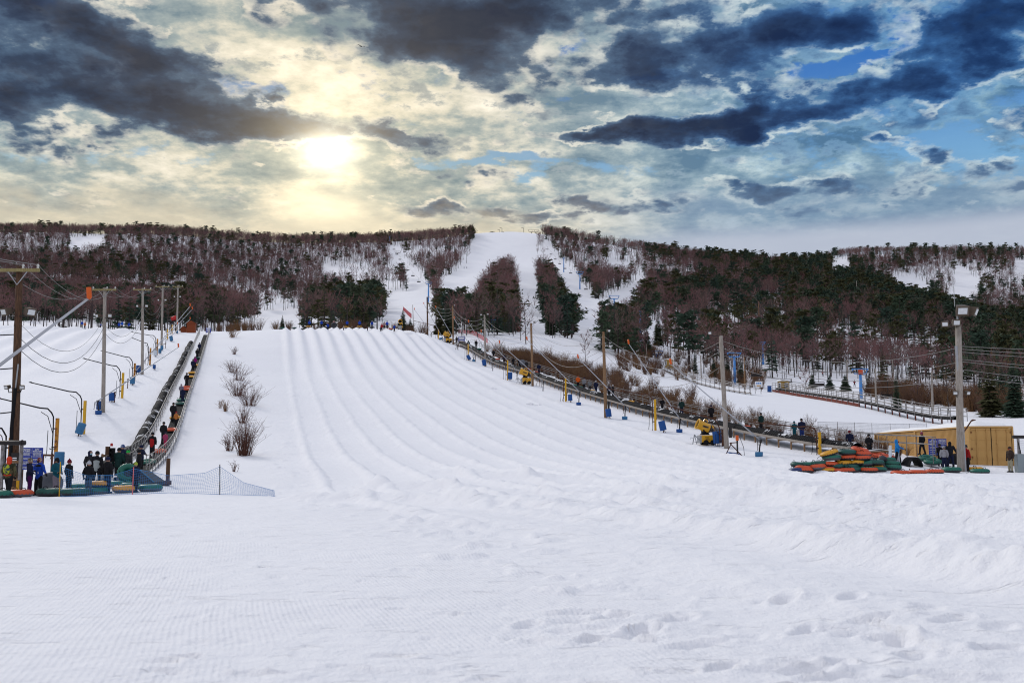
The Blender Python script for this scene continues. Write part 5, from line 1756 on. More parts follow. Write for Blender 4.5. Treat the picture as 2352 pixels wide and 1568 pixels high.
def person(loc, face, label, jacket=BLK, pants=BLK, hat=BLK, h=1.72, hem=.44, arms=None, stance='stand', hood=False, mask=None, hair=None, near=True, lean=0.0, group=None, pom=None, vest=None, gloves=BLK, two=None, turn=0.0, jacket2=None, bulk=1.0, hat2=None):
    """face: heading in degrees, 0 = away from the camera, 180 = towards it.  arms: list of (elbow, hand) in units of height"""
    t_par = None
    H = h
    P = lambda x, y, z: Vector((x * H, y * H + lean * max(0, z - .5) * H, z * H))
    L = []
    if stance == 'stride': feet = [(-.06, .11), (.06, -.09)]
    elif stance == 'wide': feet = [(-.10, .01), (.10, -.01)]
    else: feet = [(-.062, .0), (.062, .01)]
    arms = arms or [((-.165, -.015, .655), (-.15, .055, .53)), ((.165, -.015, .655), (.15, .055, .53))]
    sh = [(-.118, 0, .80), (.118, 0, .80)]
    vox = .024 if near else .042
    n = 10 if near else 7
    hx = math.sin(R(turn)); hy = math.cos(R(turn))
    # the body: one continuous skin from head to feet
    mb = MB()
    mb.ball(P(0, .004, .928), (.052 * H, .060 * H, .070 * H), None, 12, 9)
    mb.ball(P(hx * .018, .012 + .012 * hy, .905), (.040 * H, .045 * H, .045 * H), None, 10, 7)
    mb.ball(P(hx * .062, hy * .064, .915), (.010 * H, .014 * H, .018 * H), None, 6, 5)
    for s in (-1, 1): mb.ball(P(s * .052, 0, .918), (.010 * H, .014 * H, .020 * H), None, 6, 5)
    mb.capsule(P(0, -.005, .82), P(0, 0, .90), .032 * H, .030 * H, n)
    mb.capsule(P(0, .004, .56), P(0, .004, .74), .056 * H, .058 * H, n)
    for (e, hd), s0 in zip(arms, sh):
        mb.capsule(P(*s0), P(*e), .034 * H, .026 * H, n); mb.capsule(P(*e), P(*hd), .026 * H, .019 * H, n)
        mb.ball(P(*hd), (.022 * H, .022 * H, .028 * H), None, 8, 6)
    for s, (fx, fy) in zip((-1, 1), feet):
        mb.capsule(P(s * .050, 0, .50), P((s * .052 + fx) / 2, fy * .55 + .014, .28), .055 * H, .038 * H, n)
        mb.capsule(P((s * .052 + fx) / 2, fy * .55 + .014, .28), P(fx, fy - .01, .05), .036 * H, .026 * H, n)
        mb.capsule(P(fx, fy - .02, .028), P(fx, fy + .08, .022), .022 * H, .018 * H, n)
    root = link(bpy.data.objects.new('person', mb.mesh('person', M_SKIN, True)))
    remesh(root, vox * .8)
    root.location = loc; root.rotation_euler = (0, 0, -R(face))
    tag(root, label, 'person', group)
    # jacket
    mb = MB(); b = bulk
    mb.ball(P(0, 0, .735), (.118 * H * b, .082 * H * b, .105 * H), None, 14, 9)
    mb.ball(P(0, .004, .635), (.108 * H * b, .082 * H * b, .12 * H), None, 14, 9)
    mb.capsule(P(0, 0, .62), P(0, 0, hem + .075), .092 * H * b, .088 * H * b, 14)
    mb.ball(P(0, 0, hem + .06), (.108 * H * b, .085 * H * b, .06 * H), None, 14, 7)
    mb.capsule(P(-.075, 0, .79), P(.075, 0, .79), .048 * H, .048 * H, n)
    mb.capsule(P(0, 0, .80), P(0, .006, .853), .055 * H, .046 * H, n)
    for (e, hd), s0 in zip(arms, sh):
        mb.capsule(P(*s0), P(*e), .047 * H * b, .039 * H * b, n)
        mb.capsule(P(*e), P(*(Vector(e).lerp(Vector(hd), .9))), .038 * H * b, .029 * H * b, n)
    if not hood: mb.ball(P(0, -.052, .825), (.075 * H, .045 * H, .050 * H), None, 10, 7)
    o = part('jacket', mb, cloth(jacket, None, jacket2), root, True); remesh(o, vox)
    if vest:
        mb = MB(); mb.ball(P(0, -.006, .70), (.112 * H, .088 * H, .098 * H), None, 14, 9); mb.capsule(P(0, -.004, .66), P(0, -.004, hem + .07), .098 * H, .094 * H, 14)
        o = part('vest', mb, cloth(vest), root, True); remesh(o, vox)
    # trousers
    mb = MB()
    mb.ball(P(0, 0, .50), (.092 * H, .075 * H, .07 * H), None, 12, 7)
    for s, (fx, fy) in zip((-1, 1), feet):
        k = ((s * .052 + fx) / 2, fy * .55 + .014, .28)
        mb.capsule(P(s * .050, 0, .49), P(*k), .064 * H, .051 * H, n); mb.capsule(P(*k), P(fx, fy - .008, .07), .050 * H, .043 * H, n)
    o = part('trousers', mb, cloth(pants), root, True); remesh(o, vox)
    for s, (fx, fy) in zip((-1, 1), feet):
        mb = MB(); mb.capsule(P(fx, fy - .025, .032), P(fx, fy + .085, .026), .034 * H, .028 * H, 9); mb.capsule(P(fx, fy - .015, .03), P(fx, fy - .012, .10), .036 * H, .038 * H, 9)
        mb.box(P(fx, fy + .03, .008), (.06 * H, .17 * H, .016 * H))
        part('boot', mb, cloth(BLK), root, True)
    # hands
    if near:
        for (e, hd) in arms:
            d = (P(*hd) - P(*e)).normalized(); side = d.cross(Vector((0, 0, 1)));
            side = side.normalized() if side.length > .1 else Vector((1, 0, 0))
            up = side.cross(d)
            c = P(*hd) + d * .02 * H
            mb = MB(); Mx = Matrix((side, d, up)).transposed()
            mb.ball(c, (.024 * H, .030 * H, .017 * H), Mx, 9, 6)
            for f in range(4):
                o0 = c + side * ((f - 1.5) * .0125 * H) + d * .022 * H
                ln = (.030, .035, .033, .026)[f] * H
                o1 = o0 + d * ln * .6 - up * ln * .25; o2 = o1 + d * ln * .3 - up * ln * .45
                mb.tube([o0, o1, o2], [.0085 * H, .0078 * H, .006 * H], 6)
            s = 1 if e[0] < 0 else -1
            mb.tube([c + side * s * .018 * H - d * .008 * H, c + side * s * .038 * H + d * .012 * H, c + side * s * .036 * H + d * .030 * H - up * .012 * H], [.010 * H, .009 * H, .007 * H], 6)
            part('glove', mb, cloth(gloves), root, True)
    # head wear
    if hood:
        mb = MB(); mb.ball(P(-hx * .014, -.016 * hy, .930), (.070 * H, .074 * H, .080 * H), None, 12, 9); mb.capsule(P(0, -.015, .83), P(0, -.012, .90), .066 * H, .062 * H, n)
        o = part('hood', mb, cloth(hood if isinstance(hood, tuple) else jacket), root, True); remesh(o, vox * .8)
    elif hat:
        mb = MB(); mb.lathe([(.061 * H, -.012 * H), (.066 * H, 0), (.064 * H, .026 * H), (.058 * H, .052 * H), (.042 * H, .074 * H), (.018 * H, .086 * H), (0, .088 * H)], 14, None, P(0, 0, .930))
        mb.lathe([(.060 * H, -.020 * H), (.069 * H, -.018 * H), (.071 * H, .008 * H), (.062 * H, .014 * H)], 14, None, P(0, 0, .934))
        o = part('hat', mb, cloth(hat, None, hat2), root, True); o.rotation_euler = (0, 0, 0)
        if pom:
            mb = MB(); mb.ball(P(0, 0, 1.028), .022 * H, None, 8, 6); part('pompom', mb, cloth(pom), o, True)
    if hair:
        mb = MB(); mb.ball(P(0, -.030, .905), (.052 * H, .040 * H, .055 * H), None, 10, 7); mb.capsule(P(.02, -.058, .88), P(.03, -.070, .76), .030 * H, .016 * H, 8)
        o = part('hair', mb, cloth(hair), root, True); remesh(o, vox * .8)
    if mask:
        mb = MB(); mb.ball(P(hx * .036, .010 + .038 * hy, .900), (.036 * H, .036 * H, .030 * H), None, 9, 7); part('mask', mb, cloth(mask), root, True)
    if near and abs(((face + turn) % 360) - 180) < 110:
        for s in (-1, 1):
            mb = MB(); mb.ball(P(hx * .060 + s * .020 * hy, .060 * hy - s * .02 * hx, .932), .0065 * H, None, 6, 5); part('eye', mb, M_BLACK, root)
    return root


GQ = 'people waiting at the left conveyor'
A_DOWN = [((-.165, -.015, .655), (-.15, .03, .52)), ((.165, -.015, .655), (.15, .03, .52))]
A_FRONT = [((-.16, .0, .66), (-.07, .12, .60)), ((.16, .0, .66), (.07, .12, .60))]
bm = person(on(17.6, 44.8), 5, 'person in a camouflage jacket and orange hood with a blue and yellow backpack', (.030, .034, .018), BLK, None, 1.80, .44, A_DOWN, 'stride', hood=(.55, .05, .02), group=GQ, jacket2=(.10, .085, .045))
mb = MB(); mb.ball((0, -.20, 1.24), (.15, .11, .24), None, 12, 9); part('backpack', mb, cloth((.02, .05, .075), None, (.40, .42, .03)), bm, True)
mb = MB(); mb.tube([(-.17, -.1, 1.0), (0, -.175, .97), (.17, -.1, 1.0)], .03, 6); part('jacket_hem', mb, cloth((.55, .05, .02)), bm)
person(on(65.5, 46.6), 60, 'person in a long navy parka, purple trousers and beige knitted hat seen from behind', NAVY, PURPLE, BEIGE, 1.72, .36, [((-.165, -.03, .66), (-.15, .03, .56)), ((.165, -.03, .66), (.15, .09, .60))], group=GQ, gloves=GREY, hat2=(.10, .085, .075))
at_ = person(on(87, 47.2), 200, 'attendant in a blue and black jacket facing us with one arm stretched out', BLUE, BLK, (.42, .34, .26), 1.75, .43, [((-.19, .02, .68), (-.30, .06, .58)), ((.15, .03, .67), (.05, .12, .66))], 'wide', mask=CHAR, group=GQ, hat2=MAROON)
mb = MB(); mb.ball((0, 0, 1.38), (.20, .155, .085), None, 14, 8); part('shoulder_yoke', mb, cloth(BLK), at_, True)
lettering('S', (-.06, .155, 1.02), .15, M_WHITE, at_, (R(90), 0, R(180)))
person(on(127, 48.6), 110, 'person in a teal jacket, grey trousers and black face mask with reddish hair', TEAL, (.20, .17, .20), BLK, 1.74, .44, A_FRONT, mask=BLK, hair=(.16, .045, .025), group=GQ)
person(on(156, 49.4), 100, 'person in a black coat with a maroon bobble hat', BLK, BLK, MAROON, 1.64, .40, A_DOWN, pom=MAROON, group=GQ, bulk=.92)
person(on(204.5, 55.0), 130, 'person in a dark navy hood and pale blue face mask', CHAR, NAVY, None, 1.82, .44, A_DOWN, hood=NAVY, mask=(.30, .52, .62), group=GQ)
person(on(201.5, 46.9), 15, 'child in a black hooded jacket and pale grey bobble hat', BLK, (.06, .075, .10), (.42, .43, .46), 1.56, .42, [((-.17, -.03, .66), (-.17, .0, .53)), ((.165, -.015, .655), (.15, .05, .53))], pom=GREY, group=GQ)
person(on(220.5, 54.0), 0, 'person in a light grey jacket with black sleeves and hood', BLK, BLK, BLK, 1.80, .42, A_DOWN, 'wide', vest=(.30, .33, .33), group=GQ, bulk=1.05)
person(on(244.5, 47.8), 25, 'person in a black jacket with thin white piping and dark knitted hat', BLK, NAVY, NAVY, 1.72, .44, A_DOWN, 'wide', mask=BLK, group=GQ)
person(on(271, 54.5), 5, 'broad person in a dark green quilted jacket', DKG, BLK, BLK, 1.82, .43, [((-.185, -.02, .66), (-.185, .02, .53)), ((.185, -.02, .66), (.19, .03, .54))], 'wide', group=GQ, bulk=1.22)
person(on(279, 56.5), 200, 'person in a blue striped beanie behind the dark green jacket', NAVY, BLK, (.06, .09, .22), 1.84, .44, A_DOWN, group=GQ, hat2=(.25, .3, .4))
person(on(291.5, 54.5), 20, 'person in a charcoal jacket with a bright green head band', CHAR, BLK, (.03, .45, .08), 1.66, .44, A_DOWN, group=GQ, hat2=BLK)
person(on(309, 47.8), 15, 'child in navy with a yellow green patterned hat', NAVY, BLK, (.30, .36, .05), 1.42, .42, A_DOWN, group=GQ, hat2=(.05, .08, .02))
person(on(317, 53), 250, 'person in black with a helmet and an orange hood behind the neck', BLK, BLK, BLK, 1.74, .44, A_FRONT, mask=LGREY, hood=False, group=GQ)
person(on(322, 56.5), 210, 'attendant in navy reaching for the conveyor railing', NAVY, BLK, NAVY, 1.72, .44, [((-.22, .03, .72), (-.36, .10, .70)), ((.16, 0, .66), (.12, .06, .55))], group=GQ)

GP_ = 'people at the right conveyor entrance'
person(on(1953, 77.5, .25), 10, 'person in a dark navy coat and maroon beanie on the right ramp', NAVY, NAVY, MAROON, 1.62, .40, A_DOWN, group=GP_)
person(on(1997.7, 74, .15), 170, 'person in black with a white face mask leaning on the ramp railing', BLK, BLK, BLK, 1.76, .42, A_FRONT, mask=LGREY, group=GP_)
at2 = person(on(2062, 71), 120, 'attendant in a bright blue hooded jacket with one arm on the railing', (.015, .20, .52), BLK, None, 1.80, .44, [((-.19, .05, .70), (-.17, .24, .62)), ((.17, .03, .67), (.10, .12, .60))], 'stride', hood=(.015, .20, .52), mask=MAROON, group=GP_)
mb = MB(); mb.box((-.42, .05, .75), (.06, .25, 1.3), Matrix.Rotation(.05, 3, 'Y')); mb.box((.30, .1, .55), (.05, .22, 1.0), Matrix.Rotation(-.1, 3, 'Y'))
single('grooming_board', mb, M_PADWH, 'pale boards leaning beside the bright blue jacketed attendant', 'board', on(2058, 70.8), R(20))
person(on(2119.5, 76.5, .35), 330, 'person in black with a pink and white bobble hat walking up the ramp', BLK, BLK, (.22, .035, .07), 1.70, .43, A_DOWN, 'stride', pom=(.7, .7, .7), group=GP_)
person(on(2160, 71.5), 10, 'person in black partly behind the girl in pale grey', BLK, BLK, BLK, 1.58, .42, A_DOWN, group=GP_)
person(on(2170, 69.3), 5, 'girl in a pale grey jacket with a long ponytail and grey beanie', (.30, .30, .33), NAVY, (.20, .21, .23), 1.60, .50, A_DOWN, hair=(.20, .09, .045), group=GP_, hat2=LGREY)
person(on(2184, 71.2), 20, 'tall person in a black quilted jacket left of the light pole', (.014, .016, .022), NAVY, None, 1.82, .44, [((-.18, -.02, .66), (-.17, .02, .53)), ((.19, .02, .66), (.24, .08, .56))], 'wide', hood=BLK, group=GP_, bulk=1.1)
person(on(2221, 68.4), 75, 'person in a long red jacket pulling a tube on a strap', RED, BLK, CHAR, 1.78, .40, [((-.17, 0, .66), (-.12, .1, .55)), ((.18, .0, .66), (.20, .02, .50))], group=GP_)
person(on(2322, 68), 250, 'person in a dark brown jacket and khaki trousers near the right edge', (.045, .030, .024), KHAKI, (.05, .03, .022), 1.72, .44, A_DOWN, group=GP_, mask=(.3, .04, .03))

GRD = 'riders on the right conveyor'
for (px, fc, j, p_, ht, h, lb) in [(1824, 0, TEAL, TEAL, TEAL, 1.45, 'small rider in dark teal behind a rusty boom'), (1841, 20, NAVY, (.02, .04, .16), BLK, 1.76, 'rider in navy and blue, lowest on the right belt'), (1747.5, 330, DKG, BLK, BLK, 1.76, 'rider in a dark green jacket below the pale pole wires'),
                                (1633, 10, BLK, BLK, NAVY, 1.70, 'rider in black behind the second lance'), (1565, 0, DKG, NAVY, BLK, 1.80, 'broad rider in dark olive mid way up the right belt'), (1520.5, 0, BLK, BLK, BLK, 1.5, 'small rider in black left of the dark olive rider'), (1407, 60, BLK, BLK, LGREY, 1.72, 'rider in black and pale helmet pointing ahead'),
                                (1398, 0, NAVY, BLK, BLK, 1.55, 'dark rider right behind the brown pole'), (1368, 0, NAVY, NAVY, LGREY, 1.7, 'rider with a white helmet left of the brown pole'), (1354, 0, GREY, CHAR, GREY, 1.6, 'rider in grey left of the white helmet'), (1341, 200, (.2, .2, .22), BLK, NAVY, 1.7, 'rider in pale grey beside the orange jacket'),
                                (1327, 10, ORANGE, BLK, (.2, .05, .02), 1.74, 'rider in an orange jacket'), (1237, 0, NAVY, NAVY, BLK, 1.76, 'rider in navy right of the tan pole'), (1209, 10, CHAR, BLK, GREY, 1.6, 'rider in charcoal left of the tan pole'), (1193, 0, BLK, BLK, BLK, 1.7, 'rider in black holding a grey disc'),
                                (1178, 0, BLK, BLK, BLK, 1.6, 'rider in black left of the grey disc'), (1157, 0, NAVY, BLK, BLK, 1.7, 'rider in navy high on the right belt'), (1133, 0, BLK, BLK, (.25, .1, .03), 1.7, 'rider with a tan hat high on the right belt'), (1093, 0, BLK, BLK, (.2, .04, .02), 1.7, 'rider in black near the top of the right belt')]:
    t_ = RC.at_px(px, 1.75)
    person(RC.p(t_, 1.8, .03), fc, lb, j, p_, ht, h, .43, A_DOWN, near=False, group=GRD)
mb = MB(); mb.lathe([(0, -.06), (.5, -.05), (.55, 0), (.5, .05), (0, .06)], 20, Matrix.Rotation(R(80), 3, 'X'))
t_ = RC.at_px(1201, 1.75); single('plastic_disc', mb, M_GREYT, 'round grey disc carried upright on the right belt', 'sled', RC.p(t_, 1.7, 1.15), .2, smooth=True)
GRL = 'riders on the left conveyor'
for (px, off, j, p_, ht, h, lb, kw) in [(348.5, .15, BLK, BLK, BLK, 1.78, 'rider in black with a red panel, lowest on the left belt', dict(vest=RED)), (374.5, .15, BLK, BLK, BLK, 1.76, 'rider in black, second on the left belt', {}), (379, .5, (.35, .05, .12), (.4, .02, .08), NAVY, 1.25, 'child in patterned pink beside the second rider', {}),
                                      (397, .2, BLK, BLK, BLK, 1.8, 'broad rider in a long black coat on the left belt', dict(bulk=1.15)), (404, .6, (.45, .16, .04), BLK, RED, 1.3, 'child in tan orange beside the black coat rider', {}),
                                      (415.5, .1, (.17, .15, .19), (.10, .09, .12), (.2, .18, .24), 1.45, 'child in mauve grey on the left belt', {}), (419, .5, NAVY, NAVY, (.1, .1, .2), 1.7, 'rider in navy behind the mauve child', {}), (428, .3, BLK, BLK, BLK, 1.8, 'rider in black with a white shoulder on the upper left belt', {}),
                                      (442.5, .3, NAVY, BLK, CHAR, 1.75, 'rider in navy high on the left belt', {}), (447.5, .4, (.22, .01, .14), BLK, (.22, .01, .14), 1.6, 'rider in magenta high on the left belt', {}), (452.5, .3, BLK, BLK, BLK, 1.7, 'rider in black near the top of the left belt', {}), (457.5, .3, NAVY, BLK, BLK, 1.7, 'last rider in navy stepping off the left belt', {})]:
    t_ = LC.at_px(px, off)
    person(LC.p(t_, off, .03), 10, lb, j, p_, ht, h, .42, A_DOWN, near=False, group=GRL, **kw)

GC = 'staff and tubers standing on the crest of the tubing hill'
CR = [(1143, 0, BLUE, BLK, BLUE, 'in bright blue with a hood, first from the left'), (1270, 0, BLUE, BLK, BLUE, 'in blue, second along the crest'), (1335, 150, BLUE, NAVY, (.3, .06, .03), 'in blue with orange hair band holding an arm up'), (1398, 180, (.5, .25, .25), LGREY, (.5, .3, .3), 'in pale pink behind a grey tube'),
      (1500, 180, (.2, .2, .2), BLK, LGREY, 'small, in pale grey'), (1537, 10, BLUE, BLK, NAVY, 'in blue with a dark cap in the middle'), (1668, 0, BLUE, BLK, BLUE, 'in blue with dark trousers right of the middle'), (1750, 0, (.1, .05, .05), BLK, (.1, .05, .03), 'crouching low in brown'), (1797, 20, BLUE, BLK, LGREY, 'in blue with a white helmet'),
      (1900, 0, RED, BLK, RED, 'in red'), (1885, 0, NAVY, BLK, BLK, 'small, in navy beside the red one'), (1925, 180, (.3, .2, .2), BLK, (.3, .25, .2), 'in pinkish grey'), (1955, 10, (.02, .06, .40), BLK, BLUE, 'in vivid blue near the yellow gun'), (2030, 30, BLUE, BLK, (.3, .05, .03), 'in blue beside the yellow gun'), (2082, 0, (.02, .03, .02), BLK, DKG, 'in dark olive in front of the yellow gun')]
for (x, fc, j, p_, ht, lb) in CR:
    px, _ = dp(zC, x, 0)
    h = 1.1 if x in (1750, 1500, 1885) else 1.72
    person(on(px, 219.5, -.1), fc, 'crest person ' + lb, j, p_, ht, h, .43, A_DOWN, near=False, group=GC)
for (x, c, lb) in [(860, 'green', 'lying on the crest, first from the left'), (990, 'teal', 'lying on the crest, second from the left'), (1135, 'yellow', 'on the crest by the first blue person'), (1265, 'black', 'on the crest by the second blue person'), (1530, 'yellow', 'on the middle of the crest'), (1667, 'yellow', 'on the crest below the dark trousered person'), (1797, 'black', 'on the crest below the white helmet'), (1985, 'orange', 'on the crest left of the yellow gun')]:
    px, _ = dp(zC, x, 0)
    snow_tube(on(px, 218.6, .05), c, lb, (0, 0, 0), 1.0, 'snow tubes on the crest')
px, _ = dp(zC, 1400, 0); snow_tube(on(px, 218.3, .6), 'black', 'held upright on the crest by the pale pink person', (R(80), 0, 0), 1.1, 'snow tubes on the crest', True)
for (px, Y, j, lb) in [(188, 240, BLUE, 'in blue with a pale helmet'), (194.5, 240, (.4, .13, .05), 'in orange and cream'), (231, 236, BLUE, 'sitting low in blue'), (273, 236, BLUE, 'in bright blue, left of a pair'), (280, 236.5, (.02, .10, .45), 'in bright blue, right of a pair'), (296, 235, BLUE, 'in blue, nearest to the poles')]:
    person(on(px, Y, -.05), 0, 'person on the left crest ' + lb, j, BLK, LGREY if px == 188 else j, 1.75 if px != 231 else 1.0, .43, A_DOWN, near=False, group='people on the left crest')
for (px, Y, j, lb) in [(1022, 228, (.12, .05, .03), 'in brown left of the top yellow gun'), (1049, 224, BLK, 'in black right of the top yellow gun'), (1062, 222, NAVY, 'in navy beside the small blue sign'), (1076, 216, DKG, 'in dark green right of the small blue sign')]:
    person(on(px, Y, .1), 0, 'person at the right conveyor top ' + lb, j, BLK, j, 1.72, .43, A_DOWN, near=False, group='people at the top of the right conveyor')
for i, (px, Y, lb) in enumerate([(1066, 900, 'left of a pair on the upper trail'), (1072, 900, 'right of a pair on the upper trail'), (1941, 262, 'in black on the open snow right of the pole'), (1981, 240, 'in pale grey near the blue lift tower'), (1963, 255, 'in maroon behind the orange plate'), (2093, 240, 'in dark near the thicket'), (640, 640, 'on the far clearing'), (655, 645, 'on the far clearing, to the right'), (1890, 300, 'far up near the low evergreens'), (1232, 1200, 'high on the main trail')]):
    j = [(.1, .1, .12), BLK, BLK, (.3, .3, .33), MAROON, CHAR, BLK, BLK, RED, BLK][i]
    person(on(px, Y), 180, 'skier ' + lb, j, BLK, BLK, 1.75, .43, [((-.19, 0, .67), (-.22, .1, .58)), ((.19, 0, .67), (.22, .1, .58))], 'wide', near=False, group='skiers on the mountain')

# ------------------------------------------------------------------ net, signs, container, gate
def ribbon_net(pts_top, pts_bot, cell, w, mat, name, label, cat, post_pts=(), slack=.0, post_mats=None):
    """a mesh fence: strands running along and across between an upper and a lower line"""
    o = Vector(pts_bot[0])
    mb = MB()
    def along(pts, s):
        L = [0]
        for a, b in zip(pts, pts[1:]): L.append(L[-1] + (Vector(b) - Vector(a)).length)
        s *= L[-1]
        for i in range(len(pts) - 1):
            if s <= L[i + 1] or i == len(pts) - 2:
                return Vector(pts[i]).lerp(Vector(pts[i + 1]), (s - L[i]) / max(1e-6, L[i + 1] - L[i]))
    tot = sum((Vector(b) - Vector(a)).length for a, b in zip(pts_bot, pts_bot[1:]))
    nx = int(tot / cell); hmax = max((Vector(a) - along(pts_bot, i / max(1, len(pts_top) - 1))).length for i, a in enumerate(pts_top))
    nz = max(3, int(hmax / cell))
    G = [[None] * (nz + 1) for _ in range(nx + 1)]
    for i in range(nx + 1):
        s = i / nx
        a, b = along(pts_bot, s), along(pts_top, s)
        for k in range(nz + 1):
            f = k / nz
            G[i][k] = a.lerp(b, f) + Vector((0, math.sin(i * .5 + k * .8) * slack * math.sin(math.pi * f), 0)) - o
    up = Vector((0, 0, w)); sd = Vector((w, 0, 0))
    for k in range(nz + 1):
        vs, fs = [], []
        for i in range(nx + 1):
            e = 2.6 if k in (0, nz) else 1.0
            vs += [G[i][k] - up * e, G[i][k] + up * e]
        mb.add(vs, [(2 * i, 2 * i + 2, 2 * i + 3, 2 * i + 1) for i in range(nx)])
    for i in range(nx + 1):
        vs = []
        for k in range(nz + 1): vs += [G[i][k] - sd, G[i][k] + sd]
        mb.add(vs, [(2 * k, 2 * k + 1, 2 * k + 3, 2 * k + 2) for k in range(nz)])
    t = thing(name, label, cat, o)
    part('mesh', mb, mat, t)
    for j, (p, q) in enumerate(post_pts):
        mb = MB(); mb.tube([Vector(p) - o - Vector((0, 0, .2)), Vector(q) - o], .022, 6)
        part('post', mb, (post_mats or [M_POSTY])[j % len(post_mats or [1])], t)
    return t


def hitp(px, Y, py): return at(px, py, Y)


NB = [(136, 45.6), (200, 45.4), (262, 46.0), (304, 46.3), (390, 47.0), (471, 47.2), (505, 47.4), (575, 47.6), (632, 47.6)]
bot = [on(a, y, .02) for a, y in NB]
topx = [(138, 45.6, 1071), (200, 45.4, 1092), (262, 46.0, 1090), (307, 46.3, 1076), (390, 47.0, 1092), (471, 47.2, 1086), (505, 47.4, 1071), (560, 47.6, 1108), (630, 47.6, 1126)]
top = [at(a, py, y) for a, y, py in topx]
ribbon_net(top, bot, .085, .0034, M_NET, 'safety_net', 'blue mesh net strung on thin posts in front of the waiting people', 'net',
           [(bot[0], at(139, 1060, 45.6)), (bot[3], at(307, 1072, 46.3)), (bot[6], at(505, 1066, 47.4))], .05, [M_POSTY, M_NETR, M_BLACK])
pt = [on(a, y, 1.1) for a, y in ((1052, 300), (1090, 270), (1120, 245))]; pb = [on(a, y, .05) for a, y in ((1052, 300), (1090, 270), (1120, 245))]
ribbon_net(pt, pb, .45, .022, M_NETR, 'safety_net', 'pale red safety net beside the top of the right conveyor', 'net', list(zip(pb, pt)), 0, [M_NETR])
pt = [on(a, y, 1.8) for a, y in ((926, 470), (936, 430), (945, 400))]; pb = [on(a, y, .05) for a, y in ((926, 470), (936, 430), (945, 400))]
ribbon_net(pt, pb, .8, .028, M_NETR, 'safety_net', 'pale red safety net on the trail past the crest', 'net', list(zip(pb, pt)), 0, [M_NETR])
pt = [on(a, y, 3) for a, y in ((1092, 620), (1098, 680), (1110, 720))]; pb = [on(a, y, .05) for a, y in ((1092, 620), (1098, 680), (1110, 720))]
ribbon_net(pt, pb, 1.2, .05, M_NETR, 'safety_net', 'red safety net at the edge of the trees between the ski trails', 'net', list(zip(pb, pt)), 0, [M_NETR])

LIFT_T = ('LIFT\nINSTRUCTIONS', ['SECURE LOOSE CLOTHES,', 'SHOE LACES, SCARVES', 'AND LONG HAIR', '', 'LEAN FORWARD AND STEP', 'ON LIFT QUICKLY', '', 'REMAIN STANDING', '', 'DO NOT WALK', '', 'EXIT LIFT AT UNLOAD POINT'])
DIR_T = ('DIRECTIONS\nFOR TUBING', ['BE SURE LANE IS CLEAR', 'BEFORE STARTING YOUR RUN', '', 'ROLL OUT AS SOON AS YOUR', 'TUBE COMES TO A STOP', '', 'BEFORE CLEARING TUBE', 'LANE, MAKE SURE OTHER', 'TUBES HAVE GONE BY', '', 'CLEAR LANDING AS SOON', 'AS POSSIBLE'])


def sign_boards(px0, px1, py0, py1, Y, order, label, legs=True, rz=0.0):
    a, b = at(px0, py0, Y), at(px1, py1, Y)
    w, h = b.x - a.x, a.z - b.z
    c = Vector(((a.x + b.x) / 2, Y, b.z))
    t = thing('sign_board', label, 'sign', c, rz, 'blue instruction sign boards')
    for k, (ti, ln) in enumerate(order):
        x0 = -w / 2 + k * w / 2
        mb = MB(); mb.box((x0 + w / 4, 0, h / 2), (w / 2 - .03, .05, h)); o = part('panel', mb, M_SIGN, t)
        mb = MB(); mb.box((x0 + w / 4, -.034, h * .765), (w * .40, .012, .018)); part('rule', mb, M_WHITE, o)
        for j, l_ in enumerate(ti.split('\n')):
            lettering(l_, (x0 + w / 4, -.032, h * (.885 - .085 * j)), h * .105, M_WHITE, o, align='CENTER', width=min(1.0, .88 * (w / 2) / (len(l_) * .105 * h * .66)))
        for j, l_ in enumerate(ln):
            if l_: lettering(l_, (x0 + w / 4, -.032, h * (.69 - .058 * j)), h * .052, M_WHITE, o, align='CENTER', width=min(1.0, .88 * (w / 2) / (len(l_) * .052 * h * .66)))
    mb = MB()
    for x in (-w / 2 + .1, w / 2 - .1): mb.box((x, .06, (h - 1.2) / 2 - .1), (.09, .06, h + 1.2))
    part('post', mb, M_WOODB, t)
    return t


sign_boards(48, 97, 1027.6, 1078, 49.2, [DIR_T, LIFT_T], 'pair of blue instruction boards behind the waiting people at left')
sign_boards(2131.7, 2175.6, 1007, 1045, 75.5, [LIFT_T, DIR_T], 'pair of blue instruction boards in front of the tan container')
for (px, py0, py1, w, Y, lb) in [(478.5, 752, 764, 12, 213, 'small blue sign at the top of the left conveyor'), (1060, 773, 790, 15, 221, 'small blue sign at the top of the right conveyor')]:
    a = at(px, py0, Y); b = at(px, py1, Y); W_ = w * mpp(Y); h = a.z - b.z
    t = thing('sign_board', lb, 'sign', b)
    mb = MB(); mb.box((0, 0, h / 2), (W_, .05, h)); part('panel', mb, M_SIGN, t)
    mb = MB()
    for k in range(4): mb.box((0, -.032, h * (.85 - .2 * k)), (W_ * (.7 if k else .8), .012, h * (.10 if k else .16)))
    part('lettering', mb, M_WHITE, t)
    mb = MB(); mb.box((-W_ * .45, .05, -.6), (.07, .05, 1.6)); mb.box((W_ * .45, .05, -.6), (.07, .05, 1.6)); part('post', mb, M_WOODB, t)
t = thing('sign_board', 'white and blue map sign left of the mustard booth', 'sign', on(1743, 224))
mb = MB(); mb.box((0, 0, 1.5), (1.7, .05, 1.3)); part('panel', mb, M_WHITE, t)
mb = MB()
for k in range(3): mb.box((-.4 + .4 * k, -.034, 1.72), (.3, .014, .3))
part('picture', mb, M_LIFT, t)
mb = MB(); mb.box((0, -.034, 1.15), (.9, .014, .28)); part('notice', mb, M_YELLOW, t)
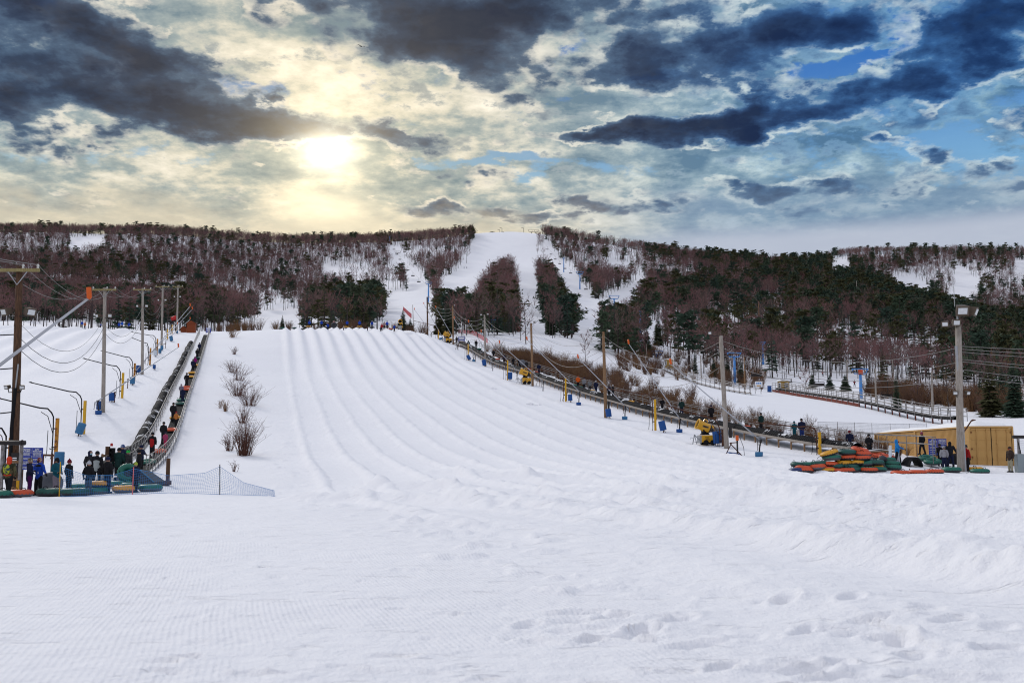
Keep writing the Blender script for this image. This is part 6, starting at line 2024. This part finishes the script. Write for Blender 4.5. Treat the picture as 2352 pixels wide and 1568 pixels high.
mb = MB(); mb.box((-.6, .05, .6), (.08, .06, 1.6)); mb.box((.6, .05, .6), (.08, .06, 1.6)); part('post', mb, M_WOODB, t)
mb = MB(); mb.box((0, 0, .65), (.8, .7, 1.3), None, .92); mb.box((0, 0, 1.34), (.85, .75, .1))
single('litter_bin', mb, M_PAD, 'blue bin at the upper end of the red based conveyor', 'bin', on(1767.5, 222))


def gate(px0, px1, Y, ptop, label, posts, box=None):
    b = on((px0 + px1) / 2, Y)
    t = thing('entry_gantry', label, 'gantry', b)
    top = at(px1, ptop, Y).z - b.z
    x0, x1 = (px0 - (px0 + px1) / 2) * mpp(Y), (px1 - (px0 + px1) / 2) * mpp(Y)
    mb = MB(); mb.tube([(x0, 0, top), (x1, 0, top)], .11, 8); mb.tube([(x1 - .18, 0, top), (x1 - .12, 0, top)], .14, 8); part('beam', mb, M_DARKST, t)
    for p in posts:
        x = (p - (px0 + px1) / 2) * mpp(Y)
        mb = MB(); mb.box((x, 0, top / 2 - .1), (.13, .13, top + .2)); part('post', mb, M_RAIL, t)
    return t


g_ = gate(-30, 51, 46.3, 1016.5, 'galvanised scanner gantry at the left edge above the queue', (43, 1, -26))
mb = MB()
for z in (.35, .75, 1.55): mb.box((.05 + .40, .12, z), (.5, .06, .12))
part('bracket', mb, M_WOODT, g_)
mb = MB(); mb.box((.62, -.05, .35), (.12, .12, .7)); part('pad', mb, M_POSTY, g_)
g2 = gate(2331, 2420, 68, 1003, 'grey scanner gantry cut by the right edge of the frame', (2343, 2410), True)
mb = MB(); mb.box((-.75, -.1, .6), (1.0, .5, 1.25)); part('control_box', mb, material('cabinet_grey', (.22, .26, .28), .5, .1, 4), g2)
mb = MB(); mb.tube([(-1.05, -.1, 2.1), (-.95, -.15, 1.5), (-.9, -.15, 1.2)], .03, 5); part('cable', mb, M_BLACK, g2)

# post with signal light, and plain post
t = thing('signal_post', 'brown post with a black signal light behind the queue', 'signal', on(244, 54.5))
b = t.location; top = at(244, 1025, 54.5).z - b.z
mb = MB(); mb.box((0, 0, top / 2 - .1), (.20, .16, top + .2)); part('post', mb, M_WOODB, t)
mb = MB(); mb.box((.26, -.02, top - .45), (.26, .2, .75))
for k in range(3): mb.lathe([(.075, 0), (.09, .14), (.07, .14), (.06, 0)], 10, Matrix.Rotation(R(90), 3, 'X'), (.26, -.12, top - .22 - k * .23))
part('signal_head', mb, M_BLACK, t)
mb = MB(); mb.lathe([(0, 0), (.07, 0), (.07, .12), (.05, .16), (0, .16)], 10, None, (.2, 0, top + .02)); part('beacon', mb, M_RED, t)
mb = MB(); mb.lathe([(.05, 0), (.12, .18), (.1, .18), (.0, .02)], 10, Matrix.Rotation(R(-90), 3, 'Y'), (-.12, 0, top - .5)); part('horn', mb, M_WOODT, t)
mb = MB(); mb.box((0, 0, .65), (.16, .16, 1.5)); mb.box((0, 0, .16), (.3, .3, .22))
single('timber_post', mb, M_WOODB, 'plain brown post with a black collar right of the left conveyor', 'post', on(384.6, 51.5))
# dark padded ramp at the conveyor end
mb = MB(); vs = [(-.6, -.5, 0), (.8, -.7, 0), (.8, .6, 0), (-.6, .6, 0), (-.6, -.3, .82), (-.35, -.35, .82), (.65, -.65, .2), (.65, .6, .2), (-.35, .6, .82), (-.6, .6, .82)]
mb.add([Vector(v) for v in vs], [(0, 3, 2, 1), (4, 5, 8, 9), (5, 6, 7, 8), (0, 1, 6, 5, 4), (1, 2, 7, 6), (2, 3, 9, 8, 7), (3, 0, 4, 9)])
o = single('padded_ramp', mb, M_RUBBER, 'dark padded ramp at the lower end of the left conveyor', 'ramp', on(340, 51.5), R(-8))
mb = MB(); mb.tube([(-.34, -.38, .84), (.66, -.68, .22)], .025, 6); part('edge_rope', mb, M_PADLT, o)
# arch of ribbed pipe by the right entrance, and short ribbed pipe
def arch(px, Y, r, ln, label, rz):
    mb = MB(); n = 14; m = 17; vs, fs = [], []
    for i in range(m):
        rr = r * (1 if i % 2 else .95)
        for k in range(n + 1):
            a = math.pi * 1.0 * k / n
            vs.append((math.cos(a) * rr, ln * (i / (m - 1) - .5), math.sin(a) * rr * 1.35))
    for i in range(m - 1):
        for k in range(n): q = i * (n + 1) + k; fs.append((q, q + 1, q + n + 2, q + n + 1))
    mb.add(vs, fs)
    for i in (0, m - 1):
        y = ln * (i / (m - 1) - .5)
        ri = [(math.cos(math.pi * k / n) * r * .95, y, math.sin(math.pi * k / n) * r * 1.28) for k in range(n + 1)] + [(math.cos(math.pi * k / n) * r * .82, y, math.sin(math.pi * k / n) * r * 1.12) for k in range(n + 1)]
        mb.add(ri, [(k, k + 1, n + 2 + k, n + 1 + k) for k in range(n)])
        y2 = -y
        ri2 = [(math.cos(math.pi * k / n) * r * .82, -ln * .5, math.sin(math.pi * k / n) * r * 1.12) for k in range(n + 1)] + [(math.cos(math.pi * k / n) * r * .82, ln * .5, math.sin(math.pi * k / n) * r * 1.12) for k in range(n + 1)]
        if i == 0: mb.add(ri2, [(k, k + 1, n + 2 + k, n + 1 + k) for k in range(n)])
    return single('pipe_arch', mb, M_BLACK, label, 'pipe arch', on(px, Y, -.05), rz)


px, _ = dp(z6, 1240, 0); arch(px, 70.5, .52, 1.3, 'black ribbed half pipe forming a small tunnel by the right entrance', .05)
px, _ = dp(z6, 1690, 0); arch(px, 74, .62, 1.6, 'short black ribbed half pipe behind the tall light pole', 1.2)

# the shipping container
C0 = Vector((33.85, 74.0)); SD = Vector((.093, .996)).normalized(); ED = Vector((SD.y, -SD.x))
CLEN, CWID = 26.0, 3.05
cz0, cz1 = -1.3, at(2222, 980, 74).z
ct = thing('shipping_container', 'tan corrugated steel container with snow on its roof', 'container', (C0.x, C0.y, cz0))
def cp(s, e, z): q = SD * s + ED * e; return Vector((q.x, q.y, z))
Hc = cz1 - cz0
mb = MB()
segs = int(CLEN / .28); prof = []
for i in range(segs):
    s0 = .35 + (CLEN - .7) * i / segs; st = (CLEN - .7) / segs
    prof += [(s0, 0), (s0 + st * .32, 0), (s0 + st * .5, .045), (s0 + st * .82, .045)]
prof.append((CLEN - .35, 0))
for e0, sg in ((0.03, 1), (CWID - .03, -1)):
    vs = []
    for (s, d) in prof: vs += [cp(s, e0 + sg * d, .1), cp(s, e0 + sg * d, Hc - .1)]
    mb.add(vs, [(2 * i, 2 * i + 2, 2 * i + 3, 2 * i + 1) for i in range(len(prof) - 1)])
vs = [cp(0, 0, Hc - .02), cp(CLEN, 0, Hc - .02), cp(CLEN, CWID, Hc - .02), cp(0, CWID, Hc - .02)]; mb.add(vs, [(0, 1, 2, 3)])
mb.add([cp(CLEN, 0, 0), cp(CLEN, CWID, 0), cp(CLEN, CWID, Hc), cp(CLEN, 0, Hc)], [(0, 1, 2, 3)])
part('side_wall', mb, M_TAN, ct)
mb = MB()
for e in (0, CWID):
    mb.beam(cp(0, e, Hc), cp(CLEN, e, Hc), .10, .12); mb.beam(cp(0, e, .05), cp(CLEN, e, .05), .10, .14)
    for s in (0, CLEN * .5 - .1, CLEN * .5 + .1, CLEN): mb.beam(cp(s, e, 0), cp(s, e, Hc), .13, .13)
for z in (.05, Hc): mb.beam(cp(0, 0, z), cp(0, CWID, z), .12, .12)
mb.add([cp(.02, .0, .1), cp(1.9, .0, .1), cp(1.9, .0, Hc - .1), cp(.02, .0, Hc - .1)], [(0, 1, 2, 3)])
part('frame', mb, M_TAN, ct)
for k in range(2):
    e0 = .08 + k * (CWID - .16) / 2; e1 = e0 + (CWID - .16) / 2 - .025
    mb = MB(); mb.add([cp(-.03, e0, .1), cp(-.03, e1, .1), cp(-.03, e1, Hc - .08), cp(-.03, e0, Hc - .08)], [(0, 1, 2, 3)])
    for j in range(5):
        z = .16 + j * (Hc - .34) / 4
        mb.beam(cp(-.05, e0 + .03, z), cp(-.05, e1 - .03, z), .05, .08)
    d = part('door', mb, M_TAN, ct)
    for f in (.28, .78):
        e = e0 + (e1 - e0) * f
        mb = MB(); mb.tube([cp(-.11, e, .15), cp(-.11, e, Hc - .12)], .026, 6)
        for z in (.3, 1.1, 2.0, Hc - .3): mb.box(cp(-.08, e, z), (.12, .08, .06))
        part('lock_rod', mb, M_TAN, d)
    mb = MB()
    for z in (.4, 1.0, 1.6, Hc - .4): mb.box(cp(-.07, e0 + .03 if k == 0 else e1 - .03, z), (.1, .07, .12))
    part('hinge', mb, M_TANR, d)
mb = MB(); mb.beam(cp(-.035, CWID / 2, .1), cp(-.035, CWID / 2, Hc - .1), .03, .05); part('door_seal', mb, M_BLACK, ct)
# rounded snow on the roof
mb = MB(); vs, fs = [], []; ns, ne = 40, 8
for i in range(ns + 1):
    for k in range(ne + 1):
        s, e = CLEN * i / ns, CWID * k / ne
        ed = min(1, min(s, CLEN - s) / .9) ** .5; ee = min(1, min(e, CWID - e) / .55) ** .45
        vs.append(cp(s, e, Hc + .01 + .40 * ed * ee * (1 + .25 * math.sin(s * .7) * math.sin(e * 2 + s * .3)) * (1.0 if s < 10 else .75)))
for i in range(ns):
    for k in range(ne): q = i * (ne + 1) + k; fs.append((q, q + ne + 1, q + ne + 2, q + 1))
mb.add(vs, fs); part('roof_snow', mb, CAP, ct, True)
# chain link fence behind the container
M_LINK = material('chain_link', (.24, .25, .27), .5, .2, 4, metal=.5)
fp = [on(a, y) for a, y in ((1880, 92), (1925, 95), (1964, 98), (2004, 100), (2046, 102), (2090, 104), (2130, 106))]
ribbon_net([p + Vector((0, 0, 1.75)) for p in fp], [p + Vector((0, 0, .05)) for p in fp], .16, .006, M_LINK, 'chain_link_fence', 'chain link fence on grey posts behind the right ramp', 'fence', [(p, p + Vector((0, 0, 1.8))) for p in fp], 0, [M_RAIL])
fp = [on(a, y) for a, y in ((2322, 95), (2362, 92), (2400, 90))]
ribbon_net([p + Vector((0, 0, 1.9)) for p in fp], [p + Vector((0, 0, .05)) for p in fp], .16, .006, M_LINK, 'chain_link_fence', 'short chain link fence at the right edge behind the container', 'fence', [(p, p + Vector((0, 0, 1.95))) for p in fp], 0, [M_RAIL])


# ------------------------------------------------------------------ booths and sheds
def booth(px, Y, w, h, label, rz=0.0):
    t = thing('attendant_booth', label, 'booth', on(px, Y), rz, 'mustard lift booths')
    mb = MB(); mb.box((0, 0, h / 2 - .3), (w, w, h + .6)); part('wall', mb, M_MUST, t)
    mb = MB(); mb.box((0, 0, h + .08), (w * 1.25, w * 1.25, .16)); o = part('roof', mb, M_WHITE, t)
    mb = MB(); mb.box((0, 0, h + .26), (w * 1.22, w * 1.22, .22), None, .8); part('roof_snow', mb, CAP, o)
    for (x, y, ww, dd) in ((w * .1, -w / 2 - .02, w * .38, .05), (-w / 2 - .02, 0, .05, w * .5)):
        mb = MB(); mb.box((x, y, h * .62), (ww * 1.25 if ww > .1 else .06, dd * 1.25 if dd > .1 else .06, h * .48)); f = part('window', mb, M_WHITE, t)
        mb = MB(); mb.box((x - (.03 if ww < .1 else 0), y - (.03 if dd < .1 else 0), h * .62), (ww * .9, dd * .9, h * .38)); part('pane', mb, M_GLASS, f)
    return t


booth(1800, 224, 1.9, 2.5, 'mustard booth with a snowy roof at the top of the red based conveyor', .25)
booth(1537, 262, 1.7, 2.2, 'small mustard booth at the top of the pale railed conveyor', .2)
for (px, Y, w, h, lb) in [(439.5, 222, 1.8, 2.0, 'taller orange brown shed at the top of the left slope'), (422, 224, 1.2, .9, 'low orange brown shed left of the taller one')]:
    t = thing('shed', lb, 'shed', on(px, Y), .15, 'orange sheds on the left crest')
    mb = MB(); mb.box((0, 0, h / 2 - .2), (w, w, h + .4)); part('wall', mb, M_SHED, t)
    mb = MB(); a = w * .6
    mb.add([Vector(v) for v in [(-a, -a, h), (a, -a, h), (a, a, h), (-a, a, h), (0, -a, h + w * .35), (0, a, h + w * .35)]], [(0, 1, 4), (1, 2, 5, 4), (2, 3, 5), (3, 0, 4, 5), (0, 3, 2, 1)]); part('roof', mb, M_SHED, t)


# ------------------------------------------------------------------ chair lifts
def lift_tower(px, Y, py_top, wpx, label, mat=M_LIFT, plate=False, thick=.32):
    b = on(px, Y); top = at(px, py_top, Y); h = top.z - b.z; w = wpx * mpp(Y)
    t = thing('lift_tower', label, 'lift tower', b, 0, 'chairlift towers')
    fr = w * .28
    mb = MB(); mb.tube([(0, 0, -1), (0, 0, h - fr)], [thick * 1.15, thick * .85], 10); part('column', mb, mat, t, True)
    mb = MB(); mb.box((0, 0, h - fr), (w * .72, thick * .9, thick * .8))
    for s in (-1, 1): mb.beam((s * w * .34, 0, h - fr), (s * w * .48, 0, h), thick * .5, thick * .5)
    mb.box((0, 0, h), (w, thick * .7, thick * .45)); part('crossarm', mb, mat, t)
    for s in (-1, 1):
        mb = MB()
        for k in range(4): mb.lathe([(.05, -.06), (.2, -.06), (.2, .06), (.05, .06)], 10, Matrix.Rotation(R(90), 3, 'Y'), (s * w * .43, -.9 + k * .6, h - fr * .6))
        mb.beam((s * w * .43, -1.1, h - fr * .6), (s * w * .43, 1.1, h - fr * .6), .08, .14); part('sheave_train', mb, M_DARKST, t)
    if plate:
        mb = MB(); mb.box((0, -.28, h - fr * .7), (.9, .06, 1.0)); part('number_plate', mb, M_ORANGE, t)
    return t, h


lift_tower(1510, 285, 806, 28, 'blue lift tower above the far booth')
lift_tower(1688, 245, 810, 33, 'tall blue lift tower right of the pale pole')
lift_tower(1978, 205, 847, 38, 'blue lift tower with an orange number plate', plate=True)
lift_tower(1130, 300, 734, 17, 'small blue lift tower behind the grey pole')
lift_tower(1753, 330, 785, 14, 'slim blue lift tower among the trees')
for (px, Y, py, w, lb, m) in [(877, 1235, 528, 13, 'dark lift tower on the skyline left of the trails', M_DARKST), (894.8, 1130, 541, 8, 'blue lift tower just below the skyline', M_LIFT), (913.6, 1020, 577, 15, 'dark lift tower in the left lift line', M_DARKST), (984, 610, 648, 15, 'blue lift tower beside the left trail', M_LIFT),
                            (1221, 1230, 528, 17, 'left of two dark lift towers on the summit', M_DARKST), (1229.4, 1200, 528, 17, 'right of two dark lift towers on the summit', M_DARKST), (1245, 1160, 546, 8, 'dark lift tower below the summit pair', M_DARKST), (1295, 900, 592, 6, 'small blue lift tower in the right lift line', M_LIFT), (1332, 740, 624, 18, 'blue lift tower halfway down the right lift line', M_LIFT), (1411, 520, 679, 25, 'blue lift tower at the clearing right of the trails', M_LIFT), (1471, 400, 715, 6, 'small blue lift tower low in the trees', M_LIFT)]:
    lift_tower(px, Y, py, w, lb, m, thick=.45)


def chair_mb(w=2.4):
    mb = MB()
    mb.tube([(0, 0, 0), (0, .1, -1.6), (0, .25, -2.2)], .06, 5); mb.tube([(-w / 2, .25, -2.1), (w / 2, .25, -2.1)], .06, 5)
    for s in (-1, 1): mb.tube([(s * w / 2, .25, -2.1), (s * w / 2, .15, -3.0), (s * w / 2, -.5, -3.05)], .06, 5)
    mb.box((0, -.15, -3.02), (w, .6, .10)); mb.box((0, .22, -2.65), (w, .08, .5))
    return mb


CH = chair_mb().mesh('lift_chair', M_DARKST)
CHL = ['near the skyline', 'in the upper line', 'in the middle of the line', 'in the lower line', 'near the line foot', 'low over the snow']
def chairs(a, b, n, sag, name):
    wire(a, b, sag, 'lift cable %s' % name, .05, M_DARKST, 'lift cables')
    P = catenary(a, b, sag, n + 1)
    for i in range(1, n + 1):
        o = link(bpy.data.objects.new('lift_chair', CH)); o.location = P[i]
        tag(o, 'chair on the cable %s, %s' % (name, CHL[min(5, int(i * 6 / (n + 1)))]), 'lift chair', 'chairlift chairs')


chairs(at(889, 535, 1200), at(978, 652, 610), 9, 6, 'left of the ski trails')
chairs(at(978, 652, 610), at(1124, 738, 300), 3, 4, 'past the tubing crest')
chairs(at(1236, 533, 1200), at(1326, 629, 740), 8, 6, 'right of the ski trails')
chairs(at(1326, 629, 740), at(1402, 683, 520), 2, 4, 'above the right clearing')
chairs(at(1402, 683, 520), at(1500, 812, 285), 4, 4, 'through the evergreens')
chairs(at(1674, 816, 245), at(1962, 853, 205), 3, 1.5, 'between two near blue lift towers')
chairs(at(1962, 853, 205), at(2200, 880, 190), 2, 1.5, 'right of the orange number plate')

# summit things
for i, (px, py0, Y) in enumerate([(1148, 528, 1240), (1153, 524, 1225), (1157, 533, 1190), (1156, 546, 1150), (1158, 560, 1100), (1203, 524, 1240), (1136, 533, 1240)]):
    b = on(px, Y); e = at(px, py0, Y); mb = MB(); mb.tube([(0, 0, -1), e - b], .28, 5); mb.tube([e - b, e - b + Vector((-3, 0, .5))], .2, 4)
    single('snow_lance', mb, M_DARKST, 'distant dark snow lance on the trail summit, %s' % ('left one', 'tallest', 'right one', 'upper of two lower', 'lowest', 'beside the small evergreens', 'short one')[i], 'snow lance', b, 0, 'lances on the summit')
mb = MB(); mb.ball((0, 0, 0), (4, 3, 3), None, 12, 7); single('snow_shelter', mb, M_BLACK, 'dark rounded shelter on the trail summit', 'shelter', on(1129, 1240), 0)


# ------------------------------------------------------------------ shrubs, brush and single trees
M_SHRUB = material('shrub_dark_twigs', (.095, .040, .028), .9, .4, 1.5)


def shrub(h, spread, n, seed, w=.014):
    rd = random.Random(seed); mb = MB()
    for i in range(n):
        a = rd.uniform(0, 6.28); o = Vector((math.cos(a), math.sin(a), 0)) * rd.uniform(0, spread * .25)
        q = spread * rd.uniform(.05, .9) ** 1.2; L = h * rd.uniform(.45, 1.0)
        e = o + Vector((math.cos(a) * q, math.sin(a) * q, L))
        m = o.lerp(e, .5) + Vector((-math.cos(a), -math.sin(a), 0)) * q * .12 + Vector((rd.gauss(0, 1), rd.gauss(0, 1), 0)) * h * .05
        e = e + Vector((rd.gauss(0, 1), rd.gauss(0, 1), 0)) * h * .07
        mb.tube([o - Vector((0, 0, .2)), m, e], [w, w * .7, w * .25], 3, False)
        for j in range(rd.randint(2, 5)):
            s = m.lerp(e, rd.uniform(-.3, .9)); d = Vector((rd.gauss(0, 1), rd.gauss(0, 1), rd.uniform(.1, 1.6))).normalized() * h * rd.uniform(.10, .28)
            mb.tube([s, s + d], [w * .5, w * .2], 3, False)
    return mb


for i, (px, Y, h, sp, n_, lb) in enumerate([(562, 76, 3.5, 1.7, 120, 'largest leafless reddish shrub beside the tubing lanes'), (527, 80, 1.7, .9, 40, 'low dark shrub left of the largest one'), (558, 99, 2.3, 1.1, 42, 'shrub just above the largest one'), (518, 106, 1.5, .6, 28, 'sparse tan weed clump left of the shrub row'), (573, 112, 2.8, 2.2, 70, 'dark spreading shrub on the right of the row'),
                                      (545, 119, 2.9, 2.4, 64, 'shrub leaning left in the middle of the row'), (547, 136, 2.8, 2.2, 40, 'shrub with a thin central stem, second from the top'), (534, 147, 2.6, 2.2, 40, 'topmost shrub of the row'), (538, 172, 1.6, 1.0, 26, 'small wisp of twigs above the shrub row'), (535, 200, 3.2, 2.0, 50, 'tan brush at the crest above the shrub row'), (538, 62, .9, .5, 10, 'thin dry weed right of the blue net'), (505, 108, 1.2, .6, 14, 'faint tan grasses left of the row')]):
    single('leafless_shrub', shrub(h * .88, sp * 1.1, n_, 300 + i, .013 + Y * .00006), M_SHRUB if 'tan' not in lb else M_BRUSH, lb, 'shrub', on(px, Y), 0, 'leafless shrubs beside the lanes')
# brown thicket behind the right conveyor
BR = [(MB(), shrub(3.4, 1.8, 46, 500 + k, .030)) for k in range(4)]
col = bpy.data.collections.new('thicket_bush')
for k, (_, b) in enumerate(BR): col.objects.link(bpy.data.objects.new('thicket_bush_%d' % k, b.mesh('thicket_bush', M_BRUSH if k % 2 else M_TWIGS)))
pts, scl = [], []
for i in range(620):
    f = random.random() ** .75
    t_ = RC.L * (.02 + .93 * f); off = 4.6 + abs(random.gauss(0, 1)) * (2.0 + 6.5 * f)
    if math.sin(t_ * .16) + math.sin(t_ * .061 + 1) < -.9 and random.random() < .6: continue
    if f < .35 and random.random() < .45: continue
    q = RC.p(t_, off); pts.append((q.x, q.y, gz(q.x, q.y))); scl.append(random.uniform(.35, .85) * (.65 + .6 * f))
for i in range(150):
    px = random.uniform(1990, 2340); Y = random.uniform(0, 45) + 205 - (px - 1990) * .16
    q = on(px, Y); pts.append(tuple(q)); scl.append(random.uniform(.6, 1.5))
for i in range(110):
    px, Y = random.uniform(1420, 1760), random.uniform(228, 300)
    q = on(px, Y); pts.append(tuple(q)); scl.append(random.uniform(.6, 1.2))
for i in range(45):
    px, Y = random.uniform(430, 1000), random.uniform(238, 262)
    q = on(px, Y); pts.append(tuple(q)); scl.append(random.uniform(.5, 1.0))
scatter('brown_thicket', 'brown leafless thicket behind the right conveyor and along the valley', 'thicket', pts, col, 4, np.array(scl), .12)

SPR = {}
def lone_conifer(px, Y, h, label, width=.24, kind='conifer', mat=NEEDLE):
    k = (round(h), width, kind)
    a, b = (conifer(h, int(px), width=width, tiers=34, per=20, base=.04, fat=.62) if kind == 'conifer' else pine(h, int(px)))
    t = thing('conifer_tree', label, 'tree', on(px, Y), 0, 'single evergreens in the valley')
    part('trunk', a, BARK, t); part('crown', b, mat, t)


for (px, Y, h, w, lb, k, m) in [(2276, 152, 9.6, .23, 'tall olive spruce behind the tan container', 'conifer', OLIVE), (2332, 148, 8.6, .27, 'dark wide spruce at the right edge behind the container', 'conifer', NEEDLE), (2305, 172, 8.2, .26, 'dark spruce between the two spruces at the right edge', 'conifer', NEEDLE), (2254, 175, 6, .3, 'small dark spruce left of the tall olive spruce', 'conifer', NEEDLE),
                              (1942, 236, 4.2, .42, 'rounded evergreen right of the skier', 'conifer', NEEDLE), (1906, 240, 4.0, .42, 'rounded evergreen left of the skier', 'conifer', NEEDLE), (1866, 245, 4.2, .36, 'rounded evergreen behind the slim bare tree', 'conifer', NEEDLE), (1996, 228, 4.5, .34, 'dark evergreen right of the blue lift tower', 'conifer', NEEDLE), (2034, 232, 4.0, .5, 'wide low evergreen beside the snow mound', 'conifer', NEEDLE), (2080, 238, 3.2, .5, 'low bushy evergreen on the mound edge', 'conifer', NEEDLE), (2060, 172, 6.2, .17, 'narrow dark evergreen in the thicket', 'conifer', NEEDLE),
                              (1729, 300, 11.5, .30, 'round olive pine right of the tall blue lift tower', 'pine', OLIVE), (1486, 285, 8.5, .28, 'dark spruce left of the far blue lift tower', 'conifer', NEEDLE), (1597, 262, 6.4, .16, 'dark columnar evergreen left of the short pole', 'conifer', NEEDLE), (1640, 262, 4.6, .4, 'dark clipped evergreen left of the pale pole', 'conifer', NEEDLE), (1672, 268, 5.0, .3, 'dark columnar evergreen behind the tall blue tower', 'conifer', NEEDLE), (1702, 250, 6.5, .26, 'dark green spruce beside the tall blue tower', 'conifer', NEEDLE),
                              (1440, 300, 14, .20, 'tall ragged spruce right of the ski trails', 'conifer', NEEDLE), (1402, 310, 15, .18, 'tall spire spruce beside the far slim pole', 'conifer', NEEDLE), (1265, 300, 13, .2, 'dark spruce at the lower right edge of the main trail', 'conifer', NEEDLE), (1512, 330, 11, .24, 'reddish dark spruce above the far blue tower', 'conifer', NEEDLE),
                              (648, 300, 5, .26, 'small dark spruce in the gap left of the crest evergreens', 'conifer', NEEDLE), (1009, 262, 8, .3, 'olive evergreen right of the far dark pole', 'conifer', OLIVE), (1028, 270, 9, .3, 'dark evergreen beside the top of the right conveyor', 'conifer', NEEDLE), (925, 245, 6, .3, 'dark evergreen right behind the yellow crest gun', 'conifer', NEEDLE), (942, 250, 4, .4, 'low dark evergreen at the right end of the crest', 'conifer', NEEDLE)]:
    lone_conifer(px, Y, h, lb, w, k, m)
for (px, Y, h, lb) in [(1208, 255, 10.5, 'large forked bare tree at the foot of the main trail'), (1196, 262, 7, 'bare tree left of the large forked one'), (1852, 212, 5.2, 'slim bare tree in front of the mustard booth'), (2110, 185, 7.5, 'bare tree in the thicket left of the leaning pole'), (2180, 160, 7.0, 'bare tan tree left of the tall light pole'), (2312, 190, 9, 'pale bare tree among the spruces at right'), (1480, 262, 7, 'bare tree above the middle of the thicket'), (1345, 235, 6, 'bare tree rising from the thicket')]:
    a, b = bare_tree(h, int(px), spread=.30, twigs=170, w=.045, base=.25)
    t = thing('bare_tree', lb, 'tree', on(px, Y), 0, 'single bare trees in the valley'); t.scale = (1, 1, 1)
    part('trunk', a, BARK, t); part('crown', b, TAN if 'tan' in lb or 'pale' in lb else TWIG, t)
# mound of snow by the low evergreens
mb = MB(); mb.ball((0, 0, 0), (7.5, 4, 2.3), None, 22, 12); mb.ball((6, 1, -.3), (6, 4, 1.6), None, 18, 9)
single('snow_mound', mb, SNOW, 'rounded mound of snow behind the low evergreens', 'snow mound', on(2055, 246), 0, smooth=True)
# soaring bird
p = at(829, 107, 160)
mb = MB(); mb.tube([(-.30, 0, 0), (.05, 0, .02), (.32, 0, 0)], [.03, .09, .03], 6)
for s in (-1, 1):
    mb.add([Vector(v) for v in [(.14, s * .05, .03), (.10, s * .45, .16), (-.02, s * .9, .10), (-.14, s * .5, .12), (-.12, s * .05, .02)]], [(0, 1, 2, 3, 4)])
o = single('soaring_bird', mb, M_BLACK, 'dark bird gliding under the clouds', 'bird', p, R(50)); o.rotation_euler = (R(25), R(-15), R(60)); o.scale = (1.1, 1.1, 1.1)
